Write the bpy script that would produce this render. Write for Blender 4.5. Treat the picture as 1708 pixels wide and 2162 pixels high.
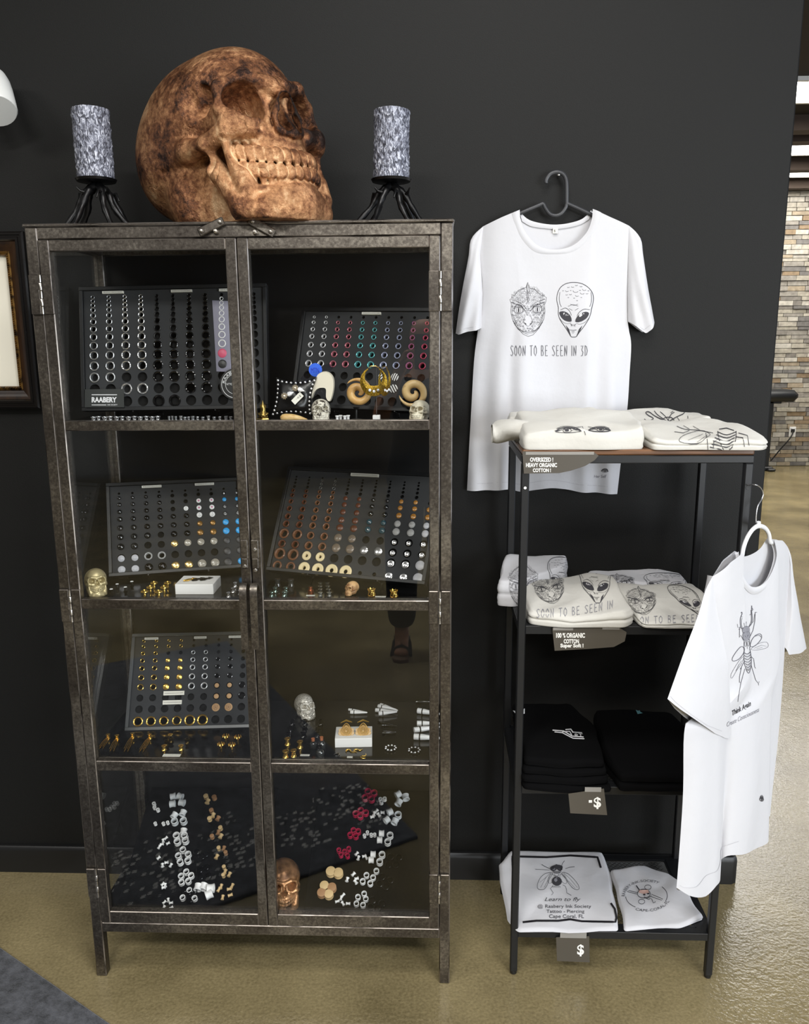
import bpy, bmesh, math, random
import numpy as np
from mathutils import Vector, Matrix, Euler
for _o in list(bpy.data.objects): bpy.data.objects.remove(_o, do_unlink=True)
SC = bpy.context.scene
COL = SC.collection
random.seed(7); RNG = np.random.RandomState(11)

# ---------------------------------------------------------------- camera
FPX, YAW, PITCH, ROLL = 1725.77, -0.0374, 0.2060, -0.0069
CAM = Vector((0.0, -2.1489, 1.55))
_fwd = Vector((math.sin(YAW)*math.cos(PITCH), math.cos(YAW)*math.cos(PITCH), -math.sin(PITCH)))
_r0 = Vector((math.cos(YAW), -math.sin(YAW), 0)); _u0 = _r0.cross(_fwd)
_rt = math.cos(ROLL)*_r0 + math.sin(ROLL)*_u0
_up = -math.sin(ROLL)*_r0 + math.cos(ROLL)*_u0
cd = bpy.data.cameras.new('camera'); cam = bpy.data.objects.new('camera', cd); COL.objects.link(cam)
cd.sensor_fit = 'HORIZONTAL'; cd.sensor_width = 36.0; cd.lens = 36.0*FPX/1708.0
cd.clip_start = 0.02; cd.clip_end = 60
cam.matrix_world = Matrix(((_rt.x,_up.x,-_fwd.x,CAM.x),(_rt.y,_up.y,-_fwd.y,CAM.y),(_rt.z,_up.z,-_fwd.z,CAM.z),(0,0,0,1)))
SC.camera = cam

# ---------------------------------------------------------------- world, lights, exposure
SC.view_settings.view_transform = 'Standard'; SC.view_settings.look = 'None'
SC.view_settings.exposure = 0.0; SC.view_settings.gamma = 1.0; SC.view_settings.use_curve_mapping = False
SC.cycles.use_denoising = True
SC.cycles.max_bounces = 10; SC.cycles.transparent_max_bounces = 24
SC.cycles.sample_clamp_indirect = 6.0
SC.cycles.caustics_reflective = False; SC.cycles.caustics_refractive = False
wd = bpy.data.worlds.new('world'); SC.world = wd; wd.use_nodes = True
wd.node_tree.nodes['Background'].inputs[0].default_value = (0.90, 0.95, 1.0, 1)
wd.node_tree.nodes['Background'].inputs[1].default_value = 0.10
CEIL = 3.35
def area(name, loc, sx, sy, power, rgb, rot=(0, 0, 0)):
    l = bpy.data.lights.new(name, 'AREA'); l.shape = 'RECTANGLE'; l.size = sx; l.size_y = sy
    l.energy = power; l.color = rgb
    o = bpy.data.objects.new(name, l); o.location = loc; o.rotation_euler = rot; COL.objects.link(o)
    return o
# ceiling troffers of the shop room (in front of the dark wall)
area('troffer_light', (0.15, -1.35, CEIL-0.06), 1.2, 0.6, 34, (1.0, 0.98, 0.95))
area('troffer_light', (-0.9, -3.3, CEIL-0.06), 1.2, 0.6, 80, (1.0, 0.985, 0.955))
area('troffer_light', (1.5, -3.3, CEIL-0.06), 1.2, 0.6, 80, (1.0, 0.99, 0.965))
area('troffer_light', (-2.9, -2.4, CEIL-0.06), 1.2, 0.6, 40, (1.0, 0.965, 0.91))
area('troffer_light', (0.3, -5.6, CEIL-0.06), 1.2, 0.6, 80, (1.0, 0.965, 0.91))
# daylight from the shop front at the right, then an added front fill
area('daylight_and_fill_light', (5.4, -1.2, 1.5), 2.2, 2.2, 60, (0.72, 0.82, 1.0), (0, math.radians(90), 0))
area('daylight_and_fill_light', (4.3, -5.4, 1.55), 3.4, 2.4, 300, (0.90, 0.95, 1.0), (math.radians(90), 0, math.radians(42)))  # unseen fill, added to brighten the cabinet shelves; no window known here

# ---------------------------------------------------------------- helpers
def P(px, py, x=None, y=None, z=None):
    """point of the place seen at a pixel of the photograph, on the plane x=, y= or z="""
    d = _fwd*FPX + _rt*(px-854) + _up*(1081-py)
    if x is not None: t = (x-CAM.x)/d.x
    elif y is not None: t = (y-CAM.y)/d.y
    else: t = (z-CAM.z)/d.z
    return CAM + d*t
def PP(px, py, o, n):
    d = _fwd*FPX + _rt*(px-854) + _up*(1081-py)
    return CAM + d*((o-CAM).dot(n)/d.dot(n))
def srgb(h):
    h = h.lstrip('#'); c = [int(h[i:i+2], 16)/255 for i in (0, 2, 4)]
    return tuple(x/12.92 if x <= 0.04045 else ((x+0.055)/1.055)**2.4 for x in c)+(1.0,)

class MB:
    """collects geometry for one mesh object"""
    def __init__(s): s.v = []; s.f = []; s.m = []
    def add(s, vs, fs, mi=0):
        o = len(s.v); s.v.extend([tuple(p) for p in vs]); s.f.extend([tuple(i+o for i in f) for f in fs]); s.m.extend([mi]*len(fs))
        return s
    def box(s, x0, x1, y0, y1, z0, z1, b=0.0, mi=0, M=None, em=None):
        if x0 > x1: x0, x1 = x1, x0
        if y0 > y1: y0, y1 = y1, y0
        if z0 > z1: z0, z1 = z1, z0
        b = min(b, (x1-x0)*.49, (y1-y0)*.49, (z1-z0)*.49)
        if b <= 0:
            vs = [(x, y, z) for x in (x0, x1) for y in (y0, y1) for z in (z0, z1)]
            fs = [(0,1,3,2),(4,6,7,5),(0,4,5,1),(2,3,7,6),(0,2,6,4),(1,5,7,3)]
        else:
            vs = []; idx = {}
            for i, x in enumerate((x0, x1)):
                for j, y in enumerate((y0, y1)):
                    for k, z in enumerate((z0, z1)):
                        sx, sy, sz = (1-2*i)*b, (1-2*j)*b, (1-2*k)*b
                        for a, p in enumerate(((x, y+sy, z+sz), (x+sx, y, z+sz), (x+sx, y+sy, z))):
                            idx[i,j,k,a] = len(vs); vs.append(p)
            I = idx; fs = []
            for i in (0, 1): fs.append([I[i,0,0,0],I[i,0,1,0],I[i,1,1,0],I[i,1,0,0]][::1 if i == 0 else -1])
            for j in (0, 1): fs.append([I[0,j,0,1],I[1,j,0,1],I[1,j,1,1],I[0,j,1,1]][::1 if j == 0 else -1])
            for k in (0, 1): fs.append([I[0,0,k,2],I[0,1,k,2],I[1,1,k,2],I[1,0,k,2]][::1 if k == 0 else -1])
            for i in (0, 1):
                for j in (0, 1):
                    fl = 1 if i != j else -1
                    fs.append([I[i,j,0,0],I[i,j,0,1],I[i,j,1,1],I[i,j,1,0]][::-fl])
            for i in (0, 1):
                for k in (0, 1):
                    fl = 1 if i != k else -1
                    fs.append([I[i,0,k,0],I[i,1,k,0],I[i,1,k,2],I[i,0,k,2]][::-fl])
            for j in (0, 1):
                for k in (0, 1):
                    fl = 1 if j != k else -1
                    fs.append([I[0,j,k,1],I[1,j,k,1],I[1,j,k,2],I[0,j,k,2]][::fl])
            for i in (0, 1):
                for j in (0, 1):
                    for k in (0, 1):
                        fl = 1 if (i+j+k) % 2 == 0 else -1
                        fs.append([I[i,j,k,0],I[i,j,k,2],I[i,j,k,1]][::-fl])
        if M is not None: vs = [M @ Vector(p) for p in vs]
        s.add(vs, fs, mi)
        if em is not None and b > 0: s.m[-20:] = [em]*20      # worn edges
        return s
    def lathe(s, prof, n=20, M=None, mi=0, close=False):
        """profile of (radius, height) pairs turned about z"""
        vs = []; fs = []; k = len(prof)
        for i in range(n):
            a = 2*math.pi*i/n; c, d = math.cos(a), math.sin(a)
            for r, z in prof: vs.append(Vector((r*c, r*d, z)))
        for i in range(n):
            j = (i+1) % n
            for t in range(k if close else k-1):
                u = (t+1) % k
                fs.append((i*k+t, j*k+t, j*k+u, i*k+u))
        if not close:
            if prof[0][0] > 1e-7: fs.append(tuple(i*k for i in range(n))[::-1])
            if prof[-1][0] > 1e-7: fs.append(tuple(i*k+k-1 for i in range(n)))
        if M is not None: vs = [M @ p for p in vs]
        return s.add(vs, fs, mi)
    def tube(s, pts, r, n=8, closed=False, cap=True, mi=0, flat=1.0, up=None):
        pts = [Vector(p) for p in pts]; m = len(pts)
        rs = list(r) if hasattr(r, '__len__') else [r]*m
        T = []
        for i in range(m):
            a = pts[(i-1) % m] if closed or i > 0 else pts[0]
            b = pts[(i+1) % m] if closed or i < m-1 else pts[-1]
            d = b-a; T.append(d.normalized() if d.length > 1e-12 else Vector((0, 0, 1)))
        t0 = T[0]; ref = Vector(up) if up is not None else (Vector((0, 0, 1)) if abs(t0.z) < .9 else Vector((1, 0, 0)))
        nn = (ref - t0*ref.dot(t0)).normalized()
        vs = []; fs = []
        for i in range(m):
            if i:
                nn = (nn - T[i]*nn.dot(T[i]))
                nn = nn.normalized() if nn.length > 1e-9 else T[i].orthogonal().normalized()
            bb = T[i].cross(nn)
            for j in range(n):
                a = 2*math.pi*(j+.5)/n
                vs.append(pts[i] + nn*(math.cos(a)*rs[i]) + bb*(math.sin(a)*rs[i]*flat))
        for i in range(m if closed else m-1):
            k = (i+1) % m
            for j in range(n):
                l = (j+1) % n
                fs.append((i*n+j, i*n+l, k*n+l, k*n+j))
        if cap and not closed:
            fs.append(tuple(range(n))[::-1]); fs.append(tuple((m-1)*n+j for j in range(n)))
        return s.add(vs, fs, mi)
    def prism(s, poly, h, M=None, mi=0):
        """2-D outline (x, y) extruded from z=0 to z=h"""
        n = len(poly)
        vs = [Vector((x, y, 0)) for x, y in poly]+[Vector((x, y, h)) for x, y in poly]
        fs = [tuple(range(n))[::-1], tuple(range(n, 2*n))]+[(i, (i+1) % n, (i+1) % n+n, i+n) for i in range(n)]
        if M is not None: vs = [M @ p for p in vs]
        return s.add(vs, fs, mi)
    def grid(s, fn, nu, nv, mi=0, wu=False):
        vs = []; fs = []
        for i in range(nu):
            for j in range(nv):
                vs.append(fn(i/(nu if wu else nu-1), j/(nv-1)))
        for i in range(nu if wu else nu-1):
            k = (i+1) % nu
            for j in range(nv-1): fs.append((i*nv+j, k*nv+j, k*nv+j+1, i*nv+j+1))
        return s.add(vs, fs, mi)
    def mesh(s, name, mats, smooth=35):
        me = bpy.data.meshes.new(name); me.from_pydata([tuple(p) for p in s.v], [], s.f)
        mats = mats if isinstance(mats, (list, tuple)) else [mats]
        for m in mats: me.materials.append(m)
        if len(mats) > 1: me.polygons.foreach_set('material_index', s.m)
        if smooth:
            me.shade_smooth(); me.set_sharp_from_angle(angle=math.radians(smooth))
        me.update()
        return me
    def build(s, name, mats, parent=None, smooth=35, M=None):
        return put(name, s.mesh(name, mats, smooth), parent, M)
def put(name, me, parent=None, M=None):
    o = bpy.data.objects.new(name, me); COL.objects.link(o)
    if parent is not None: o.parent = parent
    if M is not None: o.matrix_local = M if isinstance(M, Matrix) else Matrix.Translation(M)
    return o
def tag(o, label, cat, group=None, kind=None):
    o['label'] = label; o['category'] = cat
    if group: o['group'] = group
    if kind: o['kind'] = kind
    return o
def thing(name, label, cat, loc=(0, 0, 0), group=None, M=None):
    o = bpy.data.objects.new(name, None); COL.objects.link(o); o.empty_display_size = .02
    o.matrix_world = M if M is not None else Matrix.Translation(loc)
    return tag(o, label, cat, group)
def struct(o, label=None, cat=None):
    o['kind'] = 'structure'
    if label: o['label'] = label
    if cat: o['category'] = cat
    return o
T3 = Matrix.Translation
def RX(a): return Matrix.Rotation(a, 4, 'X')
def RY(a): return Matrix.Rotation(a, 4, 'Y')
def RZ(a): return Matrix.Rotation(a, 4, 'Z')
def SCL(x, y=None, z=None): return Matrix.Diagonal((x, x if y is None else y, x if z is None else z, 1))
def frame(o, ex, ey, ez):
    return Matrix(((ex.x, ey.x, ez.x, o.x), (ex.y, ey.y, ez.y, o.y), (ex.z, ey.z, ez.z, o.z), (0, 0, 0, 1)))
def catmull(pts, n=6, closed=False):
    pts = [Vector(p) if len(p) == 3 else Vector((p[0], p[1], 0)) for p in pts]; m = len(pts); out = []
    rng = range(m if closed else m-1)
    for i in rng:
        p1, p2 = pts[i], pts[(i+1) % m]
        p0 = pts[(i-1) % m] if closed or i > 0 else p1*2-p2
        p3 = pts[(i+2) % m] if closed or i < m-2 else p2*2-p1
        for k in range(n):
            t = k/n; out.append(0.5*((2*p1)+(p2-p0)*t+(2*p0-5*p1+4*p2-p3)*t*t+(3*p1-p0-3*p2+p3)*t**3))
    if not closed: out.append(pts[-1].copy())
    return out

# ---------------------------------------------------------------- materials
def mat(name, col, rough=.5, metal=0., col2=None, nscale=8., ndetail=4., lo=.4, hi=.6, stretch=None,
        bump=0., bscale=80., bdist=.002, coat=0., emit=None, estr=0., spec=.5, sheen=0., rough2=None, trans=0., alpha=1., ior=1.5, vor=False):
    m = bpy.data.materials.new(name); m.use_nodes = True
    nt = m.node_tree; N = nt.nodes; L = nt.links; b = N['Principled BSDF']
    c = srgb(col) if isinstance(col, str) else tuple(col)+(1.,)*(4-len(col))
    b.inputs['Base Color'].default_value = c
    b.inputs['Roughness'].default_value = rough; b.inputs['Metallic'].default_value = metal
    b.inputs['Specular IOR Level'].default_value = spec; b.inputs['IOR'].default_value = ior
    if coat: b.inputs['Coat Weight'].default_value = coat; b.inputs['Coat Roughness'].default_value = .08
    if sheen: b.inputs['Sheen Weight'].default_value = sheen
    if trans: b.inputs['Transmission Weight'].default_value = trans
    if alpha < 1: b.inputs['Alpha'].default_value = alpha
    if emit is not None:
        b.inputs['Emission Color'].default_value = srgb(emit) if isinstance(emit, str) else tuple(emit)+(1.,)
        b.inputs['Emission Strength'].default_value = estr
    tc = N.new('ShaderNodeTexCoord'); vec = tc.outputs['Object']
    if stretch:
        mp = N.new('ShaderNodeMapping'); mp.inputs['Scale'].default_value = stretch; L.new(vec, mp.inputs['Vector']); vec = mp.outputs['Vector']
    if col2 is not None:
        n = N.new('ShaderNodeTexVoronoi' if vor else 'ShaderNodeTexNoise'); n.inputs['Scale'].default_value = nscale
        if not vor: n.inputs['Detail'].default_value = ndetail
        L.new(vec, n.inputs['Vector'])
        r = N.new('ShaderNodeValToRGB'); r.color_ramp.elements[0].position = lo; r.color_ramp.elements[1].position = hi
        r.color_ramp.elements[0].color = c; r.color_ramp.elements[1].color = srgb(col2) if isinstance(col2, str) else tuple(col2)+(1.,)
        L.new(n.outputs[0], r.inputs[0]); L.new(r.outputs[0], b.inputs['Base Color'])
        if rough2 is not None:
            mr = N.new('ShaderNodeMapRange'); mr.inputs['From Min'].default_value = lo; mr.inputs['From Max'].default_value = hi
            mr.inputs['To Min'].default_value = rough; mr.inputs['To Max'].default_value = rough2
            L.new(n.outputs[0], mr.inputs['Value']); L.new(mr.outputs[0], b.inputs['Roughness'])
    if bump:
        n2 = N.new('ShaderNodeTexNoise'); n2.inputs['Scale'].default_value = bscale; n2.inputs['Detail'].default_value = 3.
        L.new(tc.outputs['Object'], n2.inputs['Vector'])
        bp = N.new('ShaderNodeBump'); bp.inputs['Strength'].default_value = bump; bp.inputs['Distance'].default_value = bdist
        L.new(n2.outputs[0], bp.inputs['Height']); L.new(bp.outputs[0], b.inputs['Normal'])
    return m
def glass_mat(name, tint=(1, 1, 1), ior=1.6, rough=0.0):
    m = bpy.data.materials.new(name); m.use_nodes = True
    nt = m.node_tree; N = nt.nodes; L = nt.links; N.clear()
    out = N.new('ShaderNodeOutputMaterial'); mx = N.new('ShaderNodeMixShader'); fr = N.new('ShaderNodeFresnel')
    tr = N.new('ShaderNodeBsdfTransparent'); gl = N.new('ShaderNodeBsdfGlossy')
    ge = N.new('ShaderNodeNewGeometry'); mv = N.new('ShaderNodeMapRange'); mv.inputs['To Min'].default_value = ior; mv.inputs['To Max'].default_value = 1/ior
    L.new(ge.outputs['Backfacing'], mv.inputs['Value']); L.new(mv.outputs[0], fr.inputs['IOR'])   # same reflectance from both sides of a thin sheet
    tr.inputs[0].default_value = tuple(tint)+(1,); gl.inputs['Roughness'].default_value = rough
    gl.inputs[0].default_value = (1, 1, 1, 1)
    L.new(fr.outputs[0], mx.inputs[0]); L.new(tr.outputs[0], mx.inputs[1]); L.new(gl.outputs[0], mx.inputs[2]); L.new(mx.outputs[0], out.inputs[0])
    return m
# ---------------------------------------------------------------- the room
M_WALL = mat('charcoal_wall_paint', '#151514', .62, bump=.35, bscale=420, bdist=.0012, spec=.25)
M_BASE = mat('black_rubber_base', '#161616', .38)
M_DARK = mat('dark_ceiling_paint', '#231c18', .8)
M_GREYWALL = mat('grey_shop_paint', '#5a574f', .7)
def floor_mat():
    m = bpy.data.materials.new('sealed_concrete'); m.use_nodes = True
    nt = m.node_tree; N = nt.nodes; L = nt.links; b = N['Principled BSDF']
    tc = N.new('ShaderNodeTexCoord')
    def noise(s, d, r=.55):
        n = N.new('ShaderNodeTexNoise'); n.inputs['Scale'].default_value = s; n.inputs['Detail'].default_value = d; n.inputs['Roughness'].default_value = r
        L.new(tc.outputs['Object'], n.inputs['Vector']); return n.outputs[0]
    r = N.new('ShaderNodeValToRGB'); e = r.color_ramp.elements
    e[0].position = .30; e[0].color = srgb('#6b6044'); e[1].position = .72; e[1].color = srgb('#9c8e69')
    mx = N.new('ShaderNodeMath'); mx.operation = 'ADD'
    sc = N.new('ShaderNodeMath'); sc.operation = 'MULTIPLY_ADD'; sc.inputs[1].default_value = .55; sc.inputs[2].default_value = -.275
    L.new(noise(140., 3.), sc.inputs[0]); L.new(noise(2.2, 6.), mx.inputs[0]); L.new(sc.outputs[0], mx.inputs[1])
    L.new(mx.outputs[0], r.inputs[0]); L.new(r.outputs[0], b.inputs['Base Color'])
    b.inputs['Roughness'].default_value = .17; b.inputs['Specular IOR Level'].default_value = .9
    bp = N.new('ShaderNodeBump'); bp.inputs['Strength'].default_value = .5; bp.inputs['Distance'].default_value = .0016
    ad = N.new('ShaderNodeMath'); ad.operation = 'ADD'
    L.new(noise(120., 2.), ad.inputs[0]); L.new(noise(38., 2.), ad.inputs[1])
    L.new(ad.outputs[0], bp.inputs['Height']); L.new(bp.outputs[0], b.inputs['Normal'])
    return m
M_FLOOR = floor_mat()
struct(MB().box(-5, 11, -8, 8.2, -.1, 0).build('floor', M_FLOOR))
struct(MB().box(-5, 11, -8, 8.2, CEIL, CEIL+.1).build('ceiling', M_DARK))
WX = .8657
struct(MB().box(-5, WX, 0, .14, 0, CEIL, .004).build('wall_back', M_WALL, smooth=0))
# rubber cove base along the wall, rounded over at the top and wrapped round the wall's end
prof = [(0, 0), (-.015, 0), (-.0150, .070), (-.0135, .079), (-.010, .0845), (-.004, .0865), (0, .0865)]
m = MB(); path = [(-5., 0.), (WX-.004, 0.), (WX+.0, .004), (WX, .14)]
vs = []
for i, (x, y) in enumerate(path):
    for o, z in prof:
        if i <= 1: vs.append((x + (0 if i == 0 else 0), y+o, z))
        elif i == 2: vs.append((x-o*.72, y+o*.72, z))
        else: vs.append((x-o, y, z))
k = len(prof); fs = [(i*k+t, (i+1)*k+t, (i+1)*k+t+1, i*k+t+1) for i in range(3) for t in range(k-1)]
m.add(vs, fs); struct(m.build('baseboard_back', M_BASE))
# shop room on the photographer's side (seen only as reflections in the glass)
struct(MB().box(-5.1, -5, -8, 8.2, 0, CEIL).build('wall_left', M_GREYWALL))
struct(MB().box(-5, 11, -8.1, -8, 0, CEIL).build('wall_front', mat('warm_dark_paint', '#3a342c', .8)))
struct(MB().box(11, 11.1, -8, 8.2, 0, CEIL).build('wall_right', M_GREYWALL))

# stone clad wall of the far room: each stone a piece of its own where it shows
def stone_mat():
    m = bpy.data.materials.new('ledger_stone'); m.use_nodes = True
    nt = m.node_tree; N = nt.nodes; L = nt.links; b = N['Principled BSDF']
    oi = N.new('ShaderNodeObjectInfo'); tc = N.new('ShaderNodeTexCoord')
    geo = N.new('ShaderNodeNewGeometry')
    ad = N.new('ShaderNodeMath'); ad.operation = 'ADD'; ad.use_clamp = False
    L.new(oi.outputs['Random'], ad.inputs[0]); L.new(geo.outputs['Random Per Island'], ad.inputs[1])
    fr = N.new('ShaderNodeMath'); fr.operation = 'FRACT'; L.new(ad.outputs[0], fr.inputs[0])
    r = N.new('ShaderNodeValToRGB'); r.color_ramp.interpolation = 'CONSTANT'; e = r.color_ramp.elements
    e[0].position = 0; e[0].color = srgb('#a39d90'); e[1].position = .93; e[1].color = srgb('#8d7a62')
    for p, c in ((.16, '#8f8a82'), (.32, '#a8a296'), (.46, '#7d7871'), (.60, '#9d907c'), (.68, '#b5b0a6'), (.80, '#716e6b')):
        x = e.new(p); x.color = srgb(c)
    L.new(fr.outputs[0], r.inputs[0])
    n = N.new('ShaderNodeTexNoise'); n.inputs['Scale'].default_value = 22; n.inputs['Detail'].default_value = 6
    L.new(geo.outputs['Position'], n.inputs['Vector'])
    mx = N.new('ShaderNodeMixRGB'); mx.blend_type = 'OVERLAY'; mx.inputs[0].default_value = .55
    L.new(r.outputs[0], mx.inputs[1]); L.new(n.outputs[0], mx.inputs[2]); L.new(mx.outputs[0], b.inputs['Base Color'])
    b.inputs['Roughness'].default_value = .8
    bp = N.new('ShaderNodeBump'); bp.inputs['Distance'].default_value = .01; bp.inputs['Strength'].default_value = .6
    L.new(n.outputs[0], bp.inputs['Height']); L.new(bp.outputs[0], b.inputs['Normal'])
    return m
M_STONE = stone_mat(); M_MORTAR = mat('dark_mortar', '#3f3a33', .9)
YW = 8.1
far = struct(MB().box(.87, 11, YW, YW+.1, 0, CEIL).build('wall_far', M_MORTAR))
bricks = [MB().box(-.5, .5, -.5, .5, -.5, .5, b).mesh('brick', M_STONE, 0) for b in (.03,)]
rs = random.Random(3); rest = MB(); z = .003; cnt = 0
while z < CEIL-.03:
    h = rs.choice((.040, .048, .055, .060)); h = min(h, CEIL-z-.002)
    x = 1.0-rs.random()*.2
    while x < 8.2:
        w = rs.uniform(.09, .27); d = rs.uniform(.012, .034)
        if x+w > 3.9 and x < 4.75 and cnt < 300:
            put('brick', bricks[0], far, T3((x+w/2-.002, YW-d/2+.004, z+h/2)) @ SCL(w-.005, d+.008, h-.005)); cnt += 1
        else:
            rest.box(x, x+w-.006, YW-d, YW+.004, z+.002, z+h-.004)
        x += w
    z += h
o = rest.build('brick_field', M_STONE, far, 0); o['kind'] = 'stuff'
# stone clad pillar in the shop room, opposite the cabinet
pil = MB().box(.95, 1.55, -6.6, -5.9, 0, CEIL)
pl = struct(pil.build('wall_pillar', M_MORTAR)); rest = MB(); z = .003
while z < CEIL-.05:
    h = rs.choice((.10, .12, .14)); h = min(h, CEIL-z-.002); x = .95
    while x < 1.53:
        w = min(rs.uniform(.14, .34), 1.55-x); rest.box(x, x+w-.008, -5.9, -5.9+rs.uniform(.012, .034), z+.002, z+h-.005); x += w
    z += h
o = rest.build('brick_field', M_STONE, pl, 0); o['kind'] = 'stuff'
# ceiling light panels of the far room
M_PANEL = mat('lit_diffuser', '#ffffff', .5, emit=(1.0, .965, .90), estr=14)
M_WHITE = mat('white_enamel', '#e8e8e6', .4)
pn = [('first', 2.672, 4.17, 'the lowest in the picture'), ]
rows = [(4.173, .60), (6.0, .63), (7.15, .62)]
x0s = (2.672, 3.424, 3.87)
nm = ('highest', 'middle', 'lowest')
for (yy, dd), xl, w in zip(rows, x0s, nm):
    for kx, xx in enumerate((xl-3.5, xl-2.05, xl-.6, xl+.85)):
        if kx == 0 and yy > 5: pass
        g = 'ceiling light panels of the far room'
        lab = f'bright white ceiling light panel, {w} of the three beside the dark wall' if kx == 2 else f'white ceiling light panel of the {w} row, {("far behind", "just behind", "", "one panel clear of")[kx]} the dark wall'
        t = thing('ceiling_light', lab, 'ceiling light', (xx, yy, CEIL-.001), g)
        MB().box(0, 1.22, 0, .03, -.03, 0).box(0, 1.22, dd-.03, dd, -.03, 0).box(0, .03, .03, dd-.03, -.03, 0).box(1.19, 1.22, .03, dd-.03, -.03, 0).build('frame', M_WHITE, t)
        MB().box(.03, 1.19, .03, dd-.03, -.02, -.005).build('diffuser', M_PANEL, t)
for i, yy in enumerate((5.2, 5.6, 6.85, 7.9)):
    struct(MB().box(.87, 9, yy, yy+.16, CEIL-.12, CEIL).build('trim_%d' % (i+1), mat('brown_beam_%d' % i, '#3a2b20', .7)))
# outlet and cord on the stone wall
o = P(1673, 912, y=YW-.04)
t = thing('wall_outlet', 'white power outlet plate on the stone wall', 'outlet', o)
MB().box(-.04, .04, -.006, .01, -.062, .062, .004).build('plate', M_WHITE, t)
for q in (.012, -.045): MB().box(-.017, .017, -.012, -.004, q, q+.033, .003).build('socket', M_WHITE, t)
M_BLK = mat('black_plastic', '#141414', .4)
a = P(1675, 909, y=YW-.07); pts = [a, a+Vector((-.02, -.02, -.05)), P(1664, 930, y=YW-.12), P(1648, 948, y=YW-.2), P(1634, 965, y=YW-.26), P(1628, 972, y=YW-.3)]
t = MB().tube(catmull(pts, 5), .009, 6).box(a.x-.02, a.x+.02, a.y-.0, a.y+.035, a.z-.025, a.z+.02, .006).build('power_cord', M_BLK)
tag(t, 'black power cord plugged into the outlet on the stone wall', 'power cord')
# padded work stand half hidden by the dark wall
b0 = P(1622, 992, z=0); t = thing('padded_stand', 'black padded armrest stand in front of the far stone wall', 'stand', (b0.x-.06, b0.y-.05, 0))
M_VINYL = mat('black_vinyl', '#1d1f22', .45, bump=.1, bscale=60)
MB().box(-.55, .25, -.2, .2, .83, .965, .05).build('pad', M_VINYL, t, 60)
MB().box(-.03, .03, -.03, .03, .05, .84, .006).box(-.04, .12, -.03, .03, .80, .83, .006).build('column', M_BLK, t)
MB().box(-.5, .08, -.04, .04, .004, .05, .012).box(.0, .09, -.10, .10, .0, .035, .012).build('foot_bar', M_BLK, t)

# ---------------------------------------------------------------- rug
ra, rb = P(0, 2005, z=0), P(225, 2162, z=0)
dx = (rb-ra).normalized(); dy = Vector((dx.y, -dx.x, 0))    # dy points away from the cabinet
if dy.y > 0: dy = -dy
def rug_mat():
    m = bpy.data.materials.new('distressed_rug'); m.use_nodes = True
    nt = m.node_tree; N = nt.nodes; L = nt.links; b = N['Principled BSDF']; tc = N.new('ShaderNodeTexCoord')
    mp = N.new('ShaderNodeMapping'); mp.inputs['Scale'].default_value = (34, 62, 1); L.new(tc.outputs['Object'], mp.inputs['Vector'])
    v = N.new('ShaderNodeTexVoronoi'); v.distance = 'CHEBYCHEV'; v.inputs['Scale'].default_value = 1.5; L.new(mp.outputs[0], v.inputs['Vector'])
    sp = N.new('ShaderNodeSeparateXYZ'); L.new(tc.outputs['Object'], sp.inputs[0])
    bw = N.new('ShaderNodeSeparateColor'); L.new(v.outputs['Color'], bw.inputs[0])
    big = N.new('ShaderNodeTexNoise'); big.inputs['Scale'].default_value = 7; big.inputs['Detail'].default_value = 3; L.new(tc.outputs['Object'], big.inputs['Vector'])
    def mth(op, x, y):
        n = N.new('ShaderNodeMath'); n.operation = op
        for i, q in enumerate((x, y)):
            if isinstance(q, (int, float)): n.inputs[i].default_value = q
            else: L.new(q, n.inputs[i])
        return n.outputs[0]
    speck = mth('GREATER_THAN', mth('ADD', bw.outputs[0], mth('MULTIPLY', big.outputs[0], .9)), 1.10)
    near = mth('LESS_THAN', v.outputs['Distance'], .36)
    inb = mth('MULTIPLY', mth('GREATER_THAN', sp.outputs[1], .115), mth('LESS_THAN', mth('ADD', sp.outputs[1], mth('MULTIPLY', big.outputs[0], .5)), .62))
    f = mth('MULTIPLY', mth('MULTIPLY', speck, near), inb)
    n = N.new('ShaderNodeTexNoise'); n.inputs['Scale'].default_value = 30; n.inputs['Detail'].default_value = 8; n.inputs['Roughness'].default_value = .8; L.new(tc.outputs['Object'], n.inputs['Vector'])
    r = N.new('ShaderNodeValToRGB'); r.color_ramp.elements[0].position = .35; r.color_ramp.elements[0].color = srgb('#15171b'); r.color_ramp.elements[1].position = .72; r.color_ramp.elements[1].color = srgb('#5f6168')
    L.new(n.outputs[0], r.inputs[0])
    mx = N.new('ShaderNodeMixRGB'); L.new(f, mx.inputs[0]); L.new(r.outputs[0], mx.inputs[1]); mx.inputs[2].default_value = srgb('#d8d7d2')
    L.new(mx.outputs[0], b.inputs['Base Color']); b.inputs['Roughness'].default_value = .95; b.inputs['Sheen Weight'].default_value = .3
    bp = N.new('ShaderNodeBump'); bp.inputs['Distance'].default_value = .004; bp.inputs['Strength'].default_value = .6
    n3 = N.new('ShaderNodeTexNoise'); n3.inputs['Scale'].default_value = 260; L.new(tc.outputs['Object'], n3.inputs['Vector'])
    L.new(n3.outputs[0], bp.inputs['Height']); L.new(bp.outputs[0], b.inputs['Normal'])
    return m
o = MB().box(-1.5, 1.27, 0, 2.0, 0, .011, .004).build('area_rug', rug_mat(), None, 35, frame(ra, dx, dy, Vector((0, 0, 1))))
if o.matrix_world.determinant() < 0:
    o.matrix_world = frame(ra, dx, dy, Vector((0, 0, 1))); o.data.flip_normals()
tag(o, 'dark grey distressed rug with white flecks in the corner by the floor', 'rug')

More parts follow.
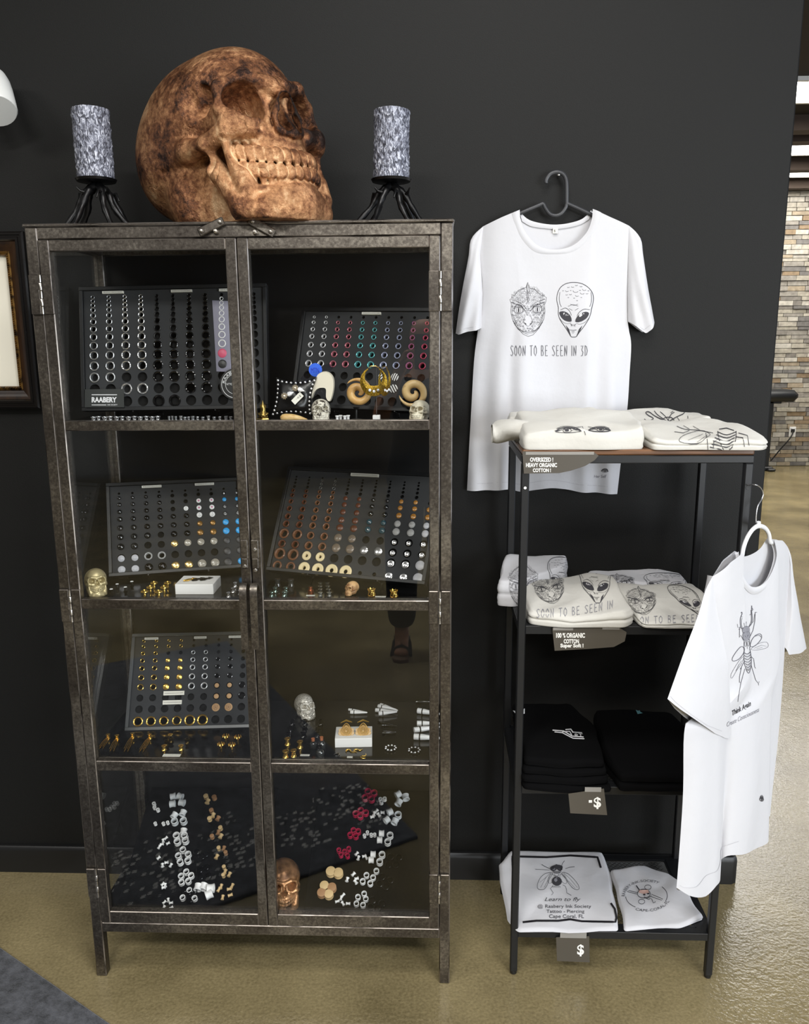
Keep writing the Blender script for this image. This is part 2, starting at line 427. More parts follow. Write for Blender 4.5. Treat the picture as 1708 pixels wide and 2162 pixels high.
# ---------------------------------------------------------------- framed picture at the left edge
t = thing('picture_frame', 'dark wooden picture frame with gold inner beading hung beside the cabinet', 'picture frame', (0, 0, 0))
fx1, fz0, fz1 = -1.034, 1.384, 1.827; fx0 = fx1-.62
M_FRW = mat('mahogany_frame', '#1c100b', .42, col2='#34200f', nscale=9, stretch=(4, 4, 1))
M_GOLD_OLD = mat('aged_gilding', '#7d5b2b', .35, .8, col2='#2a1c0e', nscale=60, lo=.45, hi=.62)
fp = [(0, 0), (0, -.030), (.004, -.034), (.010, -.034), (.012, -.030), (.018, -.027), (.036, -.021), (.044, -.017), (.046, -.016), (.046, 0)]
def mould(pr, ix, mats, nm):
    m = MB(); cs = [(fx0, fz0, 1, 1), (fx1, fz0, -1, 1), (fx1, fz1, -1, -1), (fx0, fz1, 1, -1)]; vs = []
    for cx, cz, sx, sz in cs:
        for o_, y_ in pr: vs.append((cx+sx*(ix+o_), y_-.001, cz+sz*(ix+o_)))
    k = len(pr); fs = [(i*k+a_, ((i+1) % 4)*k+a_, ((i+1) % 4)*k+(a_+1) % k, i*k+(a_+1) % k) for i in range(4) for a_ in range(k)]
    m.add(vs, fs); return m.build(nm, mats, t, 25)
mould([(0, 0), (0, -.030), (.004, -.034), (.008, -.034), (.010, -.031), (.013, -.031), (.015, -.034), (.020, -.034), (.023, -.029), (.0235, 0)], 0, mat('black_frame_edge', '#0e0b0a', .3), 'outer_moulding')
mould([(.0235, 0), (.0235, -.027), (.028, -.026), (.038, -.020), (.044, -.017), (.046, -.016), (.046, 0)], 0, M_FRW, 'frame_moulding')
mould([(0, 0), (0, -.017), (.003, -.020), (.009, -.019), (.011, -.012), (.011, 0)], .046, M_GOLD_OLD, 'gold_beading')
bd = MB(); zz = fz0+.052
for i in range(62):
    zz = fz0+.052+i*(fz1-fz0-.104)/61
    bd.lathe([(0, -.0026), (.0022, -.0014), (.0026, 0), (.0022, .0014), (0, .0026)], 6, T3((fx1-.052, -.0205, zz)) @ RY(.6) @ SCL(1, 1, 1.3))
for i in range(60):
    xx = fx1-.055-i*.0072
    bd.lathe([(0, -.0026), (.0022, -.0014), (.0026, 0), (.0022, .0014), (0, .0026)], 6, T3((xx, -.0205, fz0+.052)) @ RY(.6) @ SCL(1, 1, 1.3))
bd.build('bead_row', M_GOLD_OLD, t)
MB().box(fx0+.05, fx1-.05, -.008, -.004, fz0+.05, fz1-.05).build('mat_board', mat('cream_mat', '#e9e4d4', .7), t)
# ---------------------------------------------------------------- emergency light head at the upper left
t = thing('emergency_light', 'white plastic emergency light head on the dark wall', 'emergency light', (0, 0, 0))
M_WPL = mat('white_plastic', '#dfe0dd', .35)
hd = T3(P(-14, 196, y=-.085)) @ RZ(math.radians(8)) @ RX(math.radians(-34)) @ RY(math.radians(-14))
m = MB(); m.lathe([(0, .058), (.022, .056), (.036, .046), (.041, .028), (.044, 0), (.046, -.055), (.043, -.060)], 28, hd); m.build('lamp_head', M_WPL, t)
m = MB(); m.lathe([(.0435, -.0595), (.036, -.052), (.018, -.046), (0, -.046)], 28, hd); m.build('reflector', mat('lamp_reflector', '#cfcfd4', .18, .6), t)
m = MB(); m.lathe([(0, -.0575), (.042, -.0575), (.042, -.0585), (0, -.0585)], 28, hd); m.build('lens', glass_mat('lamp_lens', (.95, .95, .97)), t)
c = P(0, 168, y=-.03)
MB().box(c.x-.36, c.x-.06, -.07, 0, c.z-.07, c.z+.07, .018).tube([(c.x-.10, -.05, c.z), (c.x-.03, -.06, c.z), (c.x, -.08, c.z+.01)], .012, 10).build('housing', M_WPL, t)
# ---------------------------------------------------------------- display cabinet
def steel_mat():
    m = bpy.data.materials.new('worn_blackened_steel'); m.use_nodes = True
    nt = m.node_tree; N = nt.nodes; L = nt.links; b = N['Principled BSDF']; tc = N.new('ShaderNodeTexCoord')
    def noise(s, d, r, sc=None):
        n = N.new('ShaderNodeTexNoise'); n.inputs['Scale'].default_value = s; n.inputs['Detail'].default_value = d; n.inputs['Roughness'].default_value = r
        v = tc.outputs['Object']
        if sc:
            mp = N.new('ShaderNodeMapping'); mp.inputs['Scale'].default_value = sc; L.new(v, mp.inputs[0]); v = mp.outputs[0]
        L.new(v, n.inputs['Vector']); return n.outputs[0]
    a = N.new('ShaderNodeMath'); a.operation = 'MULTIPLY_ADD'; a.inputs[1].default_value = .62
    L.new(noise(150, 6, .75), a.inputs[0]); 
    c = N.new('ShaderNodeMath'); c.operation = 'MULTIPLY'; c.inputs[1].default_value = .55; L.new(noise(7., 3, .5), c.inputs[0]); L.new(c.outputs[0], a.inputs[2])
    r = N.new('ShaderNodeValToRGB'); e = r.color_ramp.elements
    e[0].position = .38; e[0].color = srgb('#3f3935'); e[1].position = .80; e[1].color = srgb('#aaa397')
    x = e.new(.58); x.color = srgb('#6a645d')
    L.new(a.outputs[0], r.inputs[0]); L.new(r.outputs[0], b.inputs['Base Color'])
    b.inputs['Metallic'].default_value = .95; b.inputs['Roughness'].default_value = .38
    bp = N.new('ShaderNodeBump'); bp.inputs['Distance'].default_value = .001; bp.inputs['Strength'].default_value = .35
    L.new(noise(60, 5, .6), bp.inputs['Height']); L.new(bp.outputs[0], b.inputs['Normal'])
    return m
M_STEEL = steel_mat()
M_EDGE = mat('worn_steel_edge', '#a09890', .40, .95, col2='#4a443f', nscale=14, lo=.45, hi=.65)
STL = [M_STEEL, M_EDGE]
M_BRIGHT = mat('bare_steel', '#b9b4ac', .28, .95)
M_LACQ = mat('black_gloss_shelf', '#0d0d0e', .13, spec=.5)
M_BACK = mat('black_back_panel', '#0c0c0e', .35)
M_GLASS = glass_mat('cabinet_glass', (.985, .99, .985), 1.5)
CX0, CX1, CYF, CYB, CZT = -.8438, .0379, -.4136, -.05, 1.7845
PW = .0255
cab = thing('display_cabinet', 'tall worn steel and glass display cabinet against the dark wall', 'cabinet', ((CX0+CX1)/2, (CYF+CYB)/2, 0))
cab_inv = Matrix.Translation((-(CX0+CX1)/2, -(CYF+CYB)/2, 0))
def cpart(mb, name, m, parent=None, sm=35):
    """part of the cabinet built in room coordinates"""
    mb.v = [tuple(cab_inv @ Vector(p)) for p in mb.v]
    return mb.build(name, m, parent or cab, sm)
for x in (CX0, CX1-PW):
    for y in (CYF, CYB-PW):
        cpart(MB().box(x, x+PW, y, y+PW, 0, CZT, .0022, em=1), 'post', STL)
xa, xb = CX0+PW, CX1-PW
for y in (CYF, CYB-PW):
    cpart(MB().box(xa, xb, y, y+PW, 1.7605, CZT, .0018, em=1), 'rail', STL)
    cpart(MB().box(xa, xb, y, y+PW, .127, .1535, .0018, em=1), 'rail', STL)
for x in (CX0, CX1-PW):
    cpart(MB().box(x, x+PW, CYF+PW, CYB-PW, 1.7605, CZT, .0018, em=1), 'rail', STL)
    cpart(MB().box(x, x+PW, CYF+PW, CYB-PW, .127, .1535, .0018, em=1), 'rail', STL)
cpart(MB().box(CX0-.003, CX1+.002, CYF-.004, CYB+.002, CZT, CZT+.0065, .0022, em=1), 'lid', STL)
cpart(MB().box(CX0+.004, CX1-.004, CYF+.01, CYB-.006, .146, .158), 'base_panel', M_BACK)
cpart(MB().box(xa, xb, CYB-.010, CYB-.004, .155, 1.762), 'back_panel', M_BACK)
for x in (CX0+.010, CX1-.015):
    cpart(MB().box(x, x+.004, CYF+PW, CYB-PW, .153, 1.761), 'side_pane', M_GLASS)
SH = (1.379, .979, .5825)
for z in SH:
    sh = cpart(MB().box(CX0+.016, CX1-.016, CYF+.032, CYB-.011, z-.008, z, .001), 'shelf', M_LACQ)
    cpart(MB().box(xa, xb, CYF+.0262, CYF+.0318, z-.016, z+.0005, .0012, em=1), 'shelf_lip', STL, sh)
# doors
DZ0, DZ1, BARS = .1560, 1.7588, ((1.3655, 1.3868), (.9635, .9865), (.5645, .5895))
DY0, DY1 = CYF-.0035, CYF+.016
XM = -.4046
for sd, (x0, x1) in (('left', (xa+.0012, XM-.001)), ('right', (XM+.001, xb-.0012))):
    st = .0225
    m = MB()
    m.box(x0, x0+st, DY0, DY1, DZ0, DZ1, .0018, em=1); m.box(x1-st, x1, DY0, DY1, DZ0, DZ1, .0018, em=1)
    m.box(x0+st, x1-st, DY0+.0006, DY1, DZ1-.0225, DZ1, .0015, em=1); m.box(x0+st, x1-st, DY0+.0006, DY1, DZ0, .1875, .0015, em=1)
    for a, b_ in BARS: m.box(x0+st, x1-st, DY0+.0006, DY1, a, b_, .0015, em=1)
    dr = cpart(m, 'door', STL)
    dr['label'] = f'{sd} steel framed glass door'
    lv = [.1875]+[q for ab in sorted(BARS) for q in ab]+[DZ1-.0225]
    for i in range(0, 8, 2):
        cpart(MB().box(x0+st-.002, x1-st+.002, DY1-.007, DY1-.0035, lv[i]-.002, lv[i+1]+.002), 'pane', M_GLASS, dr)
    hx = x0-.0006 if sd == 'left' else x1+.0006
    for za, zb in ((1.610, 1.690), (.934, 1.010), (.229, .306)):
        m = MB()
        m.box(hx-.024, hx-.0035, DY0-.0035, DY0+.002, za, zb, .0012, em=1); m.box(hx+.0035, hx+.024, DY0-.0035, DY0+.002, za, zb, .0012, em=1)
        h = cpart(m, 'hinge', STL, dr)
        m = MB(); n = 5
        for k in range(n):
            q0 = za+(zb-za)*k/n
            m.lathe([(.0034 if k % 2 else .0030, .0006), (.0036 if k % 2 else .0030, .0012), (.0036 if k % 2 else .0030, (zb-za)/n-.0012), (.0032, (zb-za)/n-.0006)], 12, T3((hx, DY0-.0030, q0)))
        cpart(m, 'hinge_knuckle', M_BRIGHT, dr)
    # strap handle bent out from the stile
    cxh = x1-.0130 if sd == 'left' else x0+.0085
    y1 = DY0
    pth = [(cxh, y1+.001, 1.010), (cxh, y1-.010, 1.0255), (cxh, y1-.020, 1.0300), (cxh, y1-.029, 1.0255), (cxh, y1-.034, 1.012), (cxh, y1-.035, .985), (cxh, y1-.035, .93), (cxh, y1-.034, .884)]
    m = MB(); vs = []; pc = catmull(pth, 4)
    for i, p in enumerate(pc):
        d = (pc[min(i+1, len(pc)-1)]-pc[max(i-1, 0)]).normalized(); nrm = Vector((0, -d.z, d.y))
        for sx, sn in ((-1, -1), (1, -1), (1, 1), (-1, 1)): vs.append(p+Vector((sx*.0078, 0, 0))+nrm*(sn*.0022))
    fs = [(i*4+j, i*4+(j+1) % 4, (i+1)*4+(j+1) % 4, (i+1)*4+j) for i in range(len(pc)-1) for j in range(4)]+[(3, 2, 1, 0), tuple(len(pc)*4-4+j for j in range(4))]
    m.add(vs, fs); cpart(m, 'handle', M_STEEL, dr, 30)
    # keep plate above the handle
    m = MB(); m.box(cxh-.0085, cxh+.0085, y1-.003, y1+.001, 1.082, 1.125, .003); m.box(cxh-.0075, cxh+.0075, y1-.0045, y1, 1.060, 1.084, .002)
    kp = cpart(m, 'keep_plate', M_STEEL, dr)
    m = MB()
    for bz in ((1.104, 1.057) if sd == 'right' else (1.066,)):
        cpart(MB().lathe([(.0045, 0), (.0045, .002), (.003, .0038), (0, .0044)], 12, T3((cxh, y1-.003, bz)) @ RX(math.radians(90))), 'bolt', M_BRIGHT, dr)
# swivel latches on the top rail
for sd, a, b_, c in (('left', (-.4735, 1.7720), (-.4345, 1.7890), (-.4455, 1.7715)), ('right', (-.3690, 1.7895), (-.3320, 1.7690), (-.3650, 1.7690))):
    a, b_ = Vector((a[0], 0, a[1])), Vector((b_[0], 0, b_[1])); u = (b_-a).normalized(); w = Vector((-u.z, 0, u.x)); o = (a+b_)/2
    L2 = (b_-a).length/2+.0075; M = frame(Vector((o.x, CYF-.0065, o.z)), u, Vector((0, 1, 0)), w)
    lt = cpart(MB().box(-L2, L2, -.0018, .0018, -.0085, .0085, .0017, M=M), 'latch', STL)
    for q in (a, b_):
        cpart(MB().lathe([(.0044, 0), (.0044, .002), (.0030, .0045), (0, .0053)], 14, T3((q.x, CYF-.0078, q.z)) @ RX(math.radians(90))), 'rivet', M_BRIGHT, lt)
    cpart(MB().lathe([(.0052, 0), (.0052, .004), (.004, .0078), (0, .009)], 14, T3((c[0], CYF-.0002, c[1])) @ RX(math.radians(90))), 'rivet', M_BRIGHT, lt)
# ---------------------------------------------------------------- shelf rack
KX0, KX1, KYF, KYR = .1891, .6866, -.3819, -.0651
KS = .0178
M_RACK = mat('black_powder_coat', '#141517', .45, bump=.08, bscale=500, bdist=.0004)
M_WOOD = mat('brown_wood_board', '#5e4029', .42, col2='#7d5638', nscale=14, stretch=(.6, 6, 6), lo=.35, hi=.68, coat=.15)
rack = thing('shelf_rack', 'black metal shelf rack with a brown wooden top beside the cabinet', 'rack', ((KX0+KX1)/2, (KYF+KYR)/2, 0))
rinv = Matrix.Translation((-(KX0+KX1)/2, -(KYF+KYR)/2, 0))
def rpart(mb, name, m, parent=None, sm=35):
    mb.v = [tuple(rinv @ Vector(p)) for p in mb.v]
    return mb.build(name, m, parent or rack, sm)
KT = 1.3055
LEV = (.9165, .5185, .1275)
for ix, x in enumerate((KX0, KX1-KS)):
    for y in (KYF, KYR-KS):
        p = MB().box(x, x+KS, y, y+KS, .010, KT-.0175, .0022)
        po = rpart(p, 'post', M_RACK)
        rpart(MB().lathe([(0, 0), (.006, .0), (.0086, .003), (.0092, .012)], 14, T3((x+KS/2, y+KS/2, 0))), 'foot_cap', M_BLK, po)
        if y == KYF:   # peg hole near the top
            rpart(MB().lathe([(.0032, 0), (.0047, 0), (.0050, .0008), (.0047, .0014), (.0032, .0014)], 14, T3((x+KS/2, y-.0006, 1.2345)) @ RX(math.radians(-90)), close=True), 'hole_rim', M_BLK, po)
            rpart(MB().lathe([(0, 0), (.0032, 0), (.0032, .0006), (0, .0006)], 14, T3((x+KS/2, y-.0006, 1.2345)) @ RX(math.radians(-90))), 'peg_hole', M_WHITE if ix == 0 else M_BLK, po)
for y in (KYF, KYR-KS): rpart(MB().box(KX0, KX1, y, y+KS, KT-.0175, KT, .0018), 'rail', M_RACK)
for x in (KX0, KX1-KS): rpart(MB().box(x, x+KS, KYF+KS, KYR-KS, KT-.0175, KT, .0018), 'rail', M_RACK)
rpart(MB().box(KX0+.001, KX1-.0005, KYF, KYR, KT+.0004, KT+.0125, .0028), 'wooden_top', M_WOOD)
# pressed shelves with an expanded metal field
cell = MB()
def mesh_field(x0, x1, y0, y1, z):
    m = MB(); px_, py_ = .0135, .0066; nx, ny = int((x1-x0)/px_), int((y1-y0)/py_)
    w = .0011
    for j in range(ny):
        for i in range(nx):
            xa_, ya_ = x0+(i+.5*(j % 2))*px_, y0+j*py_
            for sx in (-1, 1):
                a = Vector((xa_, ya_, z)); b = Vector((xa_+sx*px_/2, ya_+py_, z))
                if not (x0 <= b.x <= x1): continue
                d = (b-a).normalized(); n = Vector((-d.y, d.x, 0))*w/2
                m.add([a-n, a+n, b+n, b-n], [(0, 1, 2, 3)])
    return m
for li, z in enumerate(LEV):
    x0, x1, y0, y1 = KX0+KS, KX1-KS, KYF+.0015, KYR-.0015
    m = MB()
    m.box(x0, x1, y0, y0+.003, z-.0195, z, .0008); m.box(x0, x1, y1-.003, y1, z-.0195, z, .0008)
    m.box(KX0+.0015, KX0+.0045, KYF+KS, KYR-KS, z-.0195, z, .0008); m.box(KX1-.0045, KX1-.0015, KYF+KS, KYR-KS, z-.0195, z, .0008)
    bd = .030
    m.box(x0, x1, y0+.003, y0+bd, z-.0025, z); m.box(x0, x1, y1-bd, y1-.003, z-.0025, z)
    m.box(KX0+.0045, x0+bd, KYF+KS, KYR-KS, z-.0025, z-.0001); m.box(x1-bd, KX1-.0045, KYF+KS, KYR-KS, z-.0025, z-.0001)
    sh = rpart(m, 'shelf', M_RACK)
    m = MB(); e = .008
    m.box(x0+bd-e, x1-bd+e, y0+bd-e, y0+bd-e+.002, z, z+.0008); m.box(x0+bd-e, x1-bd+e, y1-bd+e-.002, y1-bd+e, z, z+.0008)
    m.box(x1-bd+e-.002, x1-bd+e, y0+bd-e, y1-bd+e, z, z+.0008); m.box(x0+bd-e, x0+bd-e+.002, y0+bd-e, y1-bd+e, z, z+.0008)
    rpart(m, 'pressed_bead', M_RACK, sh)
    mf = rpart(mesh_field(x0+bd, x1-bd, y0+bd, y1-bd, z-.0012), 'metal_mesh', M_RACK, sh, 0); mf['kind'] = 'stuff'
# ---------------------------------------------------------------- skulls
def skull_field(h):
    import openvdb
    xs = np.arange(-.68, .62, h); ys = np.arange(0, .46, h); zs = np.arange(-.24, 1.06, h)
    X, Y, Z = np.meshgrid(xs, ys, zs, indexing='ij')
    X = X.astype(np.float32); Y = Y.astype(np.float32); Z = Z.astype(np.float32)
    def ell(c, r, rz=0., ry=0.):
        x, y, z = X-c[0], Y-c[1], Z-c[2]
        if rz:
            a, b = math.cos(rz), math.sin(rz); x, y = a*x+b*y, -b*x+a*y
        if ry:
            a, b = math.cos(ry), math.sin(ry); x, z = a*x+b*z, -b*x+a*z
        k0 = np.sqrt((x/r[0])**2+(y/r[1])**2+(z/r[2])**2)
        k1 = np.sqrt((x/r[0]**2)**2+(y/r[1]**2)**2+(z/r[2]**2)**2)+1e-6
        return k0*(k0-1)/k1
    def cap(a, b, r0, r1=None):
        r1 = r0 if r1 is None else r1
        ax, ay, az = a; dx, dy, dz = b[0]-ax, b[1]-ay, b[2]-az
        t = np.clip(((X-ax)*dx+(Y-ay)*dy+(Z-az)*dz)/(dx*dx+dy*dy+dz*dz), 0, 1)
        return np.sqrt((X-ax-t*dx)**2+(Y-ay-t*dy)**2+(Z-az-t*dz)**2)-(r0+(r1-r0)*t)
    def uni(a, b, k):
        hh = np.clip(.5+.5*(b-a)/k, 0, 1); return b*(1-hh)+a*hh-k*hh*(1-hh)
    def sub(a, b, k): return -uni(-a, b, k)
    # cranium
    d = ell((-.125, 0, .615), (.520, .405, .400))
    d = uni(d, ell((.165, 0, .600), (.290, .300, .320)), .10)
    d = uni(d, ell((-.30, .12, .50), (.32, .26, .30)), .12)
    d = uni(d, ell((-.10, 0, .16), (.40, .30, .36)), .10)           # closed base and neck
    d = uni(d, ell((-.16, .285, .22), (.135, .085, .17)), .05)      # mastoid bulge
    # face block
    d = uni(d, ell((.310, 0, .270), (.180, .185, .24)), .06)
    d = uni(d, ell((.280, .16, .44), (.16, .16, .15)), .05)
    # temporal hollow behind the orbit
    d = sub(d, ell((.205, .400, .575), (.100, .095, .110), 0, .35), .03)
    d = sub(d, ell((.262, .330, .585), (.042, .095, .078), 0, .45), .018)
    d = sub(d, ell((.225, .335, .535), (.060, .075, .045), 0, .2), .02)
    # brow and orbit rim
    d = uni(d, cap((.468, .040, .580), (.432, .175, .612), .042, .040), .030)
    d = uni(d, cap((.432, .175, .612), (.355, .290, .570), .040, .036), .025)
    d = uni(d, cap((.360, .290, .575), (.345, .305, .46), .034, .032), .018)
    d = uni(d, cap((.345, .305, .46), (.365, .275, .375), .034, .058), .02)
    d = uni(d, cap((.370, .270, .370), (.420, .165, .345), .060, .048), .04)
    # zygomatic arch towards the ear
    d = uni(d, cap((.345, .300, .345), (.200, .335, .335), .052, .046), .02)
    d = uni(d, cap((.200, .335, .335), (.030, .335, .395), .046, .052), .03)
    d = uni(d, cap((.030, .335, .395), (-.14, .315, .42), .052, .040), .05)
    # nasal bones and rim of the nose
    d = uni(d, cap((.450, 0, .575), (.520, 0, .490), .046, .027), .03)
    d = uni(d, cap((.516, .022, .492), (.490, .072, .385), .020, .022), .016)
    d = uni(d, cap((.490, .072, .385), (.490, .062, .310), .022, .024), .016)
    d = uni(d, cap((.490, .062, .310), (.515, .0, .285), .024, .028), .02)
    # mandible
    d = uni(d, cap((.390, 0, -.080), (.360, .15, -.075), .098, .088), .05)
    d = uni(d, cap((.360, .15, -.075), (.270, .245, -.035), .088, .075), .04)
    d = uni(d, cap((.285, .255, -.03), (.165, .320, .28), .072, .050), .03)
    d = uni(d, cap((.335, .250, .03), (.320, .300, .29), .060, .024), .02)
    d = uni(d, cap((.320, .305, .29), (.306, .292, .13), .020, .018), .008)  # raised front edge of the ramus
    d = uni(d, cap((.306, .292, .13), (.345, .262, .045), .018, .020), .010)
    d = uni(d, cap((.345, .262, .045), (.41, .20, .01), .020, .016), .015)
    d = uni(d, ell((.415, .0, -.100), (.080, .130, .080)), .03)
    d = uni(d, ell((.25, 0, -.02), (.26, .22, .15)), .05)
    # alveolar blocks
    d = uni(d, ell((.300, 0, .190), (.178, .190, .135)), .02)
    d = uni(d, ell((.290, 0, .030), (.178, .190, .125)), .02)
    # hollows
    d = sub(d, ell((.375, .186, .492), (.205, .112, .088), .28, 0), .014)   # orbit
    d = sub(d, ell((.400, .168, .450), (.15, .090, .078), .28, 0), .014)
    d = sub(d, ell((.465, .034, .350), (.185, .044, .062)), .006)             # nose
    d = sub(d, ell((.465, .010, .425), (.185, .042, .085)), .006)
    d = sub(d, ell((.475, .150, .325), (.030, .030, .024), .5), .015)       # pit under the orbit
    d = sub(d, ell((.370, .250, .215), (.052, .105, .085), -.3, .3), .020)  # under the cheek bone
    d = sub(d, ell((.110, .350, .255), (.090, .105, .056), 0, .5), .025)     # ear opening
    d = sub(d, ell((.085, .335, .225), (.045, .11, .048)), .02)
    d = sub(d, ell((.215, .375, .235), (.030, .06, .06), 0, -.4), .025)
    d = sub(d, cap((-.02, .36, .30), (-.03, .36, .10), .012, .012), .03)    # groove by the mastoid
    d = sub(d, cap((-.02, .37, .305), (-.20, .38, .385), .010, .006), .025)
    d = sub(d, cap((.185, .345, .12), (.235, .33, -.14), .016, .014), .02)  # edge of the jaw
    # teeth: two arches of eight per half
    arch = lambda y: .508-2.7*y*y
    ty = .0
    for k in range(8):
        w = (.0250, .0215, .0225, .0215, .0210, .0235, .0225, .0200)[k]
        sl = math.atan(5.4*ty); ty += w*math.cos(sl); sl = math.atan(5.4*ty)
        c = arch(ty); up = .112+.48*(.508-c)
        d = uni(d, ell((c-.003, ty, up+.043), (.032, w*.93, .050), -sl, .22), .002)
        d = uni(d, ell((c-.005, ty, up-.042), (.032, w*.93, .046), -sl, .22), .002)
        d = uni(d, cap((c-.028, ty*.98, up+.075), (c-.045, ty*.94, up+.13), .021, .010), .012)
        d = uni(d, cap((c-.028, ty*.98, up-.072), (c-.042, ty*.94, up-.12), .020, .010), .012)
        ty += w*math.cos(sl)
    d = np.maximum(d, -(.342*X+.940*Z))
    full = np.concatenate([d[:, :0:-1, :], d], axis=1)
    g = openvdb.FloatGrid(); g.background = 1.0
    g.copyFromArray(full.astype(np.float32)); 
    pts, quads = g.convertToQuads(0.0)
    pts = np.asarray(pts, float)
    pts = np.stack([xs[0]+pts[:, 0]*h, (pts[:, 1]-(len(ys)-1))*h, zs[0]+pts[:, 2]*h], 1)
    return pts, np.asarray(quads)[:, ::-1]
def skull_mesh(name, h, m, smooth_it=0):
    pts, q = skull_field(h)
    me = bpy.data.meshes.new(name); me.from_pydata(pts.tolist(), [], q.tolist())
    me.materials.append(m); me.shade_smooth(); me.update()
    return me
def bronze_mat():
    m = bpy.data.materials.new('antiqued_bronze'); m.use_nodes = True
    nt = m.node_tree; N = nt.nodes; L = nt.links; b = N['Principled BSDF']
    tc = N.new('ShaderNodeTexCoord')
    def noise(s, d=6., r=.6, v=None):
        n = N.new('ShaderNodeTexNoise'); n.inputs['Scale'].default_value = s; n.inputs['Detail'].default_value = d; n.inputs['Roughness'].default_value = r
        L.new(v or tc.outputs['Object'], n.inputs['Vector']); return n.outputs[0]
    def math_(op, a, b_, c=None):
        n = N.new('ShaderNodeMath'); n.operation = op
        for i, x in enumerate((a, b_, c)):
            if x is None: continue
            if isinstance(x, (int, float)): n.inputs[i].default_value = x
            else: L.new(x, n.inputs[i])
        return n.outputs[0]
    geo = N.new('ShaderNodeNewGeometry')
    pt = math_('MULTIPLY_ADD', geo.outputs['Pointiness'], 6.0, -3.0)
    big = math_('MULTIPLY_ADD', noise(2.4, 4.), 1.9, -.95)
    mid = math_('MULTIPLY_ADD', noise(30., 6., .7), 1.1, -.55)
    fac = math_('ADD', math_('ADD', pt, big), math_('ADD', mid, .60))
    r = N.new('ShaderNodeValToRGB'); e = r.color_ramp.elements
    e[0].position = 0.; e[0].color = srgb('#17100b'); e[1].position = 1.; e[1].color = srgb('#ecc79c')
    for p, c in ((.28, '#36221a'), (.50, '#835639'), (.74, '#c79469')):
        x = e.new(p); x.color = srgb(c)
    L.new(fac, r.inputs[0]); L.new(r.outputs[0], b.inputs['Base Color'])
    b.inputs['Metallic'].default_value = .6; b.inputs['Roughness'].default_value = .34
    vo = N.new('ShaderNodeTexVoronoi'); vo.feature = 'DISTANCE_TO_EDGE'; vo.inputs['Scale'].default_value = 5.
    wv = N.new('ShaderNodeMixRGB'); wv.inputs[0].default_value = .22; L.new(tc.outputs['Object'], wv.inputs[1])
    nz = N.new('ShaderNodeTexNoise'); nz.inputs['Scale'].default_value = 7.; L.new(tc.outputs['Object'], nz.inputs['Vector']); L.new(nz.outputs[1], wv.inputs[2])
    L.new(wv.outputs[0], vo.inputs['Vector'])
    mr = N.new('ShaderNodeMapRange'); mr.inputs['From Max'].default_value = .012; L.new(vo.outputs[0], mr.inputs['Value'])
    gate = math_('GREATER_THAN', noise(4.), .56)
    crack = math_('SUBTRACT', 1.0, math_('MULTIPLY', math_('SUBTRACT', 1.0, mr.outputs[0]), gate))
    hgt = math_('ADD', math_('MULTIPLY', noise(26., 8., .7), 1.0), math_('MULTIPLY', crack, .35))
    bp = N.new('ShaderNodeBump'); bp.inputs['Strength'].default_value = .5; bp.inputs['Distance'].default_value = .022
    L.new(hgt, bp.inputs['Height']); L.new(bp.outputs[0], b.inputs['Normal'])
    return m
BRONZE = bronze_mat()

# ---------------------------------------------------------------- jewellery trays
M_TRAY = mat('black_tray_leatherette', '#1a1b1d', .42, bump=.25, bscale=700, bdist=.0004)
M_FOAM = mat('charcoal_foam', '#333436', .95, bump=.2, bscale=900, bdist=.0004)
M_PIT = mat('shaded_foam_hole', '#050505', .95)  # shade inside the foam holes and eyelet bores, put into the colour
M_PAPER = mat('white_paper', '#e9e7dd', .7)
M_INK = mat('black_ink', '#1d1b1f', .6)
M_CHROME = mat('polished_steel', '#e4e4e6', .2, .85)
M_SATIN = mat('brushed_steel_plug', '#c4c6ca', .28, .85)
M_BLACKP = mat('black_glossy_plug', '#08080a', .12, coat=.4)
M_BLACKM = mat('black_matte_plug', '#0b0b0d', .42)
M_GOLD = mat('polished_gold', '#e8bf62', .22, .9)
M_PALEGOLD = mat('pale_gold_disc', '#d9b878', .22, .8)
M_SMOKE = mat('smoky_stone', '#8c857a', .2, col2='#c9c2b3', nscale=60, coat=.5)
M_CLEAR = mat('clear_glass_plug', '#15171a', .05, coat=1., spec=.9)
M_BLUE = mat('turquoise_blue_disc', '#2f9ee0', .3)
M_WHITEP = mat('white_acrylic', '#f2f2f2', .3)
M_SHELL = mat('white_shell', '#e8e8ee', .3, col2='#8f9096', nscale=220, lo=.35, hi=.6)
M_PINK = mat('pink_star_inlay', '#c25a8a', .4)
M_BROWNG = mat('brown_goldstone', '#6b4c22', .25, col2='#a57a3c', nscale=260, metal=.4)
M_GREYD = mat('dark_grey_disc', '#333335', .4)
M_ZEBRA = mat('white_black_setting', '#e8e8e8', .35, col2='#0b0b0b', nscale=520, lo=.47, hi=.52)
M_CHECK = mat('white_black_check', '#ececec', .35, col2='#0c0c0c', nscale=330, lo=.46, hi=.52)
M_ROSEW = mat('dark_rosewood', '#4a2415', .35, col2='#6d3a24', nscale=90, coat=.3)
M_BROWNW = mat('brown_wood_ring', '#5e3a26', .38, col2='#86583a', nscale=90, coat=.25)
M_PALEW = mat('pale_crocodile_wood', '#dcc593', .45, col2='#e9d9ae', nscale=70)
M_TAUPE = mat('taupe_horn', '#5d5147', .3, col2='#8a7b6a', nscale=70, coat=.3)
M_AMBER = mat('amber_stone', '#8a5a22', .2, col2='#c08a44', nscale=160, coat=.4)
M_TEALG = mat('dark_teal_glass', '#1d3d48', .08, coat=1., col2='#5f8a98', nscale=90, lo=.5, hi=.75)
M_TAN = mat('tan_wood', '#b98f62', .5, col2='#d1ab7e', nscale=120)
M_TEAL = mat('anodised_teal', '#7fd8dc', .3, .5); M_ROSE = mat('anodised_rose', '#e38a9a', .3, .5)
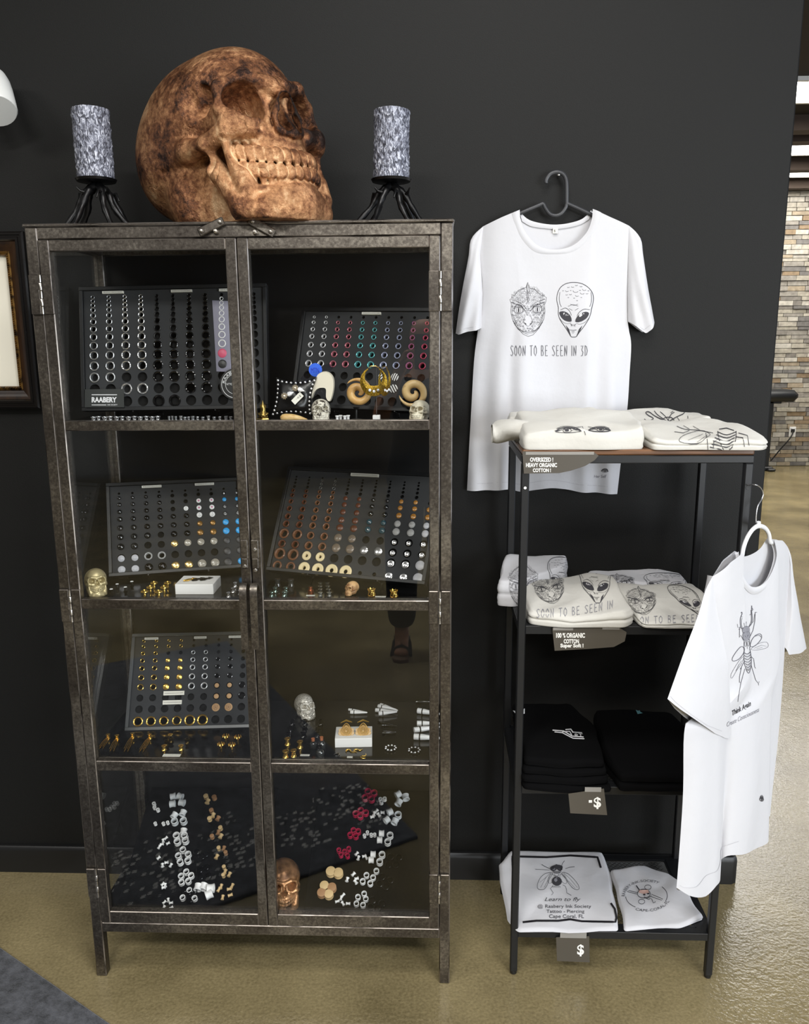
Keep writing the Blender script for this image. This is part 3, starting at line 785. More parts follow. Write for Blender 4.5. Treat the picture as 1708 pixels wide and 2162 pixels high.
M_BLUEW = mat('anodised_ice_blue', '#d0d8fa', .3, .5); M_MAG = mat('anodised_magenta', '#d583b4', .3, .5); M_RED = mat('anodised_red', '#d8617c', .3, .5)
M_SILV = mat('bright_silver', '#f2f2f5', .3, .5)
PLUG = {}
def plug_mesh(kind, m):
    if (kind, m.name) in PLUG: return PLUG[kind, m.name]
    b = MB()
    if kind == 'eyelet':      # thin flared tunnel
        b.lathe([(.76, -1.), (.76, .10), (.80, .24), (.94, .32), (1.08, .24), (1.08, .05), (.93, -.05), (.90, -1.)], 20, close=True)
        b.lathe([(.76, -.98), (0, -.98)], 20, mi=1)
    elif kind == 'ring':      # thick walled tunnel
        b.lathe([(.66, -.9), (.66, .25), (.74, .38), (.92, .42), (1.06, .30), (1.06, .05), (.97, -.1), (.97, -.9)], 22, close=True)
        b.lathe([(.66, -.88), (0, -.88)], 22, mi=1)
    elif kind == 'washer':    # very thick pale ring with a small bore
        b.lathe([(.36, -.6), (.36, .26), (.42, .36), (.95, .42), (1.08, .30), (1.10, .0), (1.0, -.2), (1.0, -.6)], 24, close=True)
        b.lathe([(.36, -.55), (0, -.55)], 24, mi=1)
    elif kind == 'disc':      # solid domed plug
        b.lathe([(.95, -.8), (.97, -.05), (1.04, .05), (1.04, .14), (.92, .24), (.6, .32), (0, .36)], 20)
    elif kind == 'dome':      # glass bead like plug
        b.lathe([(.92, -.6), (1.0, 0), (.98, .25), (.80, .52), (.45, .70), (0, .76)], 20)
    elif kind == 'button':    # small shiny stepped plug lying in a larger hole
        b.lathe([(.50, -.5), (.62, 0), (.64, .2), (.5, .3), (.42, .28), (.36, .42), (0, .5)], 20)
    elif kind == 'shell':
        b.lathe([(.7, -.4), (.86, .0), (.80, .16), (.66, .20), (.62, .36), (.46, .40), (.40, .54), (.2, .58), (0, .66)], 12)
    elif kind == 'spool':     # small double flared plug standing upright, z from 0 to 2
        b.lathe([(.78, 0.), (.98, .06), (1., .2), (.72, .52), (.66, 1.), (.72, 1.48), (1., 1.8), (.98, 1.94), (.78, 2.), (.55, 1.98), (.5, 1.5), (.5, .5), (.55, .02)], 18, close=True)
    elif kind == 'plugrod':   # solid plug, flared ends
        b.lathe([(.9, 0), (1., .05), (1., .25), (.8, .7), (.76, 1.15), (.8, 1.6), (1., 2.05), (1., 2.25), (.9, 2.3), (0, 2.3)], 18)
    elif kind == 'tube':      # wide white tunnel
        b.lathe([(.80, 0), (.95, 0), (1.02, .08), (.92, .4), (.88, .75), (.92, 1.1), (1.02, 1.42), (.95, 1.5), (.80, 1.5), (.75, 1.3), (.75, .2)], 22, close=True)
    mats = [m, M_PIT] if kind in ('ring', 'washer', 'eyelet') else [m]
    me = b.mesh('plug_'+kind, mats, 40)
    PLUG[kind, m.name] = me
    return me
def strips_text(mb, x0, x1, y0, y1, z, n=2):
    """rows of tiny unreadable print on a label, as thin dashes"""
    rr = random.Random(int(x0*1e5)+int(y0*1e5))
    for i in range(n):
        yy = y0+(y1-y0)*(i+.5)/n; x = x0+(x1-x0)*.06
        while x < x1-(x1-x0)*.08:
            w = rr.uniform(.0008, .003); mb.add([(x, yy-.0005, z), (min(x+w, x1), yy-.0005, z), (min(x+w, x1), yy+.0005, z), (x, yy+.0005, z)], [(0, 1, 2, 3)]); x += w+.0007
ORD = 'first second third fourth fifth sixth seventh eighth ninth tenth eleventh twelfth thirteenth fourteenth'.split()
class Tray:
    def __init__(s, label, BL, BR, y0, y1, tilt, L, cols, rows, rad, fill, phrase, name='jewellery_tray', ext=0., rimmat=None, group='jewellery trays in the cabinet'):
        a, b = P(*BL, y=y0), P(*BR, y=y1); ex = (b-a).normalized(); s.w = (b-a).length+ext; s.L = L
        h = Vector((-ex.y, ex.x, 0)).normalized(); up = ex.cross(-h); up = up if up.z > 0 else -up; up.normalize()
        eu = (up*math.cos(tilt)+h*math.sin(tilt)).normalized(); en = ex.cross(eu).normalized()   # outward, towards the room
        s.M = frame(a, ex, eu, en); s.o, s.n = a, en
        t = s.t = thing(name, label, 'tray', M=s.M, group=group); rm = rimmat or M_TRAY
        w, D, R, rim = s.w, .024, .0085, .0065
        s.fz = -.0055
        m = MB(); m.box(0, w, 0, R, -D, 0, .0008).box(0, w, L-R, L, -D, 0, .0008).box(0, R, R, L-R, -D, 0, .0008).box(w-R, w, R, L-R, -D, 0, .0008).box(R, w-R, R, L-R, -D, -D+.003)
        m.build('tray_frame', rm, t)
        # hole grid in tray coordinates, from the first and last visible column of each row
        inv = s.M.inverted(); pl = a+en*s.fz
        def loc(px, py):
            q = inv @ PP(px, py, pl, en); return q.x, q.y
        nc, nv = cols; A0 = []; A1 = []; B = []
        for (xl, yl, xr, yr) in rows:
            p, q = loc(xl, yl), loc(xr, yr); A0.append(p[0]); A1.append(q[0]); B.append((p[1]+q[1])/2)
        a0, a1 = sum(A0)/len(A0), sum(A1)/len(A1); st = (a1-a0)/(nv-1)
        s.ac = [a0+st*i for i in range(nc)]; s.bc = B
        # keep the grid inside the foam
        ac, bc = s.ac, s.bc
        xe = [R+.0005]+[(ac[i]+ac[i+1])/2 for i in range(nc-1)]+[w-R-.0005]
        ye = [L-R-.0005]+[(bc[i]+bc[i+1])/2 for i in range(len(bc)-1)]+[R+.0005]
        fm = MB(); N = 16
        for r, cy in enumerate(bc):
            rr = rad[r]
            for c, cx in enumerate(ac):
                x0, x1, yb, yt = xe[c], xe[c+1], ye[r+1], ye[r]
                rq = min(rr, (cx-x0)*.96, (x1-cx)*.96, (cy-yb)*.96, (yt-cy)*.96); rq = max(rq, .001)
                ring = []; rect = []; pit = []
                for k in range(N):
                    an = 2*math.pi*(k+.5)/N; dx_, dy_ = math.cos(an), math.sin(an)
                    ring.append((cx+rq*dx_, cy+rq*dy_, s.fz)); pit.append((cx+rq*dx_, cy+rq*dy_, s.fz-.010))
                    tx = ((x1-cx) if dx_ > 0 else (cx-x0))/max(abs(dx_), 1e-6); ty = ((yt-cy) if dy_ > 0 else (cy-yb))/max(abs(dy_), 1e-6)
                    q = min(tx, ty); rect.append((cx+q*dx_, cy+q*dy_, s.fz))
                cor = [(x1, yt, s.fz), (x0, yt, s.fz), (x0, yb, s.fz), (x1, yb, s.fz)]
                fs = [(k, k+N, (k+1) % N+N, (k+1) % N) for k in range(N)]
                ci = 2*N
                for k, qd in ((1, 0), (5, 1), (9, 2), (13, 3)):
                    # fill the corner between two neighbouring border points
                    kk = [i for i in range(N) if (rect[i][0] in (x0, x1)) != (rect[(i+1) % N][0] in (x0, x1))]
                bord = []
                for k in range(N):
                    p, q = rect[k], rect[(k+1) % N]
                    px_ = abs(p[0]-x1) < 1e-7 or abs(p[0]-x0) < 1e-7; qx_ = abs(q[0]-x1) < 1e-7 or abs(q[0]-x0) < 1e-7
                    if px_ != qx_:
                        cxr = x1 if (p[0] if px_ else q[0]) > cx else x0
                        cyr = yt if (q[1] if px_ else p[1]) > cy else yb
                        bord.append((k, (cxr, cyr, s.fz)))
                vs = ring+rect+[b_[1] for b_ in bord]
                for i, (k, _) in enumerate(bord): fs.append((k+N, ci+i, (k+1) % N+N))
                fm.add(vs, fs, 0)
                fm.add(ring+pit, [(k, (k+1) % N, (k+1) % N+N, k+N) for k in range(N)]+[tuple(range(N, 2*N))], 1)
        fo = fm.build('foam_insert', [M_FOAM, M_PIT], t, 0)
        # plugs
        for (c, r), (kind, m, look, k) in fill.items():
            rr = rad[r]*k; z = s.fz+.0002
            o = put('ear_plug', plug_mesh(kind, m), None, s.M @ T3((ac[c], bc[r]-(.15*rad[r] if kind in ('button', 'shell') else 0), z)) @ RZ(.4*c+.9*r) @ SCL(rr, rr, min(rr, .0085)))
            o.name = 'ear_eyelet' if kind == 'eyelet' else 'ring_plug' if kind in ('ring', 'washer') else 'ear_plug'
            o['cell'] = (c, r)
            tag(o, f'{look}, {ORD[c]} column, {ORD[r]} row of {phrase}', 'eyelet' if kind == 'eyelet' else 'ear plug', 'ear plugs in '+phrase)
    def label_strip(s, xl, xr, yt, nm='label_strip', h=.0055):
        inv = s.M.inverted(); p = inv @ PP(xl, yt, s.o, s.n); q = inv @ PP(xr, yt, s.o, s.n)
        y = s.L-.0085-.0055 if nm == 'label_strip' else p.y
        m = MB(); m.box(p.x, q.x, y-h/2, y+h/2, s.fz+.0005, .0004, 0, 0); strips_text(m, p.x, q.x, y-h/2, y+h/2, .0007, 1)
        n = len(m.f); m.m = [0]*6+[1]*(n-6)
        return m.build(nm, [M_PAPER, M_INK], s.t, 0)
def wh(zx, zy, s, x0, y0): return x0+zx/s, y0+zy/s
# --- tray one: steel and black eyelets
z1 = lambda x, y: wh(x, y, 3.416, 40, 450)
rows = []
for i, (yl, xl, xr) in enumerate(zip((597, 625, 656, 690, 730, 775, 828, 885, 948, 1018, 1095, 1178, 1262, 1352),
        (530, 531, 532, 533, 534, 536, 538, 540, 541, 542, 543, 545, 550, 556), (1450, 1452, 1454, 1456, 1458, 1460, 1462, 1464, 1466, 1470, 1474, 1478, 1482, 1487))):
    rows.append(z1(xl, yl)+z1(xr, yl+2))
rad = [.0042, .0045, .0050, .0056, .0063, .0070, .0077, .0085, .0092, .0100, .0107, .0113, .0120, .0127]
f = {}
for r in range(14):
    for c in range(9):
        if c in (0, 1) and r <= 11: f[c, r] = ('eyelet', M_SATIN, 'brushed steel eyelet', .96)
        if c in (2, 3) and (r <= 10 or r == 12): f[c, r] = ('eyelet', M_CHROME, 'bright steel eyelet', 1.0)
        if c in (4, 5) and (r <= 7): f[c, r] = ('eyelet', M_BLACKM, 'matte black eyelet', .95)
        if c in (4, 5) and (8 <= r <= 11 or r == 13): f[c, r] = ('eyelet', M_BLACKP, 'glossy black eyelet', 1.0)
        if c in (6, 7) and r <= 12: f[c, r] = ('eyelet', M_BLACKP, 'glossy black eyelet', .98)
        if c == 8 and 1 <= r <= 8: f[c, r] = ('eyelet', M_WHITEP, 'white rimmed eyelet', .92)
        if c == 8 and r == 9: f[c, r] = ('disc', mat('hot_pink_disc', '#e0607f', .4), 'hot pink disc plug', 1.0)
        if c == 8 and r == 10: f[c, r] = ('disc', M_GREYD, 'grey inked disc plug', .9)
T1 = Tray('black tray of steel and black eyelets leaning behind the left door', (172, 868), (566, 862), -.28, -.28, math.radians(10), .285, (11, 9), rows, rad, f, 'the tray with the logo card', ext=.0)
for a, b in ((600, 752), (1096, 1246), (1443, 1560)): T1.label_strip(*[z1(q, 565)[0] for q in (a, b)], z1(0, 565)[1])
# --- tray two: coloured eyelets
z2 = lambda x, y: wh(x, y, 3.416, 480, 450)
ys = (745, 785, 835, 888, 950, 1016, 1087, 1170, 1252, 1345); xa_ = (628, 625, 620, 612, 604, 596, 587, 575, 562, 548); xb_ = (1440, 1440, 1437, 1433, 1425, 1417, 1408, 1398, 1385, 1370)
rows = [z2(a, y)+z2(b, y+14) for y, a, b in zip(ys, xa_, xb_)]
rad = [.0035, .0045, .0054, .0062, .0070, .0077, .0084, .0092, .0100, .0108]
f = {}; cm = [(M_SILV, 'silver'), (M_SILV, 'silver'), (M_ROSE, 'rose red'), (M_ROSE, 'rose red'), (M_TEAL, 'teal'), (M_TEAL, 'teal'), (M_BLUEW, 'ice blue'), (M_BLUEW, 'ice blue'), (M_MAG, 'magenta'), (M_RED, 'crimson')]
for r in range(7):
    for c in range(10):
        if r == 0 and c > 1: continue
        f[c, r] = ('eyelet', cm[c][0], cm[c][1]+' eyelet', .9)
M_STRIPE = bpy.data.materials.new('black_white_stripes'); M_STRIPE.use_nodes = True
_nt = M_STRIPE.node_tree; _w = _nt.nodes.new('ShaderNodeTexWave'); _w.inputs['Scale'].default_value = .55; _tc = _nt.nodes.new('ShaderNodeTexCoord'); _cr = _nt.nodes.new('ShaderNodeValToRGB'); _cr.color_ramp.interpolation = 'CONSTANT'; _cr.color_ramp.elements[1].position = .5
_cr.color_ramp.elements[0].color = srgb('#0b0b0b'); _cr.color_ramp.elements[1].color = srgb('#f0f0f0')
_nt.links.new(_tc.outputs['Object'], _w.inputs[0]); _nt.links.new(_w.outputs[0], _cr.inputs[0]); _nt.links.new(_cr.outputs[0], _nt.nodes['Principled BSDF'].inputs[0])
for c, r in ((6, 7), (7, 7), (7, 8)): f[c, r] = ('disc', M_STRIPE, 'black and white striped plug', .95)
T2 = Tray('black tray of coloured anodised eyelets leaning behind the right door', (612, 858), (905, 870), -.24, -.33, math.radians(18.5), .24, (10, 10), rows, rad, f, 'the tray of coloured eyelets', ext=.022)
T2.label_strip(z2(972, 0)[0], z2(1108, 0)[0], z2(0, 702)[1])
# --- tray three: glass, anchors and blue discs
z3 = lambda x, y: wh(x, y, 3.882, 120, 880)
ya = (625, 660, 715, 773, 834, 910, 985, 1060, 1158, 1250); yb_ = (590, 627, 677, 735, 793, 858, 930, 1012, 1094, 1180); xa_ = (508, 512, 515, 517, 519, 519, 521, 522, 525, 527); xb_ = (1468, 1472, 1476, 1480, 1484, 1488, 1493, 1500, 1506, 1510)
rows = [z3(a, p)+z3(b, q) for p, q, a, b in zip(ya, yb_, xa_, xb_)]
rad = [.0030, .0048, .0055, .0060, .0066, .0072, .0080, .0088, .0094, .0102]
f = {}
G = lambda m, l, k=.95, kd='dome': (kd, m, l, k)
for r in range(1, 8):
    for c in (0, 1): f[c, r] = G(M_CLEAR, 'dark clear glass plug')
for c in (0, 1):
    for r in (8, 9): f[c, r] = G(M_SHELL, 'white shell plug', 1.05, 'shell')
for c in (2, 3):
    for r in range(1, 6): f[c, r] = G(M_BLACKP, 'black glass plug')
    f[c, 8] = G(M_ZEBRA, 'stone set ring', 1.0, 'ring'); f[c, 9] = G(M_BLACKP, 'large black glass plug', 1.0)
f[2, 6] = G(M_CLEAR, 'clear glass plug', .8)
for c in (4, 5):
    for r in (4, 5, 6): f[c, r] = G(M_BLACKP, 'black glass plug')
    f[c, 9] = G(M_PALEGOLD, 'gold disc plug', .95, 'disc')
f[4, 7] = G(M_PALEGOLD, 'pale gold disc plug', .95, 'disc'); f[5, 7] = G(M_SMOKE, 'pale stone plug', .95, 'disc')
f[5, 3] = G(M_WHITEP, 'white anchor plug', .95, 'disc')
for c in (6, 7):
    for r in (2, 3): f[c, r] = G(M_WHITEP, 'white plug with a pink star', 1.0, 'disc')
    f[c, 4] = G(M_WHITEP, 'white anchor plug', 1.0, 'disc')
    f[c, 5] = G(M_BROWNG, 'dark brown stone plug', .9, 'disc'); f[c, 6] = G(M_BROWNG, 'brown gold flecked plug', .95, 'disc')
    f[c, 7] = G(M_SMOKE, 'smoky stone plug', .95, 'disc'); f[c, 9] = G(M_SMOKE, 'large smoky stone plug', 1.0, 'disc')
for c in (8, 9):
    f[c, 1] = G(M_SILV, 'small silver anchor plug', .8, 'button'); f[c, 2] = G(M_BLUE, 'small turquoise blue disc plug', .9, 'disc')
    for r in (3, 4): f[c, r] = G(M_GREYD, 'dark anchor plug', .9, 'disc')
    for r in (5, 6): f[c, r] = G(M_BLUE, 'turquoise blue disc plug', 1.0, 'disc')
    for r in (7, 8, 9):
        if (c, r) != (9, 9): f[c, r] = G(M_GREYD, 'dark grey disc plug', 1.0, 'disc')
f[9, 9] = G(M_BLUE, 'tucked turquoise disc plug', .75, 'disc')
T3_ = Tray('black tray of glass plugs and turquoise discs behind the left door', (229.5, 1217.5), (509, 1198), -.25, -.16, math.radians(24), .237, (10, 10), rows, rad, f, 'the tray with turquoise discs', ext=.012)
for a, b, y in ((695, 857, 558), (1130, 1288, 543)): T3_.label_strip(z3(a, 0)[0], z3(b, 0)[0], z3(0, y)[1])
# tiny star and anchor emblems on the printed plugs
stp = [(math.cos(math.pi*(.5+k/5))*(1 if k % 2 == 0 else .42), math.sin(math.pi*(.5+k/5))*(1 if k % 2 == 0 else .42)) for k in range(10)]
star = MB().prism(stp, .2).mesh('star_emblem', M_PINK, 0)
an = MB(); an.tube([(0, -.8, 0), (0, .6, 0)], .10, 6); an.tube([(math.cos(a)*.7, -.15+math.sin(a)*.65, 0) for a in [math.pi+i*math.pi/8 for i in range(9)]], .11, 6); an.tube([(-.38, .32, 0), (.38, .32, 0)], .09, 6)
an.tube([(math.cos(a)*.2, .72+math.sin(a)*.2, 0) for a in [i*math.pi/4 for i in range(8)]], .07, 5, closed=True)
anch = an.mesh('anchor_emblem', M_INK, 0); anchs = an.mesh('anchor_emblem', M_SILV, 0)
for o in [o for o in COL.objects if o.name.startswith('ear_plug')]:
    lb = o.get('label', '')
    if 'turquoise discs' in lb and ('star' in lb or 'anchor' in lb):
        e = star if 'star' in lb else (anchs if 'dark' in lb else anch)
        if 'silver' in lb: continue
        ang = o.matrix_world.to_3x3(); c_, r_ = o['cell']
        put('star_emblem' if e is star else 'anchor_emblem', e, o, T3((0, 0, .30)) @ RZ(-(.4*c_+.9*r_)) @ SCL(.62, .62, .6))
# --- tray four: wooden rings and stones
z4 = lambda x, y: wh(x, y, 3.882, 520, 880)
cl = [(430, 500), (425, 520), (418, 545), (408, 572), (397, 602), (385, 640), (372, 690), (352, 750), (335, 815), (320, 870), (300, 947), (282, 1035), (256, 1115), (232, 1215)]
cr = [(1430, 535), (1424, 560), (1418, 590), (1410, 625), (1403, 665), (1390, 707), (1383, 760), (1370, 820), (1355, 887), (1340, 958), (1323, 1045), (1308, 1125), (1288, 1213), (1265, 1315)]
rows = [z4(*a)+z4(*b) for a, b in zip(cl, cr)]
rad = [.0026, .0030, .0034, .0040, .0047, .0054, .0062, .0070, .0078, .0087, .0096, .0104, .0113, .0122]
f = {}
for c in (0, 1):
    f[c, 13] = G(M_BROWNW, 'brown wooden ring plug', .95, 'ring'); f[c, 12] = G(M_BROWNW, 'large brown wooden ring plug', 1.25, 'ring'); f[c, 11] = G(M_ROSEW, 'reddish wooden ring plug', .92, 'ring')
    f[c, 10] = G(M_BROWNW, 'large brown wooden ring plug', 1.28, 'ring')
    for r in (4, 5, 6, 7, 8, 9): f[c, r] = G(M_ROSEW, 'dark rosewood ring plug', .95, 'ring')
for c in (2, 3):
    f[c, 13] = G(M_PALEW, 'large pale wooden ring plug', 1.12, 'washer'); f[c, 12] = G(M_PALEW, 'pale wooden ring plug', .95, 'washer')
    for r in range(4, 12): f[c, r] = G(M_BROWNW, 'brown carved ring plug', .98, 'ring')
    for r in (1, 2, 3): f[c, r] = G(M_SATIN, 'tiny steel eyelet', .9, 'eyelet')
for c in (4, 5):
    f[c, 13] = G(M_PALEW, 'large pale wooden ring plug', 1.18, 'washer')
    for r in (10, 11): f[c, r] = G(M_TAUPE, 'taupe horn disc plug', 1.0, 'disc')
    for r in (5, 6, 7, 8, 9): f[c, r] = G(M_ROSEW, 'dark wooden disc plug', .98, 'disc')
for c in (6, 7):
    f[c, 11] = G(M_CHROME, 'shiny silver disc plug', .95, 'disc')
    for r in (8, 9): f[c, r] = G(M_TEALG, 'dark teal glass plug', .95)
    for r in (5, 6, 7): f[c, r] = G(M_CLEAR, 'dark clear glass plug', .9)
for c in (8, 9):
    for r in (10, 11): f[c, r] = G(M_CHROME, 'small silver button plug', 1.0, 'button')
    for r in (12, 13): f[c, r] = G(M_CHROME, 'silver ringed button plug', 1.25, 'button')
    for r in (8, 9): f[c, r] = G(M_CHECK, 'black and white checked plug', 1.0, 'disc')
    for r in (5, 6, 7): f[c, r] = G(M_AMBER, 'amber stone plug', .95, 'disc')
for r in (8, 9, 12, 13): f[10, r] = G(M_SHELL, 'white sparkling disc plug', .98, 'disc')
for r in (10, 11): f[10, r] = G(M_CHROME, 'small silver button plug', 1.05, 'button')
for r in (6, 7): f[10, r] = G(M_AMBER, 'amber stone plug', .95, 'disc')
T4 = Tray('black tray of wooden rings and stones leaning behind the right door', (561, 1203), (896, 1234), -.22, -.34, math.radians(30.5), .276, (11, 10), rows, rad, f, 'the tray with wooden rings', ext=.0)
T4.label_strip(z4(858, 0)[0], z4(1086, 0)[0], z4(0, 458)[1], h=.007)
# --- tray five: gold rings
z5 = lambda x, y: wh(x, y, 3.713, 120, 1260)
ya = (347, 390, 443, 500, 560, 632, 707, 792, 880, 975); xa_ = (685, 682, 678, 673, 666, 661, 656, 650, 643, 637); xb_ = (1470, 1468, 1465, 1462, 1458, 1454, 1450, 1446, 1441, 1437)
rows = [z5(a, p)+z5(b, p-15) for p, a, b in zip(ya, xa_, xb_)]
rad = [.0036, .0042, .0050, .0057, .0066, .0074, .0082, .0090, .0098, .0106]
f = {}
for c in (0, 1):
    for r in range(7): f[c, r] = G(M_GOLD, 'gold eyelet', .95, 'eyelet')
    f[c, 9] = G(M_GOLD, 'large gold eyelet', 1.1, 'eyelet')
for c in (2, 3):
    for r in (0, 1): f[c, r] = G(M_GOLD, 'small gold eyelet', .9, 'eyelet')
    for r in (3, 4, 5, 6): f[c, r] = G(M_GOLD, 'gold mandala disc plug', .98, 'disc')
    f[c, 9] = G(M_GOLD, 'slipped gold eyelet', 1.05, 'eyelet')
for c in (4, 5):
    for r in range(2, 7): f[c, r] = G(M_SILV, 'white metal eyelet', .98, 'eyelet')
    f[c, 9] = G(M_GOLD, 'largest gold eyelet', 1.22, 'eyelet')
for c in (6, 7):
    for r in (3, 4, 5): f[c, r] = G(M_CLEAR, 'dark clear eyelet', .9, 'eyelet')
    for r in (6, 7): f[c, r] = G(M_TAN, 'small tan wooden plug', .70, 'disc')
    f[c, 8] = G(M_TAN, 'tan wooden flower plug', 1.0, 'disc')
for r in (6, 7): f[8, r] = G(M_BLACKP, 'black eyelet', .95, 'eyelet')
T5 = Tray('grey rimmed tray of gold rings and mandala discs on the third shelf', (262.7, 1543), (524, 1536), -.25, -.225, math.radians(30.5), .249, (9, 9), rows, rad, f, 'the tray with gold rings', ext=.020, rimmat=mat('grey_acrylic_rim', '#4a4c4d', .25, coat=.5))
for a, b in ((690, 795), (1077, 1172), (1348, 1450)): T5.label_strip(z5(a, 0)[0], z5(b, 0)[0], z5(0, 300)[1])
T5.label_strip(z5(836, 0)[0], z5(998, 0)[0], z5(0, 757)[1], 'paper_label', .0105)
T5.label_strip(z5(830, 0)[0], z5(978, 0)[0], z5(0, 829)[1], 'paper_label', .0105)
# flower engraving on the tan plugs
fl = MB()
for k in range(5):
    a = 2*math.pi*k/5; fl.tube([(math.cos(a)*.42+math.cos(a+q)*.26, math.sin(a)*.42+math.sin(a+q)*.26, 0) for q in [i*math.pi/4 for i in range(8)]], .05, 5, closed=True)
fl.tube([(math.cos(q)*.16, math.sin(q)*.16, 0) for q in [i*math.pi/4 for i in range(8)]], .05, 5, closed=True)
flm = fl.mesh('flower_engraving', mat('burnt_engraving', '#6b4022', .6), 0)
for o in [o for o in COL.objects if o.name.startswith('ear_plug') and 'flower' in o.get('label', '')]: put('flower_engraving', flm, o, T3((0, 0, .32)))
# --- wire easels that hold the leaning trays off the shelf
def easel(tr, z, label, back):
    t = thing('display_easel', label, 'easel', (0, 0, 0), 'wire easels under the trays')
    for fx in (.28, .72):
        p = tr.M @ Vector((tr.w*fx, 0, 0)); q = tr.M @ Vector((tr.w*fx, tr.L*.55, -.0275)); lip = tr.M @ Vector((tr.w*fx, .006, .004)); b0 = tr.M @ Vector((tr.w*fx, -.0022, .003)); b1 = tr.M @ Vector((tr.w*fx, -.0022, -.0275))
        pts = [b0, b1, Vector((b1.x, b1.y, z+.002)) if b1.z-z > .006 else b1+Vector((0, .01, 0)), Vector((p.x, back, z+.002))]
        MB().tube([b0, b1, q], .0016, 6).tube([b1, Vector((b1.x, b1.y+.012, z+.0017)), Vector((p.x, back, z+.0017)), Vector((p.x, back, z+.02)), q], .0016, 6).build('wire_leg', M_BLK, t)
easel(T1, SH[0], 'black wire easel under the tray of steel and black eyelets', -.075)
easel(T2, SH[0], 'black wire easel under the tray of coloured eyelets', -.075)
easel(T3_, SH[1], 'black wire easel under the tray with turquoise discs', -.075)
easel(T4, SH[1], 'black wire easel under the tray with wooden rings', -.075)
# ---------------------------------------------------------------- print and lettering helpers
from mathutils.bvhtree import BVHTree
_fc = bpy.data.curves.new('lettering_source', 'FONT')
_fo = bpy.data.objects.new('lettering_source', _fc)
_txt = {}
def text_tris(s, bold=0.0, width=1.0, shear=0.0, space=1.0):
    """flat triangles of a line of lettering: unit cap height, starting at x=0"""
    key = (s, bold, width, shear, space)
    if key in _txt: return _txt[key]
    _fc.body = s; _fc.offset = bold; _fc.shear = shear; _fc.space_character = space; _fc.resolution_u = 3; _fc.size = 1.0
    COL.objects.link(_fo); dg = bpy.context.evaluated_depsgraph_get(); dg.update()
    me = _fo.evaluated_get(dg).to_mesh(); me.calc_loop_triangles()
    v = [(p.co.x*width/.72, p.co.y/.72) for p in me.vertices]; t = [tuple(q.vertices) for q in me.loop_triangles]
    _fo.evaluated_get(dg).to_mesh_clear(); COL.objects.unlink(_fo)
    mn = min(p[0] for p in v); v = [(x-mn, y) for x, y in v]
    _txt[key] = (v, t, max(p[0] for p in v)); return _txt[key]
class Art:
    """flat line art: strokes, filled shapes and lettering in a unit frame, y downwards"""
    def __init__(s): s.st = []; s.po = []; s.tr = []
    def line(s, pts, w=.008, closed=False, smooth=0):
        if smooth: pts = [(p.x, p.y) for p in catmull([(a, b, 0) for a, b in pts], smooth, closed)]
        s.st.append((list(pts)+([pts[0]] if closed else []), w)); return s
    def poly(s, pts, smooth=0, mi=0):
        if smooth: pts = [(p.x, p.y) for p in catmull([(a, b, 0) for a, b in pts], smooth, True)]
        s.po.append((list(pts), mi)); return s
    def ell(s, cx, cy, rx, ry, w=.006, fill=False, n=16, a0=0, a1=2*math.pi, mi=0, rot=0):
        pts = []
        for k in range(n+1):
            a = a0+(a1-a0)*k/n; x, y = rx*math.cos(a), ry*math.sin(a)
            pts.append((cx+x*math.cos(rot)-y*math.sin(rot), cy+x*math.sin(rot)+y*math.cos(rot)))
        if fill: s.po.append((pts[:-1], mi))
        else: s.st.append((pts, w))
        return s
    def text(s, body, x, y, h, w=None, bold=0., width=1., shear=0., space=1., align='l', bend=None):
        v, t, L = text_tris(body, bold, width, shear, space)
        k = h if w is None else None
        sx = h if w is None else w/L
        off = {'l': 0, 'c': -L*sx/2, 'r': -L*sx}[align]
        q = [(x+off+a*sx, y-b*h) for a, b in v]
        if bend: q = [bend(*p) for p in q]
        s.tr.append((q, t)); return s
    def map(s, f): # in place change of frame
        s.st = [([f(*p) for p in pts], w) for pts, w in s.st]; s.po = [([f(*p) for p in pts], m) for pts, m in s.po]; s.tr = [([f(*p) for p in v], t) for v, t in s.tr]; return s
def quad(c):
    """unit frame -> pixel quadrilateral (top left, top right, bottom right, bottom left), bilinear"""
    (a, b, c_, d) = c
    return lambda u, v: tuple((1-u)*(1-v)*a[i]+u*(1-v)*b[i]+u*v*c_[i]+(1-u)*v*d[i] for i in (0, 1))
def zmap(s, x0, y0): return lambda x, y: (x0+x/s, y0+y/s)
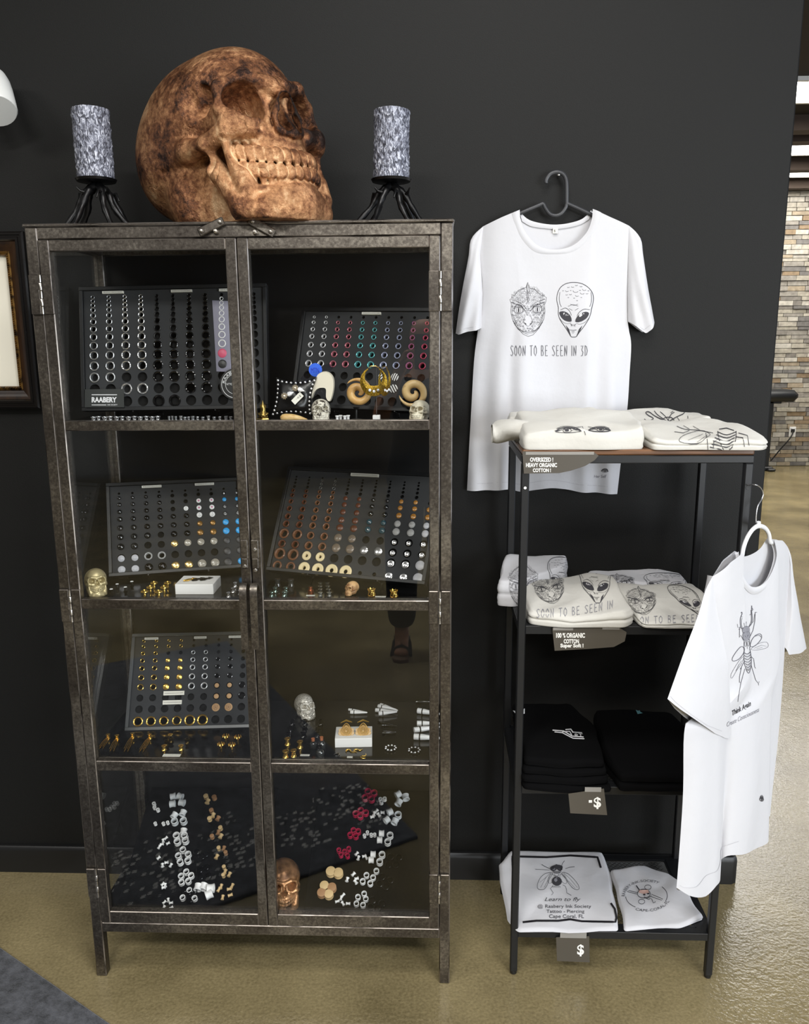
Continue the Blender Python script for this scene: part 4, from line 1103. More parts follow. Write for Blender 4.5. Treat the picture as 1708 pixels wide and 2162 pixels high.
def lay_print(name, art, surf, mats, parent, inv=None, lift=.0007, px_step=6., wscale=1.0):
    """lays art given in photograph pixels onto a surface: surf(px, py) -> (point, normal) or None"""
    m = MB(); cache = {}
    def hit(p):
        k = (round(p[0], 2), round(p[1], 2))
        if k not in cache:
            h = surf(*p); cache[k] = None if h is None else h[0]+h[1]*lift
        return cache[k]
    def quadf(ps, mi):
        hs = [hit(p) for p in ps]
        if any(h is None for h in hs): return
        if max((hs[i]-hs[0]).length for i in range(1, len(hs))) > .06: return
        m.add(hs, [tuple(range(len(hs)))], mi)
    for pts, w in art.st:
        q = [pts[0]]
        for a, b in zip(pts, pts[1:]):
            n = max(1, int(math.hypot(b[0]-a[0], b[1]-a[1])/px_step))
            q += [(a[0]+(b[0]-a[0])*i/n, a[1]+(b[1]-a[1])*i/n) for i in range(1, n+1)]
        L = []; R = []
        for i, p in enumerate(q):
            a, b = q[max(i-1, 0)], q[min(i+1, len(q)-1)]; dx_, dy_ = b[0]-a[0], b[1]-a[1]; d = math.hypot(dx_, dy_) or 1
            ww = w*wscale*.5; L.append((p[0]-dy_/d*ww, p[1]+dx_/d*ww)); R.append((p[0]+dy_/d*ww, p[1]-dx_/d*ww))
        for i in range(len(q)-1): quadf([L[i], L[i+1], R[i+1], R[i]], 0)
    for pts, mi in art.po:
        cx, cy = sum(p[0] for p in pts)/len(pts), sum(p[1] for p in pts)/len(pts)
        for i in range(len(pts)):
            a, b = pts[i], pts[(i+1) % len(pts)]
            for t0, t1 in ((0, .35), (.35, .7), (.7, 1.)):
                la = lambda p, t: (cx+(p[0]-cx)*t, cy+(p[1]-cy)*t)
                quadf([la(a, t0), la(a, t1), la(b, t1), la(b, t0)] if t0 else [(cx, cy), la(a, t1), la(b, t1)], mi)
    for v, t in art.tr:
        for f in t:
            stack = [[v[i] for i in f]]
            while stack:
                q = stack.pop(); e = [math.hypot(q[i][0]-q[(i+1) % 3][0], q[i][1]-q[(i+1) % 3][1]) for i in range(3)]; k = e.index(max(e))
                if e[k] > px_step*1.5:
                    mid = ((q[k][0]+q[(k+1) % 3][0])/2, (q[k][1]+q[(k+1) % 3][1])/2); o = q[(k+2) % 3]
                    stack.append([q[k], mid, o]); stack.append([mid, q[(k+1) % 3], o])
                else: quadf(q, 0)
    if not m.f: return None
    if inv is not None: m.v = [tuple(inv @ Vector(p)) for p in m.v]
    return m.build(name, mats, parent, 0)
def on_mesh(mbs, M=None):
    """ray caster from the photograph's pixels onto collected geometry"""
    vs = []; fs = []
    for b in mbs:
        o = len(vs); vs += [Vector(p) if M is None else M @ Vector(p) for p in b.v]; fs += [tuple(i+o for i in f) for f in b.f]
    t = BVHTree.FromPolygons(vs, fs)
    def f(px, py):
        d = (_fwd*FPX+_rt*(px-854)+_up*(1081-py)).normalized(); h = t.ray_cast(CAM, d)
        if h[0] is None: return None
        n = h[1] if h[1].dot(d) < 0 else -h[1]
        return h[0], n
    return f
def on_plane(o, n):
    def f(px, py): return PP(px, py, o, n), n
    return f
# ---------------------------------------------------------------- the drawings
def art_alien():
    A = Art(); z = lambda *p: [((a-838)/275, (b-910)/412) for a, b in p]
    A.line(z((975,912),(1030,922),(1080,955),(1108,1000),(1112,1050),(1098,1110),(1092,1145),(1075,1190),(1040,1245),(1005,1290),(985,1318),(965,1322),(945,1318),(925,1285),(900,1245),(865,1195),(850,1150),(850,1100),(838,1045),(845,990),(870,945),(915,918)), .014, True, 3)
    A.line(z((862,985),(856,1030),(862,1070),(872,1095)), .010, smooth=3).line(z((1094,985),(1098,1030),(1094,1070),(1084,1095)), .010, smooth=3)
    A.line(z((866,1118),(905,1104),(935,1128),(948,1160)), .010, smooth=3).line(z((1086,1118),(1045,1112),(1008,1135),(990,1165)), .010, smooth=3)
    A.poly(z((856,1138),(882,1128),(915,1138),(942,1165),(950,1202),(925,1206),(895,1196),(870,1172)), 2).poly(z((1080,1143),(1055,1132),(1020,1145),(990,1170),(976,1206),(1005,1210),(1040,1196),(1066,1175)), 2)
    A.ell(.225, .585, .050, .026, fill=True, mi=1, rot=.3).ell(.655, .60, .052, .026, fill=True, mi=1, rot=-.5).ell(.30, .60, .014, .010, fill=True, mi=1).ell(.735, .575, .014, .010, fill=True, mi=1)
    A.line(z((856,1175),(880,1205),(915,1222),(945,1215)), .006, smooth=3).line(z((1078,1180),(1050,1210),(1015,1225),(985,1220)), .006, smooth=3)
    for p in (((940,1222),(950,1232),(946,1242)), ((952,1224),(956,1240)), ((982,1224),(972,1234),(976,1243)), ((968,1226),(966,1240))): A.line(z(*p), .010)
    A.line(z((934,1268),(960,1272),(986,1268)), .010).line(z((948,1282),(972,1282)), .008).line(z((954,1292),(966,1292)), .006)
    A.line(z((922,1092),(960,1078),(1000,1090)), .007, smooth=3).line(z((940,1076),(970,1084),(998,1074)), .007, smooth=3).line(z((930,1108),(955,1122)), .007).line(z((1000,1106),(975,1122)), .007)
    A.poly(z((905,1232),(930,1262),(945,1316),(925,1290))).poly(z((1030,1236),(1005,1262),(985,1316),(1008,1288)))
    for x, y, r in ((925,945,8),(958,942,10),(985,930,9),(1020,938,9),(915,972,12),(980,972,20),(1045,962,14),(1030,988,16),(990,1008,12),(940,998,9),(912,1002,7),(1065,992,8),(925,1023,5),(968,1027,5),(1022,1022,5),(990,1045,6),(885,972,5),(1075,972,6),(1012,968,6),(942,970,5)):
        A.ell((x-838)/275, (y-910)/412, r/275, r*.75/412, .007, n=6, a0=.1+(.3 if r > 9 else 0), a1=math.pi*(1.0 if r > 9 else .9))
    return A
def art_lizard():
    A = Art(); z = lambda *p: [((a-483)/279, (b-910)/410) for a, b in p]; rr = random.Random(5)
    out = z((622,1318),(585,1300),(545,1255),(505,1190),(492,1130),(498,1075),(485,1040),(503,1028),(498,1000),(520,1012),(545,975),(590,955),(606,950),(620,910),(636,955),(672,965),(710,1000),(728,988),(735,1010),(761,1025),(755,1060),(745,1080),(750,1130),(740,1190),(705,1255),(660,1305))
    A.line(out, .009, True)
    A.line([(.5+(x-.5)*.93, .5+(y-.5)*.94) for x, y in out[:6]], .005).line([(.5+(x-.5)*.93, .5+(y-.5)*.94) for x, y in out[-6:]], .005)
    for cx, cy in ((552, 1120), (692, 1115)):
        x, y = (cx-483)/279, (cy-910)/410
        A.ell(x, y, .115, .062, .010).ell(x, y, .060, .055, .008).ell(x, y, .018, .048, fill=True).ell(x, y, .135, .078, .005)
        A.ell(x, y-.015, .125, .085, .012, n=10, a0=math.pi*1.05, a1=math.pi*1.95)
    A.line(z((508,1200),(550,1258),(590,1280),(622,1286),(660,1278),(700,1252),(738,1192)), .012, smooth=3)
    A.line(z((514,1215),(552,1268),(622,1298),(692,1266),(732,1210)), .006, smooth=3)
    A.line(z((600,1165),(588,1205),(605,1230),(622,1240),(640,1230),(655,1205),(642,1165)), .008, smooth=3)
    A.poly(z((596,1212),(612,1226),(600,1228))).poly(z((650,1212),(632,1226),(646,1228)))
    A.line(z((620,912),(612,950),(618,985),(614,1020),(622,1060)), .012, smooth=2).line(z((622,930),(632,970),(624,1010),(630,1050)), .008, smooth=2)
    A.line(z((496,1062),(530,1075),(575,1095),(605,1130)), .016, smooth=2).line(z((748,1058),(715,1070),(668,1092),(640,1128)), .016, smooth=2)
    A.line(z((492,1040),(525,1050),(570,1070),(612,1112)), .008, smooth=2).line(z((752,1038),(720,1046),(672,1066),(634,1110)), .008, smooth=2)
    for k in range(5):
        A.line(z((500+6*k,1150+16*k),(522+7*k,1166+18*k)), .008).line(z((744-6*k,1146+16*k),(722-7*k,1164+18*k)), .008)
    # scales: irregular little plates, growing towards the crown
    for j in range(21):
        for i in range(13):
            x, y = (i+.5*(j % 2))/12.5+rr.uniform(-.014, .014), .11+j*.041+rr.uniform(-.008, .008)
            hw = .46*math.sin(min(1, (y-.02)/.26)*math.pi/2)*(1 if y < .60 else max(0, 1-(y-.60)/.42)**.9)
            if abs(x-.5) > hw*.93 or y > .92: continue
            if any(((x-ex)/.135)**2+((y-ey)/.08)**2 < 1 for ex, ey in ((.247, .512), (.749, .50))): continue
            if .40 < x < .60 and .63 < y < .82: continue
            r = (.036 if y < .36 else .026)*rr.uniform(.8, 1.15); t0 = rr.uniform(0, 1.0); n = rr.choice((5, 6))
            pl = [(x+r*math.cos(t0+2*math.pi*q/n)*rr.uniform(.85, 1.1), y+r*.66*math.sin(t0+2*math.pi*q/n)*rr.uniform(.85, 1.1)) for q in range(n)]
            A.line(pl, .0042 if y < .4 else .0055, True)
            if rr.random() < .45: A.line([pl[0], (x, y), pl[2]], .006)
    return A
def art_beetle():
    A = Art()
    A.line([(.40,.235),(.375,.20),(.37,.15),(.385,.11),(.42,.075),(.415,.055),(.40,.065)], .014, smooth=3).line([(.57,.225),(.64,.19),(.66,.13),(.655,.06),(.665,.005)], .016, smooth=3)
    A.line([(.42,.235),(.40,.20),(.40,.15),(.415,.12)], .007, smooth=2).line([(.55,.23),(.61,.19),(.635,.14),(.635,.05)], .007, smooth=2)
    A.line([(.655,.06),(.69,.05),(.675,.03)], .010).line([(.64,.09),(.60,.10)], .008).line([(.39,.10),(.43,.11)], .008)
    A.line([(.47,.215),(.455,.175)], .007).line([(.50,.215),(.515,.165)], .007).line([(.30,.175),(.305,.21),(.385,.215)], .008).line([(.60,.205),(.69,.175),(.72,.10)], .007)
    A.poly([(.415,.235),(.49,.215),(.565,.225),(.575,.27),(.50,.285),(.425,.275)], 2, 2).line([(.415,.235),(.49,.215),(.565,.225),(.575,.27),(.50,.285),(.425,.275)], .009, True, 3)
    A.poly([(.42,.285),(.50,.275),(.58,.28),(.575,.345),(.50,.365),(.43,.35)], 2, 2).line([(.42,.285),(.50,.275),(.58,.28),(.575,.345),(.50,.365),(.43,.35)], .010, True, 3).line([(.46,.31),(.50,.335),(.55,.305)], .014)
    A.line([(.44,.365),(.43,.42),(.445,.46)], .010).line([(.565,.355),(.575,.42),(.565,.455)], .010).line([(.50,.37),(.505,.455)], .006).ell(.47, .40, .02, .028, .006).ell(.535, .40, .02, .028, .006)
    A.line([(.425,.44),(.37,.42),(.27,.455),(.155,.525),(.17,.56),(.30,.55),(.42,.49)], .012, True, 3)
    A.line([(.58,.43),(.62,.37),(.72,.325),(.83,.32),(.855,.36),(.77,.41),(.66,.44)], .012, True, 3).line([(.70,.335),(.80,.33),(.84,.355)], .010, smooth=2)
    A.line([(.42,.53),(.30,.57),(.12,.69),(.13,.74),(.25,.66),(.36,.60)], .006, True, 3).line([(.36,.57),(.22,.67)], .005).line([(.30,.60),(.24,.66)], .004)
    A.line([(.60,.46),(.75,.42),(.96,.415),(.98,.47),(.80,.485),(.63,.475)], .006, True, 3).line([(.66,.46),(.84,.44),(.95,.46)], .005).line([(.72,.47),(.86,.465)], .004)
    A.line([(.44,.46),(.42,.52),(.425,.60),(.465,.68),(.51,.715),(.55,.68),(.585,.60),(.58,.51),(.565,.455)], .012, False, 3)
    for k in range(7):
        y = .50+k*.029; w = .078*(1 if k < 4 else 1-(k-3)*.20); c = .505
        A.line([(c-w, y-.012), (c, y+.008), (c+w, y-.012)], .012-.0005*k, smooth=3).line([(c-w*.9, y-.002), (c, y+.017), (c+w*.9, y-.002)], .005, smooth=3)
    A.line([(.43,.36),(.37,.30),(.335,.32),(.345,.24),(.36,.21)], .011).line([(.57,.34),(.66,.27),(.72,.17),(.74,.08),(.78,.085)], .011).line([(.345,.24),(.325,.225)], .009)
    A.line([(.43,.58),(.36,.63),(.30,.74),(.295,.80)], .010).line([(.35,.64),(.32,.66)], .008).line([(.43,.66),(.33,.80),(.26,.95),(.245,1.0)], .009).line([(.33,.80),(.31,.80)], .008)
    A.line([(.58,.54),(.64,.57),(.655,.66),(.675,.675)], .010).line([(.57,.62),(.61,.70),(.66,.80),(.72,.84),(.735,.82)], .010).line([(.72,.84),(.715,.86)], .008)
    return A
def art_fly():
    A = Art()
    A.line([(.44,.16),(.40,.135),(.31,.12)], .012).line([(.60,.17),(.64,.06),(.69,0)], .012).line([(.69,0),(.68,.03)], .009).line([(.35,.135),(.22,.06),(.15,.02)], .012) if False else None
    A.line([(.36,.22),(.30,.20),(.20,.14),(.15,.10)], .011).line([(.70,.22),(.80,.18),(.92,.165)], .010).line([(.33,.26),(.18,.245),(.0,.235)], .009).line([(.62,.14),(.64,.07),(.69,.0)], .012)
    A.poly([(.345,.185),(.40,.14),(.50,.11),(.60,.125),(.645,.18),(.60,.215),(.48,.225),(.38,.215)], 2).poly([(.46,.115),(.50,.095),(.54,.12)])
    A.ell(.42, .225, .075, .055, fill=True).ell(.57, .22, .065, .055, fill=True).ell(.43, .225, .035, .030, fill=True, mi=2).ell(.56, .22, .030, .030, fill=True, mi=2)
    A.line([(.40,.28),(.50,.30),(.60,.275)], .016, smooth=2).line([(.40,.305),(.50,.33),(.60,.30)], .014, smooth=2).line([(.42,.335),(.50,.35),(.58,.33)], .010)
    A.ell(.49, .56, .115, .125, fill=True).ell(.47, .53, .04, .05, fill=True, mi=2)
    A.poly([(.49,.40),(.42,.50),(.56,.50)], 0, 2).line([(.44,.37),(.49,.47),(.55,.36)], .012)
    A.line([(.36,.32),(.22,.36),(.11,.48),(.05,.66),(.07,.78),(.20,.78),(.28,.64),(.33,.48),(.40,.36)], .010, True, 3).line([(.36,.33),(.25,.45),(.12,.74)], .006).line([(.36,.34),(.29,.52),(.20,.74)], .006).line([(.26,.44),(.10,.60)], .005)
    A.line([(.38,.36),(.31,.45),(.29,.58),(.34,.62),(.41,.55),(.44,.43)], .008, True, 3)
    A.line([(.64,.32),(.76,.36),(.88,.50),(.97,.66),(.98,.78),(.88,.78),(.78,.66),(.70,.50),(.62,.37)], .010, True, 3).line([(.66,.34),(.80,.50),(.95,.74)], .006).line([(.65,.35),(.74,.54),(.90,.76)], .006)
    A.line([(.60,.36),(.68,.45),(.72,.58),(.67,.63),(.60,.56),(.56,.44)], .008, True, 3)
    A.line([(.40,.68),(.34,.76),(.40,.88),(.36,.94)], .010).line([(.62,.66),(.68,.70),(.70,.80),(.70,.88),(.80,.95)], .010)
    for k in range(9): A.line([(.40+.02*k, .68+.012*math.sin(k)), (.39+.022*k, .735)], .006)
    return A
def art_eye(w=.02):
    A = Art()
    A.line([(0,.55),(.15,.40),(.40,.22),(.65,.20),(.88,.35),(1,.62)], w*1.3, smooth=3).line([(0,.55),(.25,.72),(.55,.78),(.85,.72),(1,.62)], w, smooth=3)
    A.line([(.05,.42),(.35,.08),(.70,.05),(.95,.30)], w*.8, smooth=3).ell(.55, .48, .16, .26, w*.9).ell(.56, .46, .08, .14, fill=True).line([(.75,.40),(.95,.58)], w).line([(.15,.45),(.30,.40),(.40,.55)], w*.7)
    return A
def art_antlers():
    A = Art()
    A.line([(0,.75),(.08,.95),(.20,.70),(.10,.45),(.03,.20),(.10,.10),(.22,.45),(.42,.85)], .018, smooth=3).line([(.22,.02),(.30,.40),(.50,.95)], .016, smooth=3).line([(.35,.10),(.45,.45),(.55,.95)], .014, smooth=2)
    A.line([(.52,.9),(.60,.30),(.74,.02)], .016, smooth=2).line([(.55,.95),(.72,.55),(.86,.30),(.90,.05)], .018, smooth=3).line([(.58,.2),(.64,.05)], .012).line([(.72,.55),(.78,.9)], .012).line([(.40,.80),(.48,.60),(.60,.62),(.66,.85)], .016, smooth=2)
    A.line([(.96,.10),(.97,.85)], .014).line([(.94,.12),(1.0,.10)], .010).line([(.94,.85),(1.0,.86)], .010)
    return A
M_CLOTH = mat('white_cotton_jersey', '#d0d0d4', .92, bump=.30, bscale=30, bdist=.004, sheen=.15)
M_CREAMC = mat('heavy_white_cotton', '#cfcdc6', .92, bump=.40, bscale=34, bdist=.005, sheen=.15)
M_BLACKC = mat('black_cotton_jersey', '#050506', .95, bump=.4, bscale=30, bdist=.005, sheen=.0, spec=.12)
M_PRINT = mat('charcoal_screen_print', '#3b3a3f', .8); M_PRINTW = mat('white_screen_print', '#e2e2e4', .8); M_PRINTG = mat('grey_screen_print', '#8d8d95', .8)
PM = [M_PRINT, M_PRINTW, M_PRINTG]
def noise2(x, y, s): return math.sin(x*s+1.3*math.sin(y*s*.7+.5))*math.cos(y*s*.9+.8*math.sin(x*s*.6))
def polyf(pts):
    """arc length parametrised polyline of pixel points"""
    d = [0]
    for a, b in zip(pts, pts[1:]): d.append(d[-1]+math.hypot(b[0]-a[0], b[1]-a[1]))
    def f(t):
        s = t*d[-1]
        for i in range(len(pts)-1):
            if s <= d[i+1] or i == len(pts)-2:
                k = (s-d[i])/max(d[i+1]-d[i], 1e-9); return Vector((pts[i][0]+(pts[i+1][0]-pts[i][0])*k, pts[i][1]+(pts[i+1][1]-pts[i][1])*k))
    return f
def smooth_px(pts, n=6): return [(p.x, p.y) for p in catmull([(a, b, 0) for a, b in pts], n)]
def coons(top, bot, lef, rig):
    T, B, L, R = polyf(top), polyf(bot), polyf(lef), polyf(rig)
    c00, c10, c01, c11 = T(0), T(1), B(0), B(1)
    def f(u, v): return (1-v)*T(u)+v*B(u)+(1-u)*L(v)+u*R(v)-((1-u)*(1-v)*c00+u*(1-v)*c10+(1-u)*v*c01+u*v*c11)
    return f
def sheet(f, off, nu, nv, plane_o, n):
    m = MB()
    m.grid(lambda u, v: PP(*f(u, v), plane_o, n)+n*off(u, v), nu, nv); return m
# ---------------------------------------------------------------- T-shirt hung on the wall
ya, nw = -.012, Vector((0, -1, 0)); po = Vector((0, ya, 0))
wz = zmap(3.558, 940, 340); hz_ = zmap(2.512, 960, 820)
shirt = thing('tee_shirt', 'white T-shirt with lizard and alien heads hung on the dark wall', 'T-shirt', (.29, -.03, 1.16))
sinv = T3((-.29, .03, -1.16))
L_top = [wz(285, 492), wz(420, 430), wz(553, 376)]
neck_f = smooth_px([wz(553, 376), wz(560, 450), wz(600, 545), wz(690, 640), wz(815, 672), wz(950, 640), wz(1050, 545), wz(1088, 450), wz(1096, 370)], 5)
R_top = [wz(1096, 370), wz(1230, 430), wz(1378, 488)]
hem = smooth_px([hz_(65, 540), hz_(170, 536), hz_(280, 530), hz_(345, 541), hz_(420, 530), hz_(500, 520), hz_(580, 527), hz_(660, 543), hz_(760, 549), hz_(860, 559)], 4)
left = smooth_px([wz(285, 492), wz(262, 700), wz(280, 1000), wz(245, 1270), wz(216, 1500), wz(196, 1850), (990, 950), hz_(65, 540)], 4)
right = smooth_px([wz(1378, 488), wz(1372, 700), wz(1366, 1000), wz(1370, 1230), wz(1394, 1370), wz(1382, 1600), wz(1366, 1850), (1313, 950), hz_(860, 559)], 4)
bodyf = coons(L_top+neck_f[1:]+R_top[1:], hem, left, right)
def off_body(u, v):
    e = 1-abs(2*u-1)**7; q = noise2(u*6, v*2.2, 1.7)
    fold = .010*math.sin(u*34+2.2*math.sin(v*3.1)+.6)*min(1, max(0, (v-.25)/.5))*(.45+.55*math.sin(u*7+1))
    return .004+e*(.018+.011*q*min(1, v*3)+fold+.010*max(0, v-.3)*math.sin(u*9.5+.8))
front = sheet(bodyf, off_body, 61, 71, po, nw)
def bpart(mb, name, m, par, inv_, sm=60):
    mb.v = [tuple(inv_ @ Vector(p)) for p in mb.v]; return mb.build(name, m, par, sm)
neck_b = smooth_px([wz(553, 376), wz(620, 440), wz(720, 470), wz(825, 480), wz(930, 468), wz(1030, 435), wz(1096, 370)], 5)
backf = coons(L_top+neck_b[1:]+R_top[1:], hem, left, right)
back = sheet(backf, lambda u, v: .0025, 31, 21, po, nw)
hits = [front]
slv = []
for sd, seam, outer, cuff in (('left', [(285, 492), (262, 700), (280, 1000), (270, 1255)], [(285, 492), (225, 545), (188, 605), (175, 720), (140, 900), (105, 1100), (78, 1296)], [(78, 1296), (100, 1306), (160, 1283), (230, 1274), (270, 1255)]),
        ('right', [(1378, 488), (1372, 700), (1366, 1000), (1368, 1205)], [(1378, 488), (1430, 535), (1470, 600), (1482, 700), (1518, 950), (1545, 1100), (1565, 1212)], [(1565, 1212), (1540, 1260), (1494, 1296), (1440, 1262), (1368, 1205)])):
    a = smooth_px([wz(*p) for p in outer], 4); b = [wz(*p) for p in seam]; c = [wz(*p) for p in cuff]
    f = coons([wz(*outer[0]), (wz(*outer[0])[0]+.01, wz(*outer[0])[1])], c, a, b)
    fr = sheet(f, lambda u, v: .004+(1-abs(2*u-1)**3)*(.018*min(1, v*1.6)+.005*math.sin(u*9+v*7)*v)+.004*v, 19, 25, po, nw)
    bk = sheet(f, lambda u, v: .002, 7, 11, po, nw); slv.append((fr, bk, c))
    hits.append(fr)
surfw = on_mesh(hits)
# collar band: strip between neckline and outer collar line, slightly proud
cin = neck_f; cout = smooth_px([wz(495, 402), wz(515, 480), wz(565, 590), wz(670, 690), wz(815, 708), wz(965, 690), wz(1080, 590), wz(1140, 480), wz(1158, 396)], 5)
fi, fo_ = polyf(cin), polyf(cout)
col = MB(); col.grid(lambda u, v: PP(*((1-v)*fi(u)+v*fo_(u)), po, nw)+nw*(.0215+.0025*math.sin(math.pi*v)), 49, 5)
cb = MB(); bi = polyf(neck_b); bo = polyf(smooth_px([wz(575, 455), wz(640, 492), wz(740, 508), wz(825, 514), wz(910, 505), wz(1010, 480), wz(1078, 440)], 5))
cb.grid(lambda u, v: PP(*((1-v)*bi(u)+v*bo(u)), po, nw)+nw*(.0055+.001*math.sin(math.pi*v)), 31, 4)
bpart(front, 'front_panel', M_CLOTH, shirt, sinv); bpart(back, 'back_panel', M_CLOTH, shirt, sinv)
for fr, bk, c in slv:
    s_ = bpart(fr, 'sleeve', M_CLOTH, shirt, sinv); bpart(bk, 'sleeve_back', M_CLOTH, s_, sinv)
c_ = bpart(col, 'collar', M_CLOTH, shirt, sinv); bpart(cb, 'collar_back', M_CLOTH, c_, sinv)
q = PP(*wz(824, 525), po, nw)+nw*.008
tg = bpart(MB().box(q.x-.0062, q.x+.0062, q.y-.0006, q.y+.0006, q.z-.0068, q.z+.0062), 'neck_tag', M_PAPER, shirt, sinv)
A = Art(); A.text('S', *wz(818, 532), 4.6, bold=.02); lay_print('size_mark', A, on_plane(q-Vector((0, .0012, 0)), nw), PM, tg, sinv, lift=0)
A = art_lizard().map(lambda x, y: wz(483+x*279, 910+y*410)); lay_print('lizard_print', A, surfw, PM, shirt, sinv, wscale=74)
A = art_alien().map(lambda x, y: wz(838+x*275, 910+y*412)); lay_print('alien_print', A, surfw, PM, shirt, sinv, wscale=84)
A = Art()
def thin_caps(A, s, x0, x1, base, h, zf, w=2.0, tilt=0.):
    """tall thin hand lettering drawn as strokes, spread between x0 and x1"""
    G = {'S': [[(.9,.12),(.5,0),(.1,.2),(.5,.48),(.9,.75),(.5,1),(.05,.88)]], 'O': [[(.5,0),(.1,.3),(.1,.75),(.5,1),(.9,.7),(.9,.3),(.5,0)]], 'N': [[(.1,1),(.12,0),(.85,1),(.9,0)]], 'T': [[(0,.04),(1,0)],[(.5,.02),(.5,1)]],
         'B': [[(.15,0),(.15,1),(.7,.95),(.85,.72),(.6,.5),(.15,.48)],[(.15,0),(.65,.05),(.75,.28),(.55,.48)]], 'E': [[(.85,0),(.15,.02),(.15,1),(.9,.97)],[(.15,.48),(.7,.46)]], 'I': [[(.5,0),(.5,1)]], '3': [[(.1,.06),(.85,.03),(.4,.42),(.85,.65),(.6,.96),(.1,1)]], 'D': [[(.15,0),(.15,1),(.6,.9),(.9,.5),(.6,.1),(.15,0)]]}
    wd = {' ': .75, 'I': .5}; tot = sum(wd.get(c, 1.) for c in s); st = (x1-x0)/tot; x = x0
    for c in s:
        k = wd.get(c, 1.)*st
        for g in G.get(c, []):
            A.line([zf(x+k*.12+px_*k*.72, base+tilt*(x-x0)-h*(1-py_)) for px_, py_ in g], w)
        x += k
thin_caps(A, 'SOON TO BE SEEN IN 3D', 486, 1074, 1464, 78, wz, 1.5)
lay_print('slogan_print', A, surfw, [mat('mid_grey_print', '#6a6a70', .8)], shirt, sinv)
A = art_eye(.06).map(lambda x, y: hz_(778+x*36, 424+y*26)); lay_print('eye_print', A, surfw, PM, shirt, sinv, wscale=16)
A = Art(); A.text('Her Self', *hz_(738, 474), 6.2, w=27, shear=.25); lay_print('small_lettering', A, surfw, [M_PRINTG], shirt, sinv)
# hem and cuff stitching
A = Art(); M_STITCH = mat('grey_stitch', '#bdbcc1', .9)
A.line([(x, y-13) for x, y in hem[2:-2]], .9); lay_print('hem_stitching', A, surfw, [M_STITCH], shirt, sinv, lift=.0005)
for fr, bk, c in slv:
    A = Art(); A.line([(x+(4 if i == 0 else 0), y-8) for i, (x, y) in enumerate(c)][1:-1], .8); lay_print('cuff_stitching', A, surfw, [M_STITCH], shirt, sinv, lift=.0005)
# hanger and nail
M_HANG = mat('dark_grey_plastic_hanger', '#37383b', .4)
hg = thing('coat_hanger', 'dark plastic hanger holding the white T-shirt on the wall', 'hanger', (.29, -.02, 1.87))
hinv = T3((-.29, .02, -1.87)); hp = lambda x, y, d=.020: PP(*wz(x, y), Vector((0, -d, 0)), nw)
m = MB(); pts = catmull([hp(757, 168), hp(760, 140), hp(782, 105), hp(815, 86), hp(852, 84), hp(888, 100), hp(908, 140), hp(913, 200), hp(913, 270), hp(913, 325)], 5)
m.tube(pts, [.0042]+[.0050]*(len(pts)-1), 10, flat=.75)
bpart(m, 'hook', M_HANG, hg, hinv)
m = MB(); m.tube(catmull([hp(440, 462, .012), hp(500, 425, .014), hp(560, 394), hp(700, 334), hp(735, 322), hp(752, 352), hp(785, 396), hp(828, 410), hp(872, 394), hp(905, 350), hp(915, 322), hp(960, 338), hp(1095, 400), hp(1150, 425, .014), hp(1220, 465, .012)], 5), .0046, 10, flat=.75)
m.tube([hp(440, 470, .010), hp(500, 622, .010), hp(830, 634, .010), hp(1150, 622, .010), hp(1220, 470, .010)], .0040, 8)
bpart(m, 'shoulder_bar', M_HANG, hg, hinv)
q = P(*wz(848, 103), y=-.012); o = MB().lathe([(0, -.026), (.0016, -.026), (.0016, .006), (.0034, .0065), (.0034, .008), (0, .009)], 12, T3(q) @ RX(math.radians(90))).build('wall_nail', M_CHROME)
tag(o, 'small bright nail in the dark wall through the hanger hook', 'nail')
# ---------------------------------------------------------------- T-shirt hung on the right post of the rack
a3, b3 = Vector((.534, -.57, 1.046)), Vector((.836, -.25, 1.066)); dd = Vector((b3.x-a3.x, b3.y-a3.y, 0)).normalized()
n3 = Vector((dd.y, -dd.x, 0)); o3 = (a3+b3)/2; rz_ = zmap(2.402, 1380, 1000)
sh2 = thing('tee_shirt', 'white T-shirt with a stag beetle print hung on the rack post', 'T-shirt', (o3.x, o3.y, .45)); i3 = T3((-o3.x, -o3.y, -.45))
Lt = [rz_(300, 520), rz_(350, 440), rz_(415, 388)]
nf = smooth_px([rz_(415, 388), rz_(408, 440), rz_(420, 510), rz_(450, 560), rz_(490, 566), rz_(530, 535), rz_(560, 470), rz_(578, 400), rz_(572, 330)], 5)
Rt = [rz_(572, 330), rz_(630, 335), rz_(680, 372)]
lef = smooth_px([rz_(300, 520), rz_(300, 660), rz_(318, 900), rz_(335, 1120), rz_(200, 1240), rz_(156, 1300), rz_(150, 1600), rz_(135, 1850), rz_(116, 2100)], 4)
rig = smooth_px([rz_(680, 372), rz_(690, 460), rz_(678, 640), rz_(664, 900), rz_(655, 1050), rz_(640, 1250), rz_(626, 1400), rz_(608, 1560), rz_(590, 1738)], 4)
hm = smooth_px([rz_(116, 2100), rz_(150, 2124), rz_(215, 2120), rz_(262, 2065), rz_(318, 2040), rz_(336, 1985), rz_(342, 1925), rz_(400, 1900), rz_(520, 1853), rz_(533, 1800), rz_(534, 1744), rz_(590, 1738)], 4)
bf = coons(Lt+nf[1:]+Rt[1:], hm, lef, rig)
def off3(u, v):
    e = 1-abs(2*u-1)**6
    return e*(.018+.008*math.sin(u*11+.5)*min(1, v*2.5)*v*2+.004*noise2(u*5, v*3, 2.)+.007*math.sin(u*23+1.5)*v*v)
fr3 = sheet(bf, off3, 61, 71, o3, n3)
bnk = smooth_px([rz_(415, 388), rz_(440, 420), rz_(490, 412), rz_(540, 380), rz_(572, 330)], 5)
